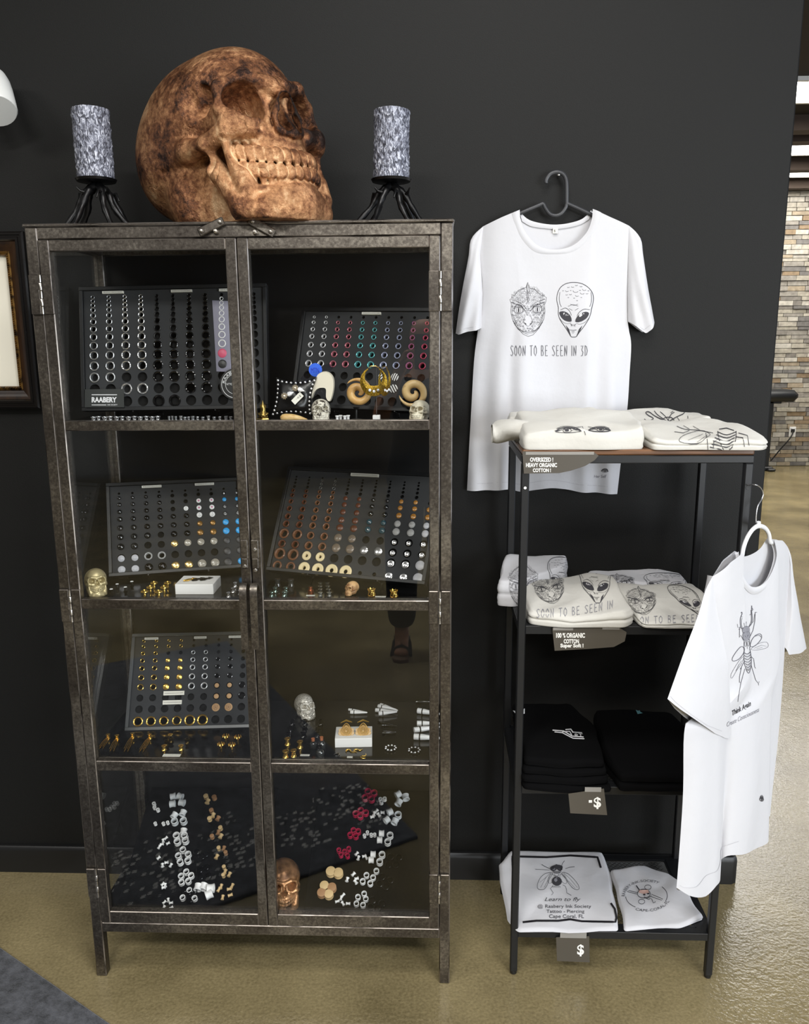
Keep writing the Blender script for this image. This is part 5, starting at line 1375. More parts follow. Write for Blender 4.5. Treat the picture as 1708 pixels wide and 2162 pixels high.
bk3 = sheet(coons(Lt+bnk[1:]+Rt[1:], [(x, y-22*(1-i/len(hm))) for i, (x, y) in enumerate(hm)], lef, rig), lambda u, v: -.020*(1-abs(2*u-1)**6)*min(1, v*2.2), 31, 31, o3, n3)
hits3 = [fr3]; sl3 = []
for seam, outer, cuff, k in (([(300, 520), (300, 660), (318, 900), (335, 1120)], [(300, 520), (268, 580), (248, 640), (225, 720), (160, 890), (110, 1030), (70, 1142)], [(70, 1142), (100, 1180), (180, 1245), (260, 1300), (330, 1330), (360, 1328), (335, 1120)], 1.),
        ([(680, 372), (690, 460), (678, 640), (664, 880)], [(680, 372), (697, 420), (705, 520), (730, 660), (755, 780), (775, 884)], [(775, 884), (740, 888), (716, 905), (668, 915), (664, 880)], .6)):
    f = coons([rz_(*outer[0]), (rz_(*outer[0])[0]+.01, rz_(*outer[0])[1])], [rz_(*p) for p in cuff], smooth_px([rz_(*p) for p in outer], 4), [rz_(*p) for p in seam])
    s_ = sheet(f, lambda u, v: (1-abs(2*u-1)**3)*(.020*min(1, v*1.8)+.004*math.sin(u*7+v*6)*v)*k, 19, 25, o3, n3)
    b_ = sheet(f, lambda u, v: -.012*math.sin(math.pi*u), 9, 11, o3, n3); sl3.append((s_, b_)); hits3.append(s_)
surf3 = on_mesh(hits3)
ci3, co3 = polyf(nf), polyf(smooth_px([rz_(398, 400), rz_(396, 470), rz_(408, 545), rz_(450, 598), rz_(495, 602), rz_(545, 562), rz_(580, 480), rz_(600, 400), rz_(602, 334)], 5))
cl3 = MB().grid(lambda u, v: PP(*((1-v)*ci3(u)+v*co3(u)), o3, n3)+n3*(.016+.003*math.sin(math.pi*v)-.010*(abs(2*u-1)**4)), 45, 5)
bpart(fr3, 'front_panel', M_CLOTH, sh2, i3); bpart(bk3, 'back_panel', M_CLOTH, sh2, i3)
for s_, b_ in sl3:
    s2 = bpart(s_, 'sleeve', M_CLOTH, sh2, i3); bpart(b_, 'sleeve_back', M_CLOTH, s2, i3)
bpart(cl3, 'collar', M_CLOTH, sh2, i3)
qm = quad([rz_(358, 690), rz_(566, 655), rz_(600, 1130), rz_(370, 1165)])
A = art_beetle().map(lambda x, y: qm(x, y)); lay_print('beetle_print', A, surf3, [mat('soft_grey_print', '#55555e', .8), M_PRINTW, M_PRINTG], sh2, i3, wscale=92)
A = Art(); A.text('Think Again', 0, 0, 1, w=1, bold=.018); q2 = lambda x, y: (lambda a: (a[0], a[1]))(rz_(396+x*96, 1228-x*52+y*27)); A.map(q2); lay_print('slogan_print', A, surf3, PM, sh2, i3)
A = Art(); A.text('Create Consciousness', 0, 0, 1, w=1, shear=.3); A.map(lambda x, y: rz_(370+x*164, 1284-x*78+y*24)); lay_print('slogan_print', A, surf3, [M_PRINTG], sh2, i3)
A = art_eye(.09).map(lambda x, y: rz_(536+x*20, 1630+y*40)); lay_print('eye_print', A, surf3, PM, sh2, i3, wscale=14)
A = Art(); A.line([(x+1, y-11) for x, y in hm[2:30]], .8); lay_print('hem_stitching', A, surf3, [bpy.data.materials['grey_stitch']], sh2, i3)
A = Art(); A.line([rz_(*p) for p in ((84, 1128), (110, 1158), (190, 1222), (270, 1276), (345, 1305))], .8); lay_print('cuff_stitching', A, surf3, [bpy.data.materials['grey_stitch']], sh2, i3)
# white hanger
M_WHG = mat('white_plastic_hanger', '#eceef2', .35)
h2 = thing('coat_hanger', 'white plastic hanger with a chrome hook on the rack post', 'hanger', (o3.x, o3.y, 1.06)); j3 = T3((-o3.x, -o3.y, -1.06))
g3 = lambda x, y, k=.010: PP(*rz_(x, y), o3, n3)+n3*k
m = MB(); pts = [P(*rz_(472, 62), y=-.374), P(*rz_(482, 58), y=-.388)]+[g3(x, y, .004) for x, y in ((505, 55), (530, 68), (545, 95), (540, 125), (520, 160), (511, 200), (509, 248))]
m.tube(catmull(pts, 5), .0013, 8); bpart(m, 'hook', M_CHROME, h2, j3)
m = MB(); m.tube(catmull([g3(x, y) for x, y in ((404, 432), (414, 424), (424, 415), (432, 370), (452, 318), (480, 278), (509, 262), (540, 272), (560, 300), (568, 340), (580, 345), (588, 348))], 5), .0052, 8, flat=.8); m.tube([g3(509, 240), g3(509, 268)], .0045, 8)
bpart(m, 'shoulder_bar', M_WHG, h2, j3)
# ---------------------------------------------------------------- folded shirts on the rack
def folded(label, poly, z0, hf, hb, m, seed, prints=(), layers=2, droop=0., name='folded_tee_shirt', group='folded T-shirts on the rack', wr=.005, extra=None, rc=.012):
    poly = [Vector((x, y, 0)) for x, y in poly]; c = sum(poly, Vector())/len(poly)
    out = catmull([tuple(p) for p in poly], 1, True); n = len(poly)
    # rounded outline
    ring = []
    for i in range(n):
        a, b, d = poly[i-1], poly[i], poly[(i+1) % n]
        r = min(rc, (a-b).length*.35, (d-b).length*.35); p0 = b+(a-b).normalized()*r; p1 = b+(d-b).normalized()*r
        for k in range(5):
            t = k/4; ring.append((1-t)**2*p0+2*t*(1-t)*b+t*t*p1)
        nx = d+(b-d).normalized()*min(rc, (d-b).length*.35)
        for k in range(1, 6): ring.append(p1+(nx-p1)*k/6)
    ring = [p+Vector((.0035*noise2(p.y*40+seed, p.x*33, 1.), .0035*noise2(p.x*38+seed, p.y*29, 1.), 0)) for p in ring]
    N = len(ring); ymin = min(p.y for p in poly); ymax = max(p.y for p in poly); rr = random.Random(seed); ph = rr.random()*9
    def hgt(p): return hf+(hb-hf)*(p.y-ymin)/(ymax-ymin)
    def top(p):
        return z0+hgt(p)*(1+.10*noise2(p.x*14+ph, p.y*14, 1.))+wr*noise2(p.x*34+ph, p.y*30+ph, 1.)+wr*.35*noise2(p.x*85+ph, p.y*50-ph, 1.)-(droop*max(0, (KYF-p.y)))
    prof = [(1.0, 0.), (1.02, .10)]
    for l in range(layers):
        b = .12+(.74)*l/layers; h = .74/layers; prof += [(1.012, b+h*.12), (1.03, b+h*.45), (1.012, b+h*.85), (.992, b+h*.98)]
    prof += [(.985, .93), (.955, .985), (.90, 1.0), (.78, 1.0), (.6, 1.0), (.4, 1.0), (.2, 1.0)]
    mb = MB(); vs = []
    for t, f in prof:
        for p in ring:
            q = c+(p-c)*t; zt = top(q); zb = z0-(droop*max(0, KYF-q.y)); vs.append((q.x, q.y, zb+(zt-zb)*f))
    vs.append((c.x, c.y, top(c))); K = len(prof)
    fs = [(k*N+i, k*N+(i+1) % N, (k+1)*N+(i+1) % N, (k+1)*N+i) for k in range(K-1) for i in range(N)]+[((K-1)*N+i, (K-1)*N+(i+1) % N, K*N) for i in range(N)]
    mb.add(vs, fs)
    if extra: extra(mb)
    t = thing(name, label, 'T-shirt', (c.x, c.y, z0), group); inv = T3((-c.x, -c.y, -z0))
    sf = on_mesh([mb])
    bpart(mb, 'folded_body', m, t, inv, 70)
    for nm, art, mats, ws in prints: lay_print(nm, art, sf, mats, t, inv, wscale=ws, lift=.0016)
    return t, sf, inv
ZT = KT+.0127; ez = zmap(2.512, 960, 820); mz = zmap(3.558, 1030, 1130); kz = zmap(3.558, 1030, 1440); lz = zmap(3.22, 1030, 1740)
def roll(mb): # sleeve hanging over the side
    p = catmull([(.225, -.30, ZT+.034), (.185, -.285, ZT+.034), (.145, -.27, ZT+.027), (.132, -.265, ZT+.022)], 4); N = 14
    vs = []
    for i, q in enumerate(p):
        for k in range(N):
            a = 2*math.pi*k/N; vs.append((q.x, q.y+.036*math.cos(a)*(1+.1*math.sin(3*a+i)), q.z+.024*math.sin(a)*(1+.12*math.sin(2*a+i*.7))))
    mb.add(vs, [(i*N+k, i*N+(k+1) % N, (i+1)*N+(k+1) % N, (i+1)*N+k) for i in range(len(p)-1) for k in range(N)])
Ae = art_eye(.020).map(lambda x, y: ez(672-x*138, 203+y*42)); A2 = art_eye(.020).map(lambda x, y: ez(708+x*118, 203+y*38))
Ae.st += A2.st; Ae.po += A2.po; Ae.line([ez(676, 204), ez(688, 228), ez(694, 247)], 2.2)
Ae.line([ez(530, 226), ez(672, 206)], 1.6); Ae.line([ez(706, 206), ez(828, 226)], 1.6)
Ae.st = [(p, w*120 if w < .2 else w) for p, w in Ae.st]
folded('folded white T-shirt with drawn eyes in front on the wooden top', [(.196, -.379), (.33, -.384), (.452, -.376), (.462, -.30), (.458, -.215), (.19, -.215)], ZT, .040, .072, M_CREAMC, 1, [('eyes_print', Ae, PM, .5)], 1, extra=roll)
folded('folded white T-shirt behind the one with drawn eyes', [(.175, -.212), (.40, -.212), (.405, -.085), (.185, -.085)], ZT, .052, .060, M_CREAMC, 2, [], 2)
bq = quad([ez(1165, 200), ez(1560, 200), ez(1560, 330), ez(1165, 330)])
A = Art()
for k in range(6): A.line([bq(.58-.02*k, .25+.12*k), bq(.70, .38+.12*k), bq(.83-.01*k, .25+.12*k)], 2.2, smooth=3)
A.line([bq(.58, .22), bq(.60, .55), bq(.66, .95)], 2.4, smooth=2); A.line([bq(.83, .22), bq(.82, .6), bq(.74, .98)], 2.4, smooth=2)
A.line([bq(.48, .35), bq(.35, .20), bq(.12, .40), bq(.07, .65), bq(.30, .72), bq(.42, .50)], 1.4, True, 3); A.line([bq(.45, .38), bq(.30, .66)], 1.0); A.line([bq(.38, .35), bq(.18, .60)], .9)
A.line([bq(.03, .02), bq(.14, .15), bq(.30, .18), bq(.52, .30)], 1.6, smooth=2); A.line([bq(.0, .25), bq(.12, .30), bq(.2, .2)], 1.5); A.line([bq(.12, 0), bq(.2, .14)], 1.4); A.line([bq(.25, .02), bq(.34, .18)], 1.4)
A.line([bq(.42, .30), bq(.44, .55), bq(.45, .95)], 2.0); A.line([bq(.60, .5), bq(.53, .65), bq(.52, .92)], 2.0); A.line([bq(.82, .45), bq(.92, .50), bq(.94, .85)], 2.0); A.line([bq(.86, .3), bq(.98, .40), bq(1.0, .80)], 2.0); A.line([bq(.60, .15), bq(.70, .10), bq(.80, .20)], 2.4)
folded('folded white T-shirt with a striped beetle in front on the wooden top', [(.470, -.386), (.58, -.392), (.695, -.400), (.714, -.372), (.66, -.26), (.60, -.212), (.466, -.212), (.462, -.30)], ZT, .022, .055, M_CREAMC, 3, [('beetle_print', A, PM, .62)], 2)
A = art_antlers().map(lambda x, y: ez(1005+x*240, 120+y*60)); A.st = [(p, w*90) for p, w in A.st]
folded('folded white T-shirt with antler drawing at the back of the wooden top', [(.425, -.208), (.60, -.208), (.655, -.19), (.655, -.10), (.62, -.085), (.425, -.085)], ZT, .046, .064, M_CREAMC, 4, [('antler_print', A, PM, 1.)], 2)
# second level
z2_ = LEV[0]+.0009
al = art_lizard().map(quad([mz(300, 290), mz(560, 275), mz(600, 490), mz(390, 545)])); al.st = [(p, w*66) for p, w in al.st]
aa = art_alien().map(quad([mz(665, 180), mz(905, 180), mz(955, 520), mz(715, 505)])); aa.st = [(p, w*66) for p, w in aa.st]
sl_ = Art(); thin_caps(sl_, 'SOON TO BE SEEN IN', 360, 945, 620, 62, lambda x, y: mz(x, y-((x-360)/585)**2*70), 1.2)
folded('folded white T-shirt with lizard and alien heads, front left of second shelf', [(.214, -.372), (.30, -.392), (.42, -.389), (.450, -.36), (.44, -.18), (.37, -.16), (.215, -.19)], z2_, .030, .062, M_CREAMC, 5, [('lizard_print', al, PM, 1.), ('alien_print', aa, PM, 1.), ('slogan_print', sl_, [M_PRINTG], 1.)], 2)
al = art_lizard().map(quad([mz(145, 210), mz(370, 190), mz(390, 560), mz(160, 560)])); al.st = [(p, w*60) for p, w in al.st]
aa = art_alien().map(quad([mz(440, 165), mz(650, 165), mz(680, 440), mz(470, 440)])); aa.st = [(p, w*66) for p, w in aa.st]
folded('folded white T-shirt standing taller behind, back left of second shelf', [(.156, -.24), (.19, -.25), (.33, -.155), (.345, -.085), (.18, -.085)], z2_, .065, .092, M_CLOTH, 6, [('lizard_print', al, PM, 1.), ('alien_print', aa, PM, 1.)], 2)
al = art_lizard().map(quad([mz(1010, 370), mz(1250, 400), mz(1290, 560), mz(1090, 640)])); al.st = [(p, w*60) for p, w in al.st]
aa = art_alien().map(quad([mz(1310, 370), mz(1520, 380), mz(1680, 600), mz(1520, 600)])); aa.st = [(p, w*66) for p, w in aa.st]
sl_ = Art(); thin_caps(sl_, 'ON TO BE SEEN IN', 1140, 1680, 668, 52, lambda x, y: mz(x, y-(x-1140)*.04), 1.2)
folded('folded white T-shirt with lizard and alien heads, front right of second shelf', [(.462, -.372), (.472, -.394), (.56, -.394), (.628, -.39), (.655, -.30), (.64, -.17), (.45, -.17), (.455, -.30)], z2_, .018, .040, M_CREAMC, 7, [('lizard_print', al, PM, 1.), ('alien_print', aa, PM, 1.), ('slogan_print', sl_, [M_PRINTG], 1.)], 2)
al = art_lizard().map(quad([mz(850, 290), mz(1090, 290), mz(1130, 420), mz(830, 420)])); al.st = [(p, w*50) for p, w in al.st]
aa = art_alien().map(quad([mz(1160, 285), mz(1480, 285), mz(1520, 420), mz(1200, 420)])); aa.st = [(p, w*60) for p, w in aa.st]
folded('folded white T-shirt half covered, back right of second shelf', [(.39, -.165), (.63, -.165), (.64, -.085), (.40, -.085)], z2_, .040, .050, M_CLOTH, 8, [('lizard_print', al, PM, 1.), ('alien_print', aa, PM, 1.)], 2)
# third level: black shirts
z3_ = LEV[1]+.0009; nm4 = ('lowest', 'second lowest', 'third', 'topmost')
A = Art(); lgq = quad([kz(485, 358), kz(715, 358), kz(725, 432), kz(500, 432)])
A.line([lgq(0, .1), lgq(.35, .18), lgq(.60, .70), lgq(.98, .80)], 2.2); A.line([lgq(.05, .28), lgq(.30, .36), lgq(.62, .92), lgq(1, .98)], 2.0); A.line([lgq(.42, .05), lgq(.60, .0), lgq(.66, .35)], 2.4); A.line([lgq(.30, .28), lgq(.55, .22), lgq(.60, .60)], 1.8); A.line([lgq(.66, .30), lgq(.95, .36)], 1.6)
A.text('RT', 0, 0, 1, w=1); A.tr = [([lgq(.70+x*.26, .78+y*.34) for x, y in v], t) for v, t in A.tr]
for k in range(4):
    e = .004*k
    rI = folded(f'folded black T-shirt, {nm4[k]} of the left stack on the third shelf', [(.2115, -.398+e), (.30, -.412+e*1.4), (.412-.006*k, -.402+e), (.405, -.25), (.36, -.115), (.212, -.115)], z3_+k*.0185, .017 if k < 3 else .020, .0185 if k < 3 else .034, M_BLACKC, 20+k, [('logo_print', A, [M_PRINTW], 1.)] if k == 3 else [], 1, .0, group='black T-shirts folded on the third shelf', wr=.002)
for k in range(2):
    rJ = folded(f'folded black T-shirt, {("lower", "upper")[k]} of the right stack on the third shelf', [(.432, -.398), (.52, -.400), (.640, -.395), (.65, -.20), (.62, -.115), (.425, -.115), (.415, -.28)], z3_+k*.024, .022, .0235 if k == 0 else .05, M_BLACKC, 30+k, [], 1, .0, group='black T-shirts folded on the third shelf', wr=.002)
A = None
for (t_, sf_, inv_), q_, c_ in ((rI, [(1079, 1499), (1108, 1497), (1108, 1508), (1090, 1512)], '#dfe3e8'), (rJ, [(1342, 1500), (1352, 1497), (1357, 1507), (1346, 1509)], '#5f8f96')):
    A = Art(); A.poly(q_); lay_print('neck_tag', A, sf_, [mat('neck_tag_cloth', c_, .7)], t_, inv_, lift=.002)
# bottom level
z4_ = LEV[2]+.0009
A = art_fly().map(quad([lz(322, 252), lz(610, 252), lz(630, 500), lz(322, 500)])); A.st = [(p, w*84) for p, w in A.st]
B = Art(); bl = 4.2
B.line([lz(165, 640), lz(172, 400), lz(166, 222), lz(400, 228), lz(560, 216), lz(745, 228), lz(768, 300)], bl); B2 = Art(); B2.line([lz(835, 540), lz(862, 580), lz(872, 640), lz(866, 668), lz(640, 664), lz(560, 650), lz(480, 660), lz(330, 660), lz(236, 670)], bl)
C = Art(); C.text('Learn to fly', 0, 0, 1, w=1, shear=.35); C.map(lambda x, y: lz(385+x*245, 526+y*26))
for tx, x0, x1, yb_, hh in (('@ Raabery Ink Society', 338, 702, 572, 23), ('Tattoo - Piercing', 398, 656, 606, 22), ('Cape Coral, FL', 416, 652, 641, 25)):
    D = Art(); D.text(tx, 0, 0, 1, w=1, bold=.004 if tx[0] != '@' else 0); D.map(lambda x, y, x0=x0, x1=x1, yb_=yb_, hh=hh: lz(x0+x*(x1-x0), yb_+y*hh)); C.tr += D.tr
folded('folded white T-shirt with a housefly and shop address on the bottom shelf', [(.178, -.135), (.222, -.080), (.468, -.082), (.474, -.165), (.448, -.378), (.2115, -.386), (.187, -.345)], z4_, .006, .017, M_CLOTH, 40, [('fly_print', A, [M_PRINT, M_PRINTW, M_PRINTG], 1.), ('border_print', B, [M_INK], 1.), ('border_print', B2, [M_INK], 1.), ('address_print', C, [M_PRINT], 1.)], 1, rc=.006, wr=.003)
A = Art(); ccx, ccy, crx, cry = 1078, 490, 146, 95
A.line([lz(ccx+(crx-4)*math.cos(a), ccy+(cry-4)*math.sin(a)) for a in [math.radians(q) for q in range(-42, 28, 6)]], 1.2); A.line([lz(ccx+(crx-4)*math.cos(a), ccy+(cry-4)*math.sin(a)) for a in [math.radians(q) for q in range(122, 178, 6)]], 1.2)
def arc_text(body, a0, a1, out=1, h=22, rk=1.0):
    D = Art(); D.text(body, 0, 0, 1, w=1)
    def f(x, y):
        a = math.radians(a0+(a1-a0)*x); r = rk+(-y if out > 0 else y)*h/120.
        return lz(ccx+crx*r*math.cos(a), ccy+cry*r*math.sin(a))
    D.map(f); A.tr += D.tr
arc_text('RAABERY-INK-SOCIETY', 178, 302, 1, 20, 1.0); arc_text('CAPE-CORAL-FL', 118, 20, -1, 22, 1.14)
A.ell(0, 0, 1, 1, 1.3); A.st[-1] = ([lz(1060+44*math.cos(a), 476+30*math.sin(a)) for a in [i*math.pi/10 for i in range(21)]], 1.3)
A.poly([lz(1020+x, 462+y) for x, y in ((5, -10), (70, -12), (76, 8), (40, 16), (8, 8))], 0, 1)
for x, y in ((1063, 482), (1090, 474)): A.po.append(([lz(x+9*math.cos(a), y+7*math.sin(a)) for a in [i*math.pi/5 for i in range(10)]], 0))
A.line([lz(1060, 498), lz(1085, 508), lz(1112, 490)], 1.2); A.line([lz(1070, 504), lz(1090, 516), lz(1108, 506)], 1.0)
A.line([lz(1020, 470), lz(960, 455), lz(945, 462), lz(1018, 480)], 1.0); A.line([lz(1112, 480), lz(1190, 512), lz(1180, 520), lz(1110, 496)], 1.0); A.line([lz(1008, 420), lz(1030, 452)], 2.4); A.line([lz(1112, 508), lz(1125, 540), lz(1140, 530)], 1.2)
for x, y in ((1088, 432), (1045, 530)): A.st.append(([lz(x+22*math.cos(a), y+16*math.sin(a)) for a in [i*math.pi/6 for i in range(13)]], 1.0))
folded('folded white T-shirt with a round skull badge on the bottom shelf', [(.482, -.160), (.53, -.150), (.575, -.135), (.632, -.165), (.662, -.25), (.668, -.330), (.60, -.362), (.468, -.374), (.478, -.26)], z4_, .008, .018, M_CLOTH, 41, [('badge_print', A, [M_PRINT, mat('pink_print', '#d9b3a8', .8)], 1.)], 1, rc=.008, wr=.004)
# ---------------------------------------------------------------- price cards taped to the rack
M_CARD = mat('brown_grey_card', '#504b43', .45); M_TAPE = mat('clear_tape', '#b9b6b0', .2, alpha=.45)
def sign(label, poly, y, lines, tape):
    t = thing('price_sign', label, 'sign', (P(*poly[0], y=y).x, y, P(*poly[0], y=y).z), 'price signs on the rack'); o = P(*poly[0], y=y); inv = T3((-o.x, -o.y, -o.z))
    m = MB(); q = [P(*p, y=y) for p in poly]; n = len(q); m.add([tuple(p) for p in q]+[(p.x, p.y+.0008, p.z) for p in q], [tuple(range(n)), tuple(range(n, 2*n))[::-1]]+[(i, i+n, (i+1) % n+n, (i+1) % n) for i in range(n)])
    bpart(m, 'card', M_CARD, t, inv, 0)
    A = Art()
    for tx, x0, x1, yb_, h, bold in lines:
        D = Art(); D.text(tx, 0, 0, 1, w=1, bold=bold); D.map(lambda x, y_, x0=x0, x1=x1, yb_=yb_, h=h: (x0+x*(x1-x0), yb_+y_*h)); A.tr += D.tr
    lay_print('card_lettering', A, on_plane(Vector((0, y-.0004, 0)), Vector((0, -1, 0))), [mat('white_card_ink', '#f4f3ef', .6)], t, inv, lift=.0)
    for (xa, ya_, xb, yb_) in tape:
        p0, p1 = P(xa, ya_, y=y-.0008), P(xb, yb_, y=y-.0008); bpart(MB().box(p0.x, p1.x, y-.0010, y-.0005, p1.z, p0.z), 'tape', M_TAPE, t, inv, 0)
ys = KYF-.0035
sign('grey card reading oversized heavy organic cotton under the wooden top', [(1103, 953), (1256, 956), (1264, 962), (1255, 972), (1235, 984), (1205, 994), (1180, 999), (1106, 1000)], ys, [('OVERSIZED !', 1119, 1168, 974.5, 8.6, .03), ('HEAVY ORGANIC', 1110.5, 1176, 986, 8.6, .03), ('COTTON !', 1125, 1163, 996.5, 7.6, .03)], [(1110, 954, 1254, 960)])
sign('grey card reading organic cotton super soft under the second shelf', [(1166, 1326), (1306, 1324), (1323, 1335), (1319, 1354), (1296, 1366), (1244, 1370), (1171, 1374)], ys, [('100 % ORGANIC', 1174, 1235, 1346, 9.5, .05), ('COTTON', 1190, 1222.5, 1358, 8.5, .05), ('Super Soft !', 1183, 1232, 1366.5, 7.5, .05)], [(1168, 1325, 1210, 1331), (1272, 1323, 1308, 1329)])
sign('small grey card with a dash and dollar mark under the third shelf', [(1200, 1676), (1275, 1665), (1282, 1721), (1204, 1717)], ys-.032, [('-', 1243, 1250, 1700, 26, .03), ('$', 1253.5, 1269, 1704, 21, .025)], [(1235, 1662, 1269, 1672)])
sign('small dark card with a dollar mark under the bottom shelf', [(1174, 1979), (1244, 1977), (1245, 2032), (1176, 2029)], ys, [('$', 1218.5, 1233, 2015, 21, .025)], [(1183, 1968, 1238, 1981)])
# ---------------------------------------------------------------- small things standing in the cabinet
M_STEELD = mat('dark_steel', '#5a5c5e', .18, 1.); M_GLASSD = mat('smoky_glass', '#2a2c2b', .06, coat=1., spec=.8)
M_COPPER = mat('copper_plug', '#8a4a32', .3, .9); M_IVORY = mat('ivory_horn', '#d9bd85', .4, col2='#c29a5a', nscale=60, stretch=(1, 6, 6), coat=.2)
M_SPIRAL = mat('tamarind_wood', '#d3ab6c', .4, col2='#b98a4c', nscale=45, lo=.42, hi=.7, coat=.25)
M_SPIRALV = mat('veined_tamarind_wood', '#d8b983', .4, col2='#7d5a2e', nscale=30, lo=.60, hi=.70, coat=.25)
M_WBOX = mat('white_display_block', '#e9e8e6', .55)
M_GLITTER = mat('gold_glitter', '#b8942c', .3, .8, col2='#5f4a12', nscale=600, lo=.4, hi=.6, bump=.6, bscale=1500, bdist=.0006)
M_CRYST = mat('crystal', '#f4f4f8', .05, coat=1., spec=1.)
M_CORK = mat('cork_stopper', '#8a4b2c', .8, col2='#a9683f', nscale=300)
M_REDP = mat('raspberry_acrylic', '#c2274f', .3); M_PALEPL = mat('pale_wood_plug', '#e2c795', .5, col2='#d2b07c', nscale=120); M_BROWNPL = mat('light_brown_wood_plug', '#b58a63', .5, col2='#a07650', nscale=120)
def orient(d):
    """rotation that turns z towards d"""
    return Vector((0, 0, 1)).rotation_difference(Vector(d)).to_matrix().to_4x4()
def solo(name, mesh, M, label, cat, group=None): return tag(put(name, mesh, None, M), label, cat, group)
def at_shelf(px, py, s, y=None):
    z = SH[s] if isinstance(s, int) else s
    p = P(px, py, z=z) if y is None else P(px, py, y=y)
    return Vector((p.x, p.y, z))
_pv = [P(0, 0, y=0)]
def card(px, py, s, w, d, label, y=None, rot=0., tilt=0.):
    p = at_shelf(px, py, s, y)
    m = MB(); m.box(-w/2, w/2, -d/2, d/2, 0, .0008); strips_text(m, -w/2, w/2, -d/2, d/2, .0010, 2); m.m = [0]*6+[1]*(len(m.f)-6)
    o = m.build('price_tag', [M_PAPER, M_INK], None, 0, T3(p+Vector((0, 0, .0004))) @ RZ(rot) @ RX(tilt)); return tag(o, label, 'price tag', 'price tags on the cabinet shelves')
# --- the big bronze skull and its small relatives
sk = put('skull_statue', skull_mesh('skull_statue', .0056, BRONZE), None, T3((-.394, -.290, CZT+.0067)) @ RZ(math.radians(-42)) @ RY(math.radians(-20)) @ SCL(.383))
tag(sk, 'huge bronze human skull resting on top of the cabinet', 'skull statue')
_sp, _sq = skull_field(.018)
def small_skull(name, px, py, z, h, yaw, m, label, y=None, tilt=0.):
    me = bpy.data.meshes.new(name); v = _sp.copy(); c_, s_ = math.cos(math.radians(20-tilt)), math.sin(math.radians(20-tilt))
    w = np.stack([v[:, 0]*c_-v[:, 2]*s_, v[:, 1], v[:, 0]*s_+v[:, 2]*c_], 1); w[:, 2] -= w[:, 2].min(); w[:, :2] -= (w[:, :2].max(0)+w[:, :2].min(0))/2
    w *= h/w[:, 2].max()
    me.from_pydata(w.tolist(), [], _sq.tolist()); me.materials.append(m); me.shade_smooth(); me.update()
    p = P(px, py, z=z) if y is None else P(px, py, y=y)
    return solo(name, me, T3((p.x, p.y, z+.0003)) @ RZ(math.radians(yaw)), label, 'skull', 'skull ornaments in the cabinet')
M_SUGAR = mat('engraved_white_resin', '#cfcabd', .4, col2='#3c342c', nscale=190, lo=.54, hi=.60, ndetail=1.)
M_BRASSK = mat('gilded_skull', '#c4b68c', .35, .45); M_BONEW = mat('bone_white', '#d9d2bd', .45, col2='#8d7a5c', nscale=40, lo=.45, hi=.75)
M_MONK = mat('tan_bone', '#c9a272', .5, col2='#7a4f2c', nscale=50); M_STUDK = mat('silver_studded_skull', '#6b665f', .35, .3, col2='#e9e4da', nscale=260, vor=True, lo=.1, hi=.5)
M_BRONZES = mat('bright_bronze', '#c9966a', .34, .6, col2='#4a2e1c', nscale=30, lo=.42, hi=.68)
# --- candles in branch holders
def candle_mat():
    m = bpy.data.materials.new('carved_grey_wax'); m.use_nodes = True
    nt = m.node_tree; N = nt.nodes; L = nt.links; b = N['Principled BSDF']; tc = N.new('ShaderNodeTexCoord')
    mp = N.new('ShaderNodeMapping'); mp.inputs['Scale'].default_value = (1, 1, .45); mp.inputs['Rotation'].default_value = (.3, .5, 0); L.new(tc.outputs['Object'], mp.inputs[0])
    n = N.new('ShaderNodeTexNoise'); n.inputs['Scale'].default_value = 170; n.inputs['Detail'].default_value = 3.5; n.inputs['Distortion'].default_value = 1.4; L.new(mp.outputs[0], n.inputs['Vector'])
    r = N.new('ShaderNodeValToRGB'); e = r.color_ramp.elements; e[0].position = .38; e[0].color = srgb('#3a3b45'); e[1].position = .68; e[1].color = srgb('#cfd2de'); x = e.new(.52); x.color = srgb('#7b7e8c')
    L.new(n.outputs[0], r.inputs[0]); L.new(r.outputs[0], b.inputs[0]); b.inputs['Roughness'].default_value = .45; b.inputs['Metallic'].default_value = .2
    bp = N.new('ShaderNodeBump'); bp.inputs['Distance'].default_value = .004; bp.inputs['Strength'].default_value = .9; L.new(n.outputs[0], bp.inputs['Height']); L.new(bp.outputs[0], b.inputs['Normal'])
    return m
M_CANDLE = candle_mat(); M_IRON = mat('black_cast_iron', '#121213', .35, .4)
ZL = CZT+.0066
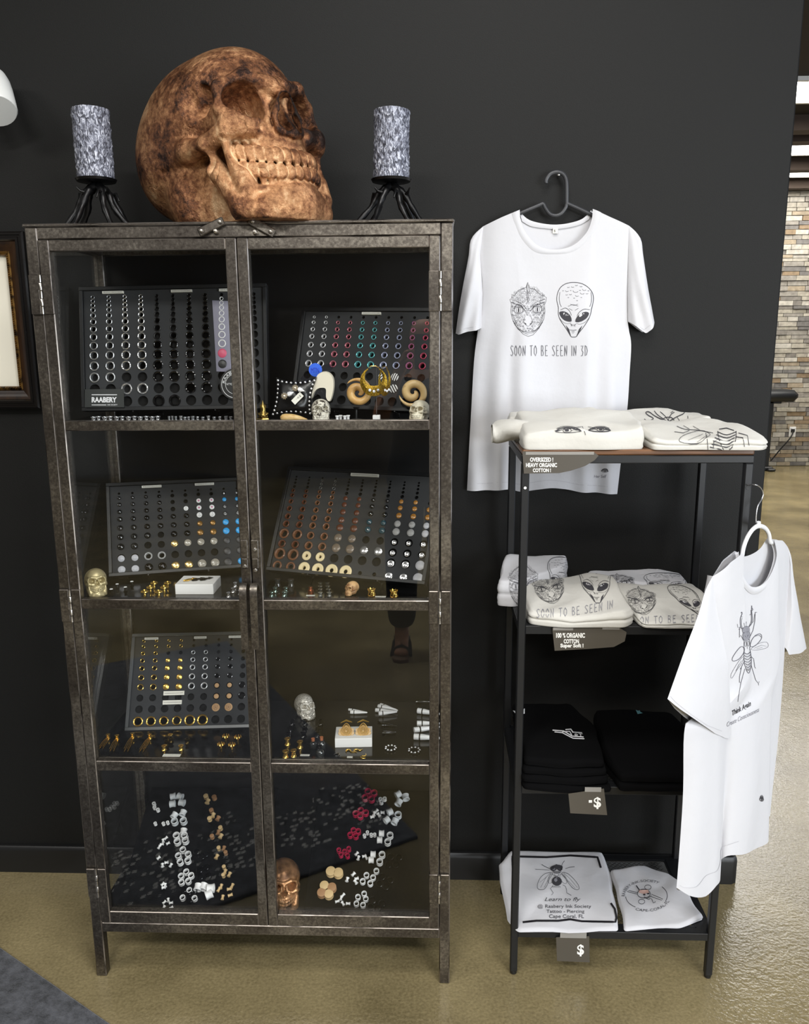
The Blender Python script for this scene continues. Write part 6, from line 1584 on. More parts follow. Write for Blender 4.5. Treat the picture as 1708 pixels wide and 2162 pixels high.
for sd, top, bot, rad_, yy, lab in (('left', (190, 232), (203, 378), .0395, -.24, 'left'), ('right', (827, 234), (826, 378), .0385, -.24, 'right')):
    pb, pt = P(*bot, y=yy), P(*top, y=yy); base = Vector((pb.x, pb.y, pb.z)); ax = (pt-pb); hgt = ax.length; R_ = orient(ax.normalized())
    rr = random.Random(3 if sd == 'left' else 8)
    m = MB(); NU, NV = 72, 60
    def surf(u, v):
        a = 2*math.pi*u; r = rad_+.0008*math.sin(a*5+9*v+2*math.sin(v*17+a))+.0007*math.sin(a*9-v*31+3*math.sin(a*3))+.0008*math.sin(a*17+v*47)
        return Vector((r*math.cos(a), r*math.sin(a), hgt*v))
    m.grid(surf, NU, NV, wu=True)
    m.add([surf(k/NU, 1)*1 for k in range(NU)]+[Vector((.0, 0, hgt-.006))], [(k, (k+1) % NU, NU) for k in range(NU)])
    m.add([surf(k/NU, 0) for k in range(NU)], [tuple(range(NU))[::-1]])
    cn = thing('pillar_candle', f'carved grey pillar candle on the {lab} branch holder above the cabinet', 'candle', M=T3(base) @ R_, group='carved pillar candles')
    m.build('wax_body', M_CANDLE, cn, 60); MB().tube([(0, 0, hgt-.007), (.0008, 0, hgt+.004), (-.0006, .0005, hgt+.009)], .0011, 6).build('wick', mat('wick_%s' % sd, '#cfcabc', .9), cn)
    h = thing('candle_holder', f'black iron branch candle holder at the {lab} end of the cabinet top', 'candle holder', (base.x, base.y, ZL), 'branch candle holders')
    dz = base.z-ZL
    MB().lathe([(0, dz-.0085), (.030, dz-.0085), (.042, dz-.006), (.0445, dz-.001), (.0435, dz-.0004), (0, dz-.0004)], 36, R_ if False else None).build('candle_plate', M_IRON, h)
    for k in range(6):
        a = math.radians((200, 250, 310, 350, 40, 140)[k]+rr.uniform(-8, 8)); ln = rr.uniform(.076, .092); c_, s_ = math.cos(a), math.sin(a)
        pts = [(0, 0, dz-.012), (.014*c_, .014*s_, dz-.020), (.030*c_, .030*s_, dz-.034), (.045*c_+.004*s_, .045*s_-.004*c_, dz*.45), (ln*.86*c_, ln*.86*s_, .014), (ln*c_, ln*s_, .003)]
        q = catmull(pts, 4); rs = [.0088-.0036*i/len(q)+.0010*math.sin(i*1.9+k) for i in range(len(q))]
        lg = MB().tube(q, rs, 8); b0 = q[len(q)*2//5]; lg.tube([b0, b0+Vector((.012*s_+.008*c_, -.012*c_+.008*s_, .004)), b0+Vector((.018*s_+.012*c_, -.018*c_+.012*s_, .012 if k % 2 else -.012))], [.0045, .0035, .0018], 7)
        lg.build('branch_leg', M_IRON, h, 60)
# --- top shelf, left: row of steel tunnels in front of the tray
y1 = -.372; k = 0
xs_ = [197, 208, 221, 233, 246, 258, 271, 284, 296, 309, 321, 333]
for i, x in enumerate(xs_):
    p = P(x, 880, y=y1+.010*(i % 2)); p.z = SH[0]
    solo('ear_tunnel', plug_mesh('spool', M_CHROME), T3(p+Vector((0, 0, .0002))) @ SCL(.0062, .0062, .0064), f'steel tunnel standing before the logo card tray, {ORD[i]} from the cabinet side', 'ear tunnel', 'steel tunnels in front of the logo card tray')
for i, x in enumerate((357, 364, 371, 382, 390, 398, 407, 417, 428, 440, 452, 464, 477, 487)):
    p = P(x, 880, y=y1+.008*(i % 2)); p.z = SH[0]; r = .0028 if i < 3 else .0042
    solo('ear_tunnel', plug_mesh('plugrod' if i < 3 or i % 3 == 0 else 'spool', M_CHROME if i % 2 else M_SATIN), T3(p+Vector((0, 0, .0002))) @ SCL(r, r, .0058), f'slim steel plug before the logo card tray, {ORD[i]} from its middle', 'ear tunnel', 'steel tunnels in front of the logo card tray')
# logo card leaning on the tray
fz = T1; q = [PP(*p, T1.o+T1.n*.004, T1.n) for p in ((179, 822), (261, 821), (262, 860), (179, 860))]
t = thing('logo_card', 'dark business card with white shop lettering on the steel eyelet tray', 'card', q[0])
m = MB(); m.add([v-q[0] for v in q]+[v-q[0]-T1.n*.001 for v in q], [(0, 3, 2, 1), (4, 5, 6, 7), (0, 1, 5, 4), (1, 2, 6, 5), (2, 3, 7, 6), (3, 0, 4, 7)]); m.build('card_stock', mat('satin_charcoal_card', '#3b3d3c', .3), t, 0)
A = Art(); A.text('RAABERY', 193.5, 849, 10.5, w=53, bold=.045, width=.8); A.line([(193.5, 833.5), (247, 833.5)], 1.6); A.line([(193.5, 855), (224.5, 855)], 1.4); A.text('INK SOCIETY', 227, 856, 2.6, w=21, bold=.02)
LOGO = (A, q[0]+T1.n*.0008, T1.n, t)
# sticker strip and round badge on the same tray
q = [PP(*p, T1.o-T1.n*.0047, T1.n) for p in ((448, 634), (491, 636), (497, 786), (457, 784))]
m = MB(); m.add(q+[v-T1.n*.0006 for v in q], [(0, 3, 2, 1), (4, 5, 6, 7), (0, 1, 5, 4), (1, 2, 6, 5), (2, 3, 7, 6), (3, 0, 4, 7)])
tag(m.build('sticker_strip', mat('lilac_clear_film', '#a9a7bc', .3, alpha=.55), None, 0), 'translucent lilac strip over the ninth column of the steel eyelet tray', 'sticker')
cxy = (497, 811)
t = thing('round_sticker', 'round black shop sticker at the lower corner of the steel eyelet tray', 'sticker', PP(*cxy, T1.o, T1.n)); cc = PP(*cxy, T1.o+T1.n*.003, T1.n)
ex_, ey_ = T1.M.to_3x3().col[0], T1.M.to_3x3().col[1]
m = MB(); m.lathe([(0, 0), (.036, 0), (.036, .0006), (0, .0006)], 36, frame(cc-t.location, ex_, ey_, T1.n)); m.build('sticker_disc', M_BLACKM, t)
A = Art(); A.ell(497, 811, 29, 29, 1.3, n=40); A.ell(497, 811, 21, 21, .9, n=40)
def _arc(body, a0, a1, r, h):
    D = Art(); D.text(body, 0, 0, 1, w=1, bold=.02); D.map(lambda x, y: (497+(r-y*h)*math.cos(math.radians(a0+(a1-a0)*x)), 811+(r-y*h)*math.sin(math.radians(a0+(a1-a0)*x)))); A.tr.extend(D.tr)
_arc('RAABERY', 185, 300, 22.5, 5.0); A.text('TATTOO', 475, 813, 4.2, w=20, bold=.02)
BADGE = (A, cc+T1.n*.0012, T1.n, t)
# --- top shelf, right
yS = -.365
p = at_shelf(556, 884, 0, yS)
m = MB(); m.lathe([(0, 0), (.0085, 0), (.0085, .003), (.0065, .005), (.0075, .010), (.009, .013), (.0055, .019), (.0048, .021), (.0055, .025), (.0052, .029), (.003, .033), (.0012, .038), (0, .041)], 20)
for k in range(7):
    a = 2*math.pi*k/7; m.lathe([(0, -.002), (.0018, 0), (0, .003)], 6, T3((.0075*math.cos(a), .0075*math.sin(a), .010))); m.lathe([(0, -.001), (.0013, .001), (0, .006)], 6, T3((.0048*math.cos(a), .0048*math.sin(a), .027)))
m.tube([(-.009, 0, .016), (-.004, -.006, .012), (.004, -.006, .012), (.009, 0, .016)], .0020, 7); m.tube([(-.010, -.002, .005), (0, -.008, .004), (.010, -.002, .005)], .0028, 7)
solo('buddha_figurine', m.mesh('buddha_figurine', mat('antique_brass', '#8a7038', .3, .9, col2='#d9bd72', nscale=120), 50), T3(p) @ SCL(1.15), 'small brass crowned figurine in the corner of the top right shelf', 'figurine')
# studded pillow
p0 = P(600, 886, y=-.345); pil_ = thing('studded_pillow', 'black leather pillow with a border of silver studs leaning on the shelf', 'pillow', (p0.x, -.345, SH[0]))
pc = [Vector(P(*q, y=-.345)-Vector((p0.x, -.345, SH[0]))) for q in ((580, 797), (668, 797), (660, 878), (571, 880))]
th_ = math.radians(-14)
def pill(u, v, s=1):
    a = pc[0]*(1-u)*(1-v)+pc[1]*u*(1-v)+pc[2]*u*v+pc[3]*(1-u)*v
    pin = .010*(math.sin(math.pi*u)*(1 if v < .5 else -1)*(abs(2*v-1)**3)); pinx = .008*math.sin(math.pi*v)*(1 if u < .5 else -1)*(abs(2*u-1)**3)
    b = max(0, (1-abs(2*u-1)**2.6)*(1-abs(2*v-1)**2.6))**.6*.020
    return Vector((a.x+pinx, (.0+a.z*.16)-s*b+.003*noise2(u*9, v*9, 1.)*(b/.02), max(a.z-pin, .001)))
m = MB(); m.grid(lambda u, v: pill(u, v, 1), 25, 25); m.grid(lambda u, v: pill(1-u, v, -.6), 17, 17)
M_LEATH = mat('black_leather', '#0c0c0e', .3, bump=.3, bscale=160, bdist=.0008)
m.build('cushion', M_LEATH, pil_, 60)
stud = MB().lathe([(.0034, 0), (.0034, .0006), (.0028, .002), (.0014, .003), (0, .0033)], 12).mesh('stud', M_CHROME, 50)
for k in range(9):
    for u, v in ((.05+.9*k/8, .07), (.05+.9*k/8, .95), (.055, .07+.88*k/8), (.945, .07+.88*k/8)):
        if (u in (.055, .945)) and k in (0, 8): continue
        q = pill(u, v); dn = (pill(u+.01, v)-pill(u-.01, v)).cross(pill(u, v+.01)-pill(u, v-.01)).normalized(); dn = dn if dn.y < 0 else -dn
        put('stud', stud, pil_, T3(q) @ orient(dn) @ SCL(.92))
pw = lambda px, py, d=-.372: P(px, py, y=d)
q = pw(628, 841, -.371); o = MB().box(-.0135, .0135, -.0004, .0004, -.0062, .0062).build('price_tag', M_PAPER, None, 0, T3(q) @ RY(math.radians(-44)) @ RX(math.radians(-8)))
tag(o, 'cream price tag pinned across the studded pillow', 'price tag', 'price tags on the cabinet shelves')
A = Art(); a_ = math.radians(-44); A.text('Pair 65 $', -8.5, 2.2, 4.4, w=17); A.map(lambda x, y: (628+x*math.cos(a_)-y*math.sin(a_), 841+x*math.sin(a_)+y*math.cos(a_)))
TAGT = (A, q+Vector((0, -.0007, 0)), Vector((0, -1, -.14)).normalized(), o)
for i, (x, y_, bx, by) in enumerate(((623, 819, 632, 822), (600, 836, 610, 832))):
    q = pw(x, y_, -.372); m = MB()
    for k in range(10):
        a = 2*math.pi*k/10; m.tube([(0, 0, .001), (.0055*math.cos(a), .0055*math.sin(a), .0012), (.0075*math.cos(a), .0075*math.sin(a), .0)], [.0016, .0018, .0006], 6)
    m.lathe([(0, 0), (.003, .0005), (.0024, .003), (0, .004)], 10)
    t = thing('flower_plug', ('upper', 'lower')[i]+' crystal flower plug pinned on the studded pillow', 'flower plug', M=T3(q) @ orient((0, -1, .1)), group='crystal flower plugs'); m.build('flower_head', mat('champagne_crystal_%d' % i, '#cdbfa8', .15, .6), t, 40)
    dx_, dz_ = (pw(bx, by)-q).x, (pw(bx, by)-q).z; m = MB(); m.lathe([(.0025, 0), (.0052, .003), (.0046, .008), (0, .017)], 6, T3((dx_*.6, dz_*.6, -.002)) @ orient((dx_, dz_, .002))); m.build('crystal_point', M_CRYST, t, 0)
# ivory horn lying in front
a_, b_ = P(592, 877, y=-.378), P(654, 886, y=-.374); a_.z = SH[0]+.0092; b_.z = SH[0]+.0022
m = MB(); ps = [a_+(b_-a_)*t_+Vector((0, 0, .003*math.sin(math.pi*t_))) for t_ in [i/14 for i in range(15)]]; m.tube(ps, [.0045, .0082, .0090, .0091, .0090, .0088, .0085, .0080, .0074, .0066, .0057, .0047, .0036, .0024, .0010], 14)
tag(m.build('horn_taper', M_IVORY, None, 60), 'ivory coloured horn taper lying before the studded pillow', 'horn taper')
# cream curved stand with skeleton drawing behind the sugar skull
c0 = P(690, 812, y=-.315); t = thing('cream_head_form', 'cream curved head form with a small skeleton drawing behind the sugar skull', 'display form', (c0.x, -.315, SH[0]))
out = [(668, 800), (672, 790), (684, 784), (696, 787), (704, 797), (706, 812), (704, 830), (699, 846), (694, 846), (690, 838), (690, 822), (684, 818), (672, 820), (664, 828), (658, 842), (650, 842), (652, 820), (660, 806)]
pp = [P(*q_, y=-.315) for q_ in smooth_px(out+[out[0]], 3)[:-1]]
m = MB(); n_ = len(pp); lay = [(.90, -.012), (.985, -.008), (1., 0), (.985, .008), (.90, .012)]; cx_ = sum((v.x for v in pp))/n_; cz_ = sum((v.z for v in pp))/n_
vs = [(v.x+(cx_-v.x)*(1-s_)*.35-c0.x, d_, v.z+(cz_-v.z)*(1-s_)*.35-SH[0]) for s_, d_ in lay for v in pp]
m.add(vs, [(l*n_+i, l*n_+(i+1) % n_, (l+1)*n_+(i+1) % n_, (l+1)*n_+i) for l in range(4) for i in range(n_)]+[tuple(range(n_))[::-1], tuple(range(4*n_, 5*n_))])
m.build('form_body', mat('cream_plaster', '#ded6c4', .6), t, 50)
m = MB().tube([(0, 0, .0005), (0, 0, .055)], .002, 8).lathe([(.016, 0), (.016, .002), (0, .002)], 20); m.build('form_stem', M_BLK, t)
A = Art(); A.ell(675, 827, 6, 5, .8, n=14); A.ell(672.5, 826, 1.2, 1.2, fill=True); A.ell(678, 826, 1.2, 1.2, fill=True); A.line([(671, 830), (675, 832), (680, 830)], .7); A.line([(668, 834), (662, 838), (660, 846)], .7); A.line([(682, 833), (686, 838), (688, 845)], .7)
FORMP = (A, P(675, 827, y=-.329), Vector((0, -1, 0)), t)
# blue maker's sticker on clear film
q = P(666, 781, y=-.300); t = thing('blue_sticker', 'round bright blue sticker on a clear film behind the studded pillow', 'sticker', q)
MB().lathe([(0, 0), (.0150, 0), (.0150, .0006), (0, .0006)], 30, RX(math.radians(90))).build('sticker_face', mat('bright_blue_vinyl', '#3f6fe8', .35), t)
fl_ = [P(*v, y=-.299)-q for v in ((634, 800), (650, 778), (696, 768), (704, 775), (684, 806), (650, 812))]
m = MB(); m.add(fl_+[v+Vector((0, .0005, 0)) for v in fl_], [tuple(range(6))[::-1], tuple(range(6, 12))]); m.build('clear_film', glass_mat('clear_film_sheet', (.80, .80, .86), 1.45, .1), t, 0)
A = Art(); A.text('MTN', 656.5, 787, 11, w=17, bold=.0, width=.7); BLUEP = (A, q+Vector((0, -.0010, 0)), Vector((0, -1, 0)), t)
small_skull('sugar_skull', 678, 884, SH[0], .049, -82, M_SUGAR, 'white engraved sugar skull standing before the cream form', y=-.362)
small_skull('resin_skull', 886, 886, SH[0], .046, -112, M_BONEW, 'small bone coloured skull at the right end of the top shelf', y=-.368)
for i, (x, dy_) in enumerate(((712, 0), (719, .012), (728, 0), (735, .012))):
    p = P(x, 884, y=-.372+dy_); p.z = SH[0]; solo('ear_tunnel', plug_mesh('spool', M_WHITEP), T3(p) @ SCL(.0045, .0045, .0068), f'white spool plug beside the sugar skull, {ORD[i]} of four', 'ear tunnel', 'white spool plugs beside the sugar skull')
def spiral(px, py, size, turns, flip, m, label, y=-.330, tail=0.):
    c_ = P(px, py, y=y); mb = MB(); pts = []; rs = []; N = 64
    for i in range(N):
        t_ = i/(N-1); a = tail+flip*turns*2*math.pi*(1-t_); r = size*(.10+.90*t_**.9)
        pts.append(c_+Vector((r*math.cos(a), -.004*t_, r*math.sin(a))))
        rs.append(size*(.035+.27*math.sin(math.pi*t_**.85)**.75))
    rs[-1] = .0006; mb.tube(pts, rs, 12)
    lo = min(p_[2] for p_ in mb.v); dz_ = SH[0]+.0004-lo
    o = mb.build('spiral_taper', m, None, 60); o.location = (0, 0, 0 if dz_ < 0 else 0); return tag(o, label, 'spiral taper', 'wooden spiral tapers')
spiral(756, 828, .030, 1.6, -1, M_SPIRAL, 'plain wooden spiral taper left of the gold hoop earrings', tail=math.radians(140))
spiral(872, 829, .031, 1.6, 1, M_SPIRALV, 'veined wooden spiral taper behind the bone coloured skull', tail=math.radians(190))
# wire tray stand for spirals: small black props
for nm_, x in (('left', 752), ('right', 875)):
    c_ = P(x, 856, y=-.330); h_ = c_.z-SH[0]-.004
    o = MB().lathe([(.012, 0), (.012, .002), (.0025, .004), (.0025, h_*.8), (.008, h_)], 16).build('prop_stand', M_BLK, None, 35, T3((c_.x, -.330, SH[0]))); tag(o, f'small black prop under the {"plain" if nm_ == "left" else "veined"} spiral taper', 'stand')
# gold hoop earrings on a rod
e0 = P(789, 812, y=-.352)
t = thing('earring_stand', 'thin black earring stand with a white foot in front of the spirals', 'stand', (P(795, 884, y=-.360).x, -.360, SH[0]))
hh_ = P(795, 775, y=-.360).z-SH[0]
MB().tube([(0, 0, .002), (0, 0, hh_), ], .0010, 6).tube([(-.012, 0, hh_), (.016, 0, hh_)], .0010, 6).build('rod', M_BLK, t)
MB().box(-.008, .008, -.0085, .0085, 0, .0135, .0008).build('foot_block', M_WBOX, t)
def hoop(label, px, py, rot, sc=1.):
    c_ = P(px, py, y=-.366); mb = MB(); N = 40; vs = []
    for i in range(N+1):
        a = math.radians(115+i*(310/N)); w_ = .0014+.0105*math.sin(math.pi*i/N)**1.3
        ro, ri = .0255, .0255-w_*1.55
        for r_, d_ in ((ro, 0), ((ro+ri)/2, -.0026*math.sin(math.pi*i/N)-.0006), (ri, 0), ((ro+ri)/2, .0026*math.sin(math.pi*i/N)+.0006)):
            vs.append(Vector((r_*math.cos(a)*.95, d_, r_*math.sin(a)-(.0255-.0255)*0)))
    fs = [(i*4+j, i*4+(j+1) % 4, (i+1)*4+(j+1) % 4, (i+1)*4+j) for i in range(N) for j in range(4)]+[(0, 3, 2, 1), (N*4, N*4+1, N*4+2, N*4+3)]
    mb.add(vs, fs); h_ = thing('hoop_earring', label, 'earring', M=T3(c_) @ RZ(rot) @ SCL(sc), group='gold hoop earrings')
    mb.build('hoop_body', M_GLITTER, h_, 40)
    MB().tube([(-.010, 0, .0235), (-.004, 0, .0275), (.004, 0, .0275), (.010, 0, .0235)], .0007, 6).build('ear_wire', M_GOLD, h_)
    for k in (-1, 0, 1): MB().lathe([(0, 0), (.0024, .0004), (.0026, .0014), (.0012, .0026), (0, .003)], 8, T3((k*.0075, -.0034, -.0165+abs(k)*.002)) @ RX(math.radians(90))).build('crystal', M_CRYST, h_)
hoop('front gold glitter hoop earring with three crystals', 789, 806, math.radians(8), 1.22); hoop('gold glitter hoop earring turned edge on behind its twin', 812, 806, math.radians(66), 1.2)
# --- second shelf, left
def sp(px, py, s, r, hgt, m, label, group, kind='spool', name='ear_tunnel', cat='ear tunnel', tilt=None):
    p = at_shelf(px, py, s); M = T3(p+Vector((0, 0, .0002))) @ SCL(r, r, hgt/(2.3 if kind == 'plugrod' else 1.5 if kind == 'tube' else 2.))
    return solo(name, plug_mesh(kind, m), M, label, cat, group)
small_skull('gilded_skull', 205, 1252, SH[1], .058, -62, M_BRASSK, 'small gilded skull at the left end of the second shelf')
wz2 = zmap(4.616, 170, 1180)
fm_ = MB()
for k in range(5):
    a = 2*math.pi*k/5; fm_.lathe([(0, -.001), (.0021, 0), (0, .0014)], 8, T3((.0022*math.cos(a), .0022*math.sin(a), 0)))
for i, (x, y_) in enumerate(((303, 338), (360, 288), (440, 318), (503, 262))):
    p = at_shelf(*wz2(x, y_), 1); t = thing('flower_stud', f'white flower stud on a black post beside the gilded skull, {ORD[i]} of four', 'stud', p, 'white flower studs on black posts')
    MB().lathe([(.0048, 0), (.0048, .0015), (.0030, .0025), (.0028, .0085), (.0038, .0095), (0, .0095)], 14).build('post', M_BLACKP, t); put('flower_top', fm_.mesh('flower_top', M_WHITEP, 50), t, T3((0, 0, .0108)))
for i, (x, y_) in enumerate(((628, 372), (765, 374), (683, 330), (818, 330), (720, 288), (853, 288))):
    p = at_shelf(*wz2(x, y_), 1); m = PLUG.get('mush') or MB().lathe([(.0024, 0), (.0030, .001), (.0030, .006), (.0024, .0075), (.0024, .0105), (.0085, .0118), (.0092, .0128), (.0088, .0150), (.0062, .0163), (.0056, .0156), (.0034, .0156), (.0030, .0146), (0, .0146)], 12).mesh('mushroom_plug', M_GOLD, 30); PLUG['mush'] = m
    solo('mushroom_plug', m, T3(p) @ RZ(i), f'gold mushroom plug on the second shelf, {("left", "right")[i % 2]} of the {("front", "middle", "rear")[i//2]} pair', 'ear plug', 'gold mushroom plugs')
# white block with three arrow shaped studs
c4 = [P(*wz2(*q_), z=SH[1]) for q_ in ((925, 348), (1297, 348))]; ez_ = (c4[1]-c4[0]); wv = ez_.length; ez_.normalize(); ey2 = Vector((-ez_.y, ez_.x, 0))
t = thing('display_block', 'white square display block on the second shelf', 'display block', M=frame(c4[0], ez_, ey2, Vector((0, 0, 1)))); MB().box(0, wv, 0, .072, 0, .0245, .0008).build('block_body', M_WBOX, t)
bM = frame(c4[0], ez_, ey2, Vector((0, 0, .1)).normalized())
for i in range(3):
    m = MB(); m.tube([(0, 0, .0024), (.010, .008, .0024), (.017, .014, .0024)], [.0016, .0030, .0016], 7); m.tube([(.017, .014, .0024), (.026, .021, .0024)], [.0036, .0006], 7); m.tube([(.002, -.002, .0018), (.012, .004, .0018)], [.0006, .0016], 6)
    o = m.build('arrow_stud', M_GOLD if i == 0 else M_BLACKP, None, 50, frame(c4[0], ez_, ey2, Vector((0, 0, 1))) @ T3((.014+i*.0185, .022+.003*i, .0246)))
    tag(o, f'{("gold", "black", "dark")[i]} arrow shaped stud lying on the white block, {ORD[i]} of three', 'stud', 'arrow studs on the white block')
for i, (x, y_) in enumerate(((1445, 376), (1490, 330), (1510, 276), (1556, 352))):
    sp(*wz2(x, y_), 1, .0050, .0125, M_CHROME, f'silver flared plug by the door handles, {ORD[i]} from the front', 'silver flared plugs by the door handles')
# --- second shelf, right
wz3 = zmap(4.744, 550, 1200)
for i, (x, y_) in enumerate(((113, 285), (238, 283), (148, 240), (255, 240))): sp(*wz3(x, y_), 1, .0062, .0125, mat('green_tinted_steel_%d' % i, '#8fa8a0', .2, .9), f'greenish steel plug, {("front left", "front right", "rear left", "rear right")[i]} of four under the wooden ring tray', 'greenish steel plugs')
for i, (x, y_) in enumerate(((172, 178), (305, 180))): sp(*wz3(x, y_), 1, .0078, .018, M_GLASSD, f'dark glass plug at the back of the second shelf, {("left", "right")[i]} of the pair', 'dark glass plugs at the back', 'plugrod')
card(*wz3(502, 274), 1, .020, .007, 'white price tag under the copper plug')
p = at_shelf(*wz3(502, 262), 1); m = MB(); m.lathe([(.0075, 0), (.0078, .001), (.0070, .004), (.0074, .0085), (.0050, .0105), (.0044, .0125), (.0054, .0150), (.0040, .0168), (0, .0172)], 18)
tag(m.build('copper_plug', M_COPPER, None, 50, T3(p+Vector((0, .002, .0013)))), 'copper stacked plug standing on a white tag', 'ear plug')
for i in range(8):
    x, y_ = (600 if i % 2 == 0 else 690-7*(i//2)), 280-(i//2)*33; sp(*wz3(x, y_), 1, .0058, .0095, M_GLASSD if i > 1 else mat('clear_plug_%d' % i, '#5c5e5a', .08, coat=1.), f'clear glass plug, {("left", "right")[i % 2]} of the {ORD[i//2]} pair from the shelf front', 'clear glass plugs on the second shelf')
small_skull('monkey_skull', 743, 1255, SH[1], .031, -128, M_MONK, 'tan animal skull in the middle of the second shelf right side', tilt=8)
def cage(px, py, label, s=1):
    p = at_shelf(px, py, s); m = MB()
    for k in range(7):
        a = 2*math.pi*k/7; r0, r1 = .0085, .0065; m.tube(catmull([(r0*.2*math.cos(a), r0*.2*math.sin(a), .001), (r0*math.cos(a), r0*math.sin(a), .0035), (r1*math.cos(a+.2), r1*math.sin(a+.2), .011), (r0*math.cos(a+.2), r0*math.sin(a+.2), .0195)], 3), .0011, 5)
    m.tube([(.0082*math.cos(2*math.pi*k/14), .0082*math.sin(2*math.pi*k/14), .0165) for k in range(14)], .0011, 5, closed=True); m.lathe([(0, .003), (.0035, .004), (.0042, .010), (.002, .016), (0, .017)], 10)
    solo('gold_cage_plug', m.mesh('gold_cage_plug', M_GOLD, 50), T3(p), label, 'ear plug', 'gold cage plugs')
cage(*wz3(1112, 282), 'gold cage plug left of a white tag on the second shelf'); cage(*wz3(1335, 296), 'gold cage plug right of a white tag on the second shelf'); card(*wz3(1202, 286), 1, .024, .007, 'white price tag between the two gold cage plugs')
# --- third shelf, left
wz5 = zmap(4.88, 190, 1520)
for i, (x, y_, x2, y2) in enumerate(((188, 195, 95, 315), (280, 205, 208, 345), (440, 185, 352, 350), (617, 195, 505, 355))):
    a_, b_ = at_shelf(*wz5(x, y_), 2), at_shelf(*wz5(x2, y2), 2); d_ = (b_-a_); L_ = d_.length; d_.normalize(); s_ = Vector((-d_.y, d_.x, 0)); m = MB()
    m.lathe([(.0045, 0), (.0058, .001), (.0040, .006), (.0050, .0105), (.0056, .0125), (0, .0135)], 12)
    for k in range(4): m.tube(catmull([Vector((0, 0, .006)), d_*L_*.25+s_*(k-1.5)*.0035+Vector((0, 0, .0035)), d_*L_*(.72+.09*((k*2) % 4))+s_*(k-1.5)*.0042+Vector((0, 0, .0014))], 4), .0009, 5)
    solo('tassel_plug', m.mesh('tassel_plug', M_GOLD, 50), T3(a_+Vector((0, 0, .0003))), f'gold plug with hanging chain tassels, {ORD[i]} from the left on the third shelf', 'ear plug', 'gold tassel plugs')
for i, (x, y_) in enumerate(((765, 312), (835, 228), (830, 196), (790, 262), (940, 310), (1005, 240))): sp(*wz5(x, y_), 2, .0066, .0125, mat('dark_gold_%d' % i, '#4a3c1c', .2, .9) if i % 2 else M_GOLD, f'dark gold flared plug in the middle of the third shelf, {ORD[i]} of six', 'dark gold flared plugs')
for i, (x, y_) in enumerate(((1352, 300), (1465, 305), (1402, 215), (1525, 225))):
    p = at_shelf(*wz5(x, y_), 2); m = MB(); m.lathe([(.0022, 0), (.0030, .001), (.0024, .007), (.0050, .0085), (.0036, .0095), (0, .0098)], 10)
    for k in range(8):
        a = 2*math.pi*k/8; m.tube([(.0040*math.cos(a), .0040*math.sin(a), .0095), (.0088*math.cos(a), .0088*math.sin(a), .0135), (.0072*math.cos(a), .0072*math.sin(a), .0165)], [.0014, .0020, .0008], 6)
    solo('ornate_plug', m.mesh('ornate_plug', M_GOLD, 50), T3(p), f'gold lotus shaped plug by the door stile, {("front left", "front right", "rear left", "rear right")[i]} of four', 'ear plug', 'gold lotus plugs')
card(*wz5(842, 368), 2, .042, .012, 'long white price tag at the front of the third shelf')
# --- third shelf, right
wz6 = zmap(3.882, 530, 1260)
small_skull('studded_skull', *wz6(445, 968), SH[2], .056, -62, M_STUDK, 'silver studded skull on the third shelf')
for r_ in range(3):
    for c_ in range(3):
        x = (305, 428, 545)[c_]+(-2+18*r_ if c_ == 0 else 8*r_ if c_ == 1 else 14*r_); y_ = (1150, 1105, 1048)[r_]
        sp(*wz6(x, y_), 2, .0068, .0135, M_BLACKP, f'black flared plug behind the gold ones, {ORD[c_]} in the {("front", "middle", "rear")[r_]} row', 'black flared plugs on the third shelf')
for i, (x, y_) in enumerate(((283, 1318), (350, 1312), (300, 1215), (402, 1240))): sp(*wz6(x, y_), 2, .0076, .0185, M_GOLD, f'gold flared plug, {("front left", "front right", "rear left", "rear right")[i]} of four on the third shelf', 'gold flared plugs on the third shelf')
card(*wz6(442, 1300), 2, .022, .007, 'small cream price tag beside the gold flared plugs')
for i, (x, y_, h_) in enumerate(((510, 1240, .020), (580, 1245, .024), (568, 1310, .022))):
    p = at_shelf(*wz6(x, y_), 2); t = thing('cork_vial', f'dark glass vial with a cork, {ORD[i]} of three beside the white box', 'vial', p, 'dark cork vials')
    MB().lathe([(0, 0), (.0080, 0), (.0090, .0015), (.0090, h_*.6), (.0068, h_*.75), (.0050, h_*.8), (.0052, h_*.95), (0, h_*.95)], 18).build('bottle', M_GLASSD, t); MB().lathe([(.0040, h_*.93), (.0044, h_*1.30), (0, h_*1.31)], 12).build('cork', M_CORK if i < 2 else M_BLACKP, t)
c4 = [P(*wz6(*q_), z=SH[2]) for q_ in ((688, 1238), (992, 1232))]; ex2 = (c4[1]-c4[0]); wv = ex2.length; ex2.normalize(); ey2 = Vector((-ex2.y, ex2.x, 0)); bf_ = frame(c4[0], ex2, ey2, Vector((0, 0, 1)))
t = thing('display_block', 'white square display block under the filigree plugs on the third shelf', 'display block', M=bf_); MB().box(0, wv, 0, .064, 0, .0235, .0008).build('block_body', M_WBOX, t)
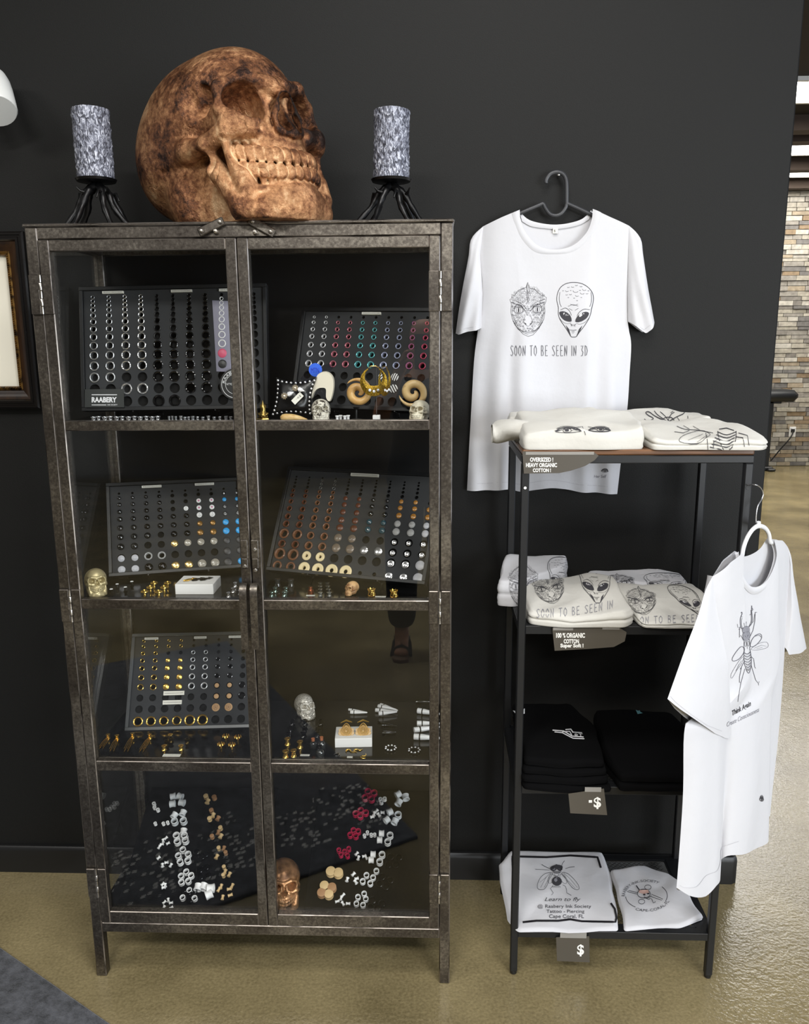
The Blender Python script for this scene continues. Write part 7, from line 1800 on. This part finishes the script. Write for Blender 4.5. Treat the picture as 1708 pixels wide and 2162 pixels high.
for i, fx in enumerate((.30, .76)):
    t = thing('filigree_plug', f'gold filigree teardrop plug, {("left", "right")[i]} one on the white block', 'ear plug', M=bf_ @ T3((wv*fx, .026, .0290)) @ RX(math.radians(40)) @ SCL(1.2), group='filigree teardrop plugs')
    m = MB()
    for k, (s_, r_) in enumerate(((1., .0010), (.76, .0008), (.52, .0009), (.28, .0010))):
        m.tube(catmull([(0, .017*s_, .002+k*.0006), (.009*s_, .006*s_, .002+k*.0006), (.0105*s_, -.003*s_, .002+k*.0006), (0, -.013*s_, .002+k*.0006), (-.0105*s_, -.003*s_, .002+k*.0006), (-.009*s_, .006*s_, .002+k*.0006)], 4, True), r_, 6, closed=True)
    m.build('filigree', mat('antique_gold_%d' % i, '#b08a4a', .3, .9), t, 50)
    m = MB()
    for k in range(9):
        a = math.radians(-200+k*27.5); m.lathe([(0, .0), (.0042, .0006), (.0040, .0014), (0, .0018)], 10, T3((.0125*math.cos(a), -.002+.0135*math.sin(a), .0002)))
    m.lathe([(0, .0008), (.0100, .0008), (.0100, .0018), (0, .0018)], 18, T3((0, -.001, 0)) @ SCL(1, 1.3, 1)); m.build('scallop_plate', mat('tan_shell_%d' % i, '#c7a77a', .4), t, 50)
    MB().tube([(-.012, .018, .003), (0, .022, .006), (.012, .019, .003)], [.0008, .0022, .0008], 6).build('leaf_bar', M_GOLD, t)
for i, (x, y_) in enumerate(((700, 1300), (800, 1272), (872, 1268), (930, 1318))):
    p = at_shelf(*wz6(x, y_), 2); m = MB(); m.tube(catmull([(-.006, 0, .0012), (-.004, .006, .0016), (.002, .008, .0020), (.006, .003, .0020), (.004, -.005, .0016), (.008+.002*i, -.010, .0008)], 4), [.0008+.0010*math.sin(math.pi*j/20) for j in range(21)], 6)
    tag(m.build('hook_earring', M_GOLD if i else mat('half_gold_hook', '#8f8a80', .2, .9), None, 50, T3(p) @ RZ(.7*i)), f'small gold hook earring before the white block, {ORD[i]} from the left', 'earring', 'gold hook earrings')
card(*wz6(810, 1316), 2, .013, .007, 'tiny white price tag among the gold hook earrings')
for i, (x, y_, n_, s_) in enumerate(((1145, 1250, 9, 1.), (1338, 1268, 9, 1.05))):
    p = at_shelf(*wz6(x, y_), 2); t = thing('crystal_ring', f'crystal beaded ring lying flat, {("left", "right")[i]} of two at the shelf front', 'ring', p, 'crystal beaded rings'); m = MB(); rd = .0125*s_
    m.tube([(rd*math.cos(2*math.pi*k/20), rd*math.sin(2*math.pi*k/20), .003) for k in range(20)], .0018, 7, closed=True); m.build('band', M_STEELD, t)
    for k in range(n_):
        a = 2*math.pi*k/n_; MB().lathe([(0, -.0026), (.0026, 0), (0, .0026)], 7, T3((rd*math.cos(a), rd*math.sin(a), .0042))).build('crystal', M_CRYST, t, 0)
def taper(px, py, px2, py2, r, m, label, s=2, lift=0., group='white ear tapers'):
    a_, b_ = at_shelf(px, py, s), at_shelf(px2, py2, s); d_ = b_-a_; L_ = d_.length; M = T3(a_+Vector((0, 0, r+.0002+lift))) @ orient(d_.normalized())
    t = thing('ear_taper', label, 'ear taper', M=M, group=group); MB().lathe([(0, 0), (r*.92, 0), (r, .0006), (r, L_*.18), (r*.96, L_*.2)], 14).lathe([(r*.98, L_*.235), (r*.95, L_*.3), (r*.35, L_*.96), (0, L_)], 14).build('cone', m, t); MB().lathe([(r*.98, L_*.19), (r*1.04, L_*.20), (r*1.04, L_*.23), (r*.98, L_*.24)], 14).build('band', M_BLK, t)
W = M_WHITEP
for i, q_ in enumerate(((800, 935, 955, 958, .0036), (815, 960, 955, 965, .0052))): taper(*wz6(*q_[:2]), *wz6(*q_[2:4]), q_[4], W, f'white ear taper at the back of the third shelf, {("rear", "front")[i]} of two')
for i, q_ in enumerate(((1060, 905, 1205, 950, .0058), (1042, 915, 1195, 945, .0050), (1020, 945, 1200, 958, .0056), (1045, 980, 1200, 966, .0060))): taper(*wz6(*q_[:2]), *wz6(*q_[2:4]), q_[4], W, f'white ear taper of the fan on the third shelf, {ORD[i]} from the back', lift=.002*(i % 2))
for i, q_ in enumerate(((1040, 1030, 1165, 1055, .0022), (1065, 1060, 1200, 1065, .0024), (1075, 1125, 1190, 1122, .0026), (1085, 1108, 1190, 1116, .0020))): taper(*wz6(*q_[:2]), *wz6(*q_[2:4]), q_[4], M_STEELD, f'slim steel ear taper below the white fan, {ORD[i]} from the back', group='slim steel ear tapers')
for i, q_ in enumerate(((1365, 955, 1560, 985, .0075), (1360, 1060, 1560, 1060, .0072), (1335, 1115, 1560, 1085, .0072), (1335, 1170, 1560, 1185, .0080))): taper(*wz6(*q_[:2]), *wz6(*q_[2:4]), q_[4], W, f'thick white ear taper cut off by the right stile, {ORD[i]} from the back')
for i, q_ in enumerate(((1330, 850, 1500, 815, .0030), (1360, 830, 1500, 840, .0034), (1350, 870, 1500, 868, .0030))): taper(*wz6(*q_[:2]), *wz6(*q_[2:4]), q_[4], M_GLASSD, f'dark clear ear taper at the right end of the third shelf, {ORD[i]} from the back', group='dark clear ear tapers')
# --- bottom: two sloping black boards with loose plugs
ZB = .1582
def board(xa, xb, rot, label):
    cx_ = (xa+xb)/2; M = T3((cx_, -.362, ZB+.002)) @ RZ(rot) @ RX(math.radians(28)); w_ = (xb-xa)/2
    t = thing('display_board', label, 'display board', M=M, group='sloping display boards'); MB().box(-w_, w_, 0, .335, -.004, 0, .001).build('board_face', mat('black_velvet', '#060607', .95, spec=.1), t); MB().box(-w_, w_, 0, .004, 0, .004, .001).build('board_lip', glass_mat('acrylic_lip', (.8, .82, .82)), t)
    MB().box(-w_*.8, w_*.8, .27, .275, -.14, -.006).build('board_prop', M_BLK, t); return M
MBL = board(-.80, -.44, 0., 'black velvet display board sloping behind the left door'); MBR = board(-.325, .0, 0., 'black velvet display board sloping behind the right door')
def onb(px, py, M): return PP(px, py, M.translation, M.to_3x3().col[2])
def bp_(zf, M, x, y_, r, kind, m, label, group, lean=None, h=None, name='ear_tunnel'):
    p = onb(*zf(x, y_), M); n_ = M.to_3x3().col[2]; R_ = orient(n_)
    hh = h or r
    if lean is not None: # lying on its side, axis along angle lean in the board plane
        ax = M.to_3x3().col[0]*math.cos(lean)+M.to_3x3().col[1]*math.sin(lean); L_ = {'spool': 2., 'plugrod': 2.3, 'tube': 1.5}[kind]*hh
        Mx = T3(p+n_*(r*1.02)-ax*(L_/2)) @ orient(ax) @ SCL(r, r, hh)
    else: Mx = T3(p+n_*.0003) @ R_ @ SCL(r, r, hh)
    return solo(name, plug_mesh(kind, m), Mx, label, 'ear tunnel' if name == 'ear_tunnel' else 'ear plug', group)
bl_ = zmap(7.764, 300, 1660); br_ = zmap(5.024, 570, 1650)
M_WSIL = mat('white_silicone', '#dfe3e6', .35)
rw = ('top', 'second', 'third', 'fourth', 'fifth', 'sixth', 'lowest')
big = [((520, 190, .3), (635, 190, -.3), (510, 310, .2), (665, 290, -.2)), ((540, 500, 1.2), (680, 460, 1.4), (545, 600, None), (690, 590, None)), ((575, 830, None), (690, 760, 1.6), (590, 930, None), (720, 910, None), (705, 830, None)), ((680, 1060, None), (605, 1160, None), (765, 1135, None), (635, 1260, None), (760, 1235, None)),
       ((735, 1420, None), (650, 1490, None), (815, 1480, None), (655, 1590, None), (768, 1570, None)), ((785, 1720, None), (675, 1840, None), (870, 1850, None)), ((930, 1680, 1.5), (1020, 1670, 1.4), (1140, 1700, .1), (1110, 1800, .5))]
for r_, row in enumerate(big):
    for i, (x, y_, ln) in enumerate(row):
        rr_ = (.0155, .0150, .0145, .0132, .0122, .0112, .0165)[r_]*(1.0 if r_ < 6 or i < 2 else 1.1)
        bp_(bl_, MBL, x, y_+10, rr_*.62, 'tube', M_WSIL if r_ < 2 else W, f'large white tunnel on the left sloping board, {rw[r_]} cluster, {ORD[i]}', 'large white tunnels on the left board', ln, rr_*.66)
sm_ = [((203, 300), (213, 360), (268, 400)), ((225, 625), (357, 625), (428, 608)), ((395, 855), (350, 900), (330, 955), (285, 1000), (430, 940)), ((275, 1180), (340, 1300), (405, 1255), (475, 1300)), ((345, 1610), (385, 1630), (360, 1665)), ((370, 1905), (435, 1870), (480, 1915), (362, 1990), (485, 1995))]
for r_, row in enumerate(sm_):
    for i, (x, y_) in enumerate(row): bp_(bl_, MBL, x, y_+8, (.0052, .0045, .0040, .0042, .0042, .0038)[r_], 'spool', W, f'tiny white tunnel at the edge of the left board, {rw[r_]} group, {ORD[i]}', 'tiny white tunnels on the left board', None if r_ < 2 else (.9, 1.9, .2, 1.3, .6)[i], .0048)
wd_ = [((1055, 185, 0), (1080, 265, 0), (1190, 200, 1)), ((1145, 415, 1), (1170, 490, 0), (1115, 550, 0), (1250, 540, 1)), ((1292, 700, 0), (1255, 770, 1), (1155, 840, 1), (1295, 830, 0)), ((1265, 1030, 0), (1345, 1030, 1), (1378, 1105, 1), (1228, 1165, 0)), ((1350, 1340, 0), (1365, 1410, 0), (1340, 1475, 0), (1435, 1455, 0)), ((1262, 1700, 0), (1300, 1650, 0), (1435, 1690, 0), (1480, 1640, 0), (1325, 1830, 0), (1450, 1790, 0))]
for r_, row in enumerate(wd_):
    for i, (x, y_, c_) in enumerate(row): bp_(bl_, MBL, x, y_+8, (.0068, .0062, .0058, .0052, .0048, .0042)[r_], 'plugrod', (M_PALEPL, M_BROWNPL)[c_], f'{("pale", "light brown")[c_]} wooden plug on the left board, {rw[r_]} group, {ORD[i]}', 'wooden plugs on the left board', None if i % 2 == 0 and r_ < 5 else (1.2, 1.5, .2, 1.3, 1.57, .4)[i], .0052, name='wood_plug')
for r_, row in enumerate((((905, 1100), (990, 1180), (1050, 1140)), ((955, 1400), (1060, 1350), (965, 1510), (1100, 1480)), ((690, 1720), (860, 1740), (790, 1810), (780, 1890)))):
    for i, (x, y_) in enumerate(row): bp_(bl_, MBL, x, y_, .0085, 'tube', M_BLACKP, f'black tunnel on the left board, {("upper", "middle", "lower")[r_]} group, {ORD[i]}', 'black tunnels on the left board', None, .007)
# right board
red_ = [((1040, 125), (1105, 140), (1010, 190), (1078, 205)), ((965, 325), (910, 360), (1018, 350), (960, 385)), ((888, 538), (938, 548), (853, 585), (912, 597)), ((733, 748), (838, 733), (793, 762), (755, 795), (825, 805))]
for r_, row in enumerate(red_):
    for i, (x, y_) in enumerate(row): bp_(br_, MBR, x, y_, (.0092, .0082, .0074, .0060)[r_], 'tube', M_REDP, f'raspberry red tunnel on the right board, {rw[r_]} cluster, {ORD[i]}', 'raspberry red tunnels', None, .0085)
bigr = [((1360, 160, .6), (1440, 190, 1.8), (1365, 245, 1.2)), ((1275, 345, .5), (1360, 375, None), (1240, 430, .7), (1325, 445, 1.2)), ((1185, 570, .0), (1275, 590, None), (1165, 640, .0), (1250, 660, None)), ((1095, 790, .0), (1190, 795, None), (1075, 850, .0), (1165, 870, None)), ((1130, 965, None), (1025, 1010, None), (1095, 1035, None), (985, 1075, None), (1065, 1095, None)), ((1000, 1205, None), (935, 1240, None), (1018, 1260, None), (918, 1310, None), (988, 1325, None))]
for r_, row in enumerate(bigr):
    for i, (x, y_, ln) in enumerate(row):
        rr_ = (.0150, .0140, .0128, .0125, .0105, .0098)[r_]; bp_(br_, MBR, x, y_, rr_*.68, 'tube', M_WSIL if r_ < 2 else W, f'large white tunnel on the right sloping board, {rw[r_]} cluster, {ORD[i]}', 'large white tunnels on the right board', ln, rr_*.7)
smr = [((1172, 205), (1217, 200), (1182, 235)), ((1130, 325), (1105, 355), (1085, 385), (1155, 365), (1195, 340)), ((1003, 590), (1035, 557), (1075, 582), (1112, 580)), ((920, 775), (938, 820), (1000, 800), (1022, 815)), ((885, 993), (820, 1050), (920, 1040), (910, 1075)), ((775, 1215), (755, 1245), (715, 1280), (775, 1303), (830, 1303))]
for r_, row in enumerate(smr):
    for i, (x, y_) in enumerate(row): bp_(br_, MBR, x, y_, (.0058, .0050, .0046, .0044, .0048, .0040)[r_], 'spool', W, f'tiny white tunnel on the right board, {rw[r_]} group, {ORD[i]}', 'tiny white tunnels on the right board', None if (r_ in (0, 2)) else (.9, 1.4, .3, 2.2, .0)[i], .0055)
for r_, row in enumerate((((648, 975, 0), (728, 990, 0)), ((580, 1125, 0), (660, 1145, 1), (552, 1200, 1), (628, 1215, 0)))):
    for i, (x, y_, c_) in enumerate(row): bp_(br_, MBR, x, y_, .0125-.001*r_, 'plugrod', (M_PALEPL, M_BROWNPL)[c_], f'large {("pale", "light brown")[c_]} wooden plug on the right board, {("upper", "lower")[r_]} group, {ORD[i]}', 'large wooden plugs on the right board', None, .006, name='wood_plug')
for r_, row in enumerate((((1280, 815), (1370, 820), (1258, 895), (1335, 898)), ((1190, 1025), (1280, 1060), (1165, 1098), (1230, 1130)), ((1090, 1275), (1190, 1310), (1070, 1345), (1140, 1360)))):
    for i, (x, y_) in enumerate(row): bp_(br_, MBR, x, y_, .0088, 'tube', M_BLACKP, f'black tunnel on the right board, {("upper", "middle", "lower")[r_]} group, {ORD[i]}', 'black tunnels on the right board', None, .006)
small_skull('bronze_skull', 600, 1880, ZB, .098, -78, M_BRONZES, 'bright bronze skull at the bottom of the cabinet behind the door gap', y=-.318)
card(602, 1918, ZB, .034, .010, 'white price tag at the bottom front of the cabinet', y=-.385)
# ---------------------------------------------------------------- lettering on the small cabinet cards
for nm_, (A, o_, n_, t_), ml in (('card_lettering', LOGO, [M_PRINTW]), ('badge_lettering', BADGE, [M_PRINTW]), ('tag_lettering', TAGT, [M_INK]), ('skeleton_drawing', FORMP, [M_INK]), ('sticker_lettering', BLUEP, [mat('deep_blue_ink', '#1c2fb0', .5)])):
    lay_print(nm_, A, on_plane(o_, n_), ml, t_, t_.matrix_world.inverted() if t_.type == 'EMPTY' else t_.matrix_local.inverted(), lift=.0)
# ---------------------------------------------------------------- the photographer, behind the camera (seen only as a reflection)
def skin_mesh(name, verts, edges, radii, m, parent=None, root=0, sub=2):
    me = bpy.data.meshes.new(name); me.from_pydata([tuple(v) for v in verts], edges, []); me.materials.append(m)
    o = bpy.data.objects.new(name, me); COL.objects.link(o)
    if parent is not None: o.parent = parent
    sk_ = o.modifiers.new('skin', 'SKIN'); sk_.use_smooth_shade = True
    for i, r in enumerate(radii):
        d = me.skin_vertices[0].data[i]; d.radius = (r, r) if not isinstance(r, tuple) else r; d.use_root = (i == root)
    s = o.modifiers.new('smooth', 'SUBSURF'); s.levels = sub; s.render_levels = sub
    return o
tp = P(846, 1402, z=0); fx, fy = tp.x, 2*(CYF+.012)-tp.y      # toes, mirrored in the door glass
M_SKINP = mat('warm_skin', '#b5805f', .5); M_TROU = mat('black_trousers', '#101012', .9); M_TOP = mat('black_top', '#131316', .9); M_HAIR = mat('dark_brown_hair', '#2a1b12', .6); M_SOLE = mat('tan_sandal_sole', '#7a6048', .7)
bx_, by_ = fx+.115, fy-.17
V = []; E_ = []; Rr = []
def v(x, y, z, r, frm=None):
    V.append((bx_+x, by_+y, z)); Rr.append(r)
    if frm is not None: E_.append((frm, len(V)-1))
    return len(V)-1
pe = v(0, 0, .93, (.15, .10)); sp1 = v(0, .0, 1.10, (.13, .09), pe); ch = v(0, -.005, 1.27, (.145, .10), sp1); nk0 = v(0, -.005, 1.395, (.075, .07), ch); nk = v(0, .005, 1.45, (.052, .052), nk0); h0 = v(0, .02, 1.51, (.070, .082), nk); h1 = v(0, .02, 1.585, (.078, .098), h0); h2_ = v(0, .01, 1.655, (.055, .070), h1)
for s in (-1, 1):
    hp_ = v(s*.085, 0, .88, .090, pe); th_ = v(s*.10, .01, .68, .076, hp_); kn = v(s*.112, .015, .47, .055, th_); cf = v(s*.115, -.005, .30, .053, kn); an_ = v(s*.115, -.005, .10, .034, cf); he = v(s*.115, -.02, .045, .033, an_); ba = v(s*.115, .085, .034, (.040, .024), an_); to = v(s*.115, .125, .028, (.040, .018), ba)
    sh_ = v(s*.165, -.005, 1.34, .055, ch); el = v(s*.215, .10, 1.16, .040, sh_); wr_ = v(s*.115, .30, 1.40, .027, el); pm = v(s*.085, .335, 1.45, (.030, .020), wr_)
    for k in range(4): # fingers round the phone
        f0 = v(s*.078, .345+.004*k, 1.462+.020*k-.02, .0095, pm); f1 = v(s*.060, .372, 1.468+.020*k-.02, .0085, f0); f2 = v(s*.035, .372, 1.470+.020*k-.02, .0075, f1)
    t0 = v(s*.070, .325, 1.475, .0105, pm); t1 = v(s*.048, .330, 1.50, .0090, t0)
prs = skin_mesh('person', V, E_, Rr, M_SKINP)
tag(prs, 'person in black clothes and strappy sandals holding up a phone, seen as a reflection', 'person')
# clothes follow the body
V = []; E_ = []; Rr = []
a0 = v(0, 0, 1.0, (.152, .108)); a1 = v(0, 0, .93, (.175, .125), a0)
for s in (-1, 1):
    q0 = v(s*.090, 0, .84, .118, a1); q1 = v(s*.10, .01, .68, .108, q0); q2 = v(s*.112, .012, .47, .090, q1); q3 = v(s*.115, -.002, .30, .084, q2); q4 = v(s*.115, -.004, .125, .072, q3)
skin_mesh('trousers', V, E_, Rr, M_TROU, prs)
V = []; E_ = []; Rr = []
a0 = v(0, 0, .78, (.225, .165)); a05 = v(0, 0, .95, (.20, .15), a0); a1 = v(0, 0, 1.12, (.150, .112), a05); a2 = v(0, -.005, 1.28, (.158, .114), a1); a3 = v(0, -.005, 1.375, (.085, .078), a2)
for s in (-1, 1):
    q0 = v(s*.168, -.005, 1.335, .064, a2); q1 = v(s*.198, .055, 1.24, .054, q0)
skin_mesh('top', V, E_, Rr, M_TOP, prs)
V = []; E_ = []; Rr = []
a0 = v(0, -.03, 1.62, (.088, .088)); a1 = v(0, -.055, 1.53, (.080, .055), a0); a2 = v(0, -.07, 1.42, (.075, .035), a1); a3 = v(0, -.075, 1.32, (.060, .025), a2); skin_mesh('hair', V, E_, Rr, M_HAIR, prs)
for s in (-1, 1):
    m = MB(); ox, oy = bx_+s*.115, by_
    out = [(-.036, -.06), (-.030, -.075), (0, -.083), (.030, -.075), (.036, -.06), (.032, 0), (.042, .08), (.044, .12), (.034, .152), (0, .165), (-.034, .152), (-.044, .12), (-.042, .08), (-.032, 0)]
    m.prism([(ox+x, oy+y) for x, y in out], .018); sd = m.build('sandal', M_SOLE, prs)
    m = MB()
    for yy, zz, w_ in ((.10, .062, .046), (.06, .078, .043), (.015, .098, .041)):
        m.tube(catmull([(ox-w_, oy+yy, .012), (ox-w_*.9, oy+yy-.004, zz*.6), (ox, oy+yy-.010, zz), (ox+w_*.9, oy+yy-.004, zz*.6), (ox+w_, oy+yy, .012)], 5), .0105, 8, flat=.35)
    m.tube(catmull([(ox-.034, oy-.05, .06), (ox, oy-.072, .075), (ox+.034, oy-.05, .06), (ox+.036, oy+.01, .085), (ox, oy+.042, .092), (ox-.036, oy+.01, .085)], 5, True), .008, 8, closed=True, flat=.4)
    m.build('straps', mat('black_sandal_strap_%d' % (s+1), '#151515', .6), sd)
ph_ = MB().box(-.037, .037, -.004, .004, -.075, .075, .003).build('smartphone', M_BLACKP, None, 35, T3((bx_, by_+.355, 1.505)))
tag(ph_, 'black smartphone held up by the photographer', 'phone')
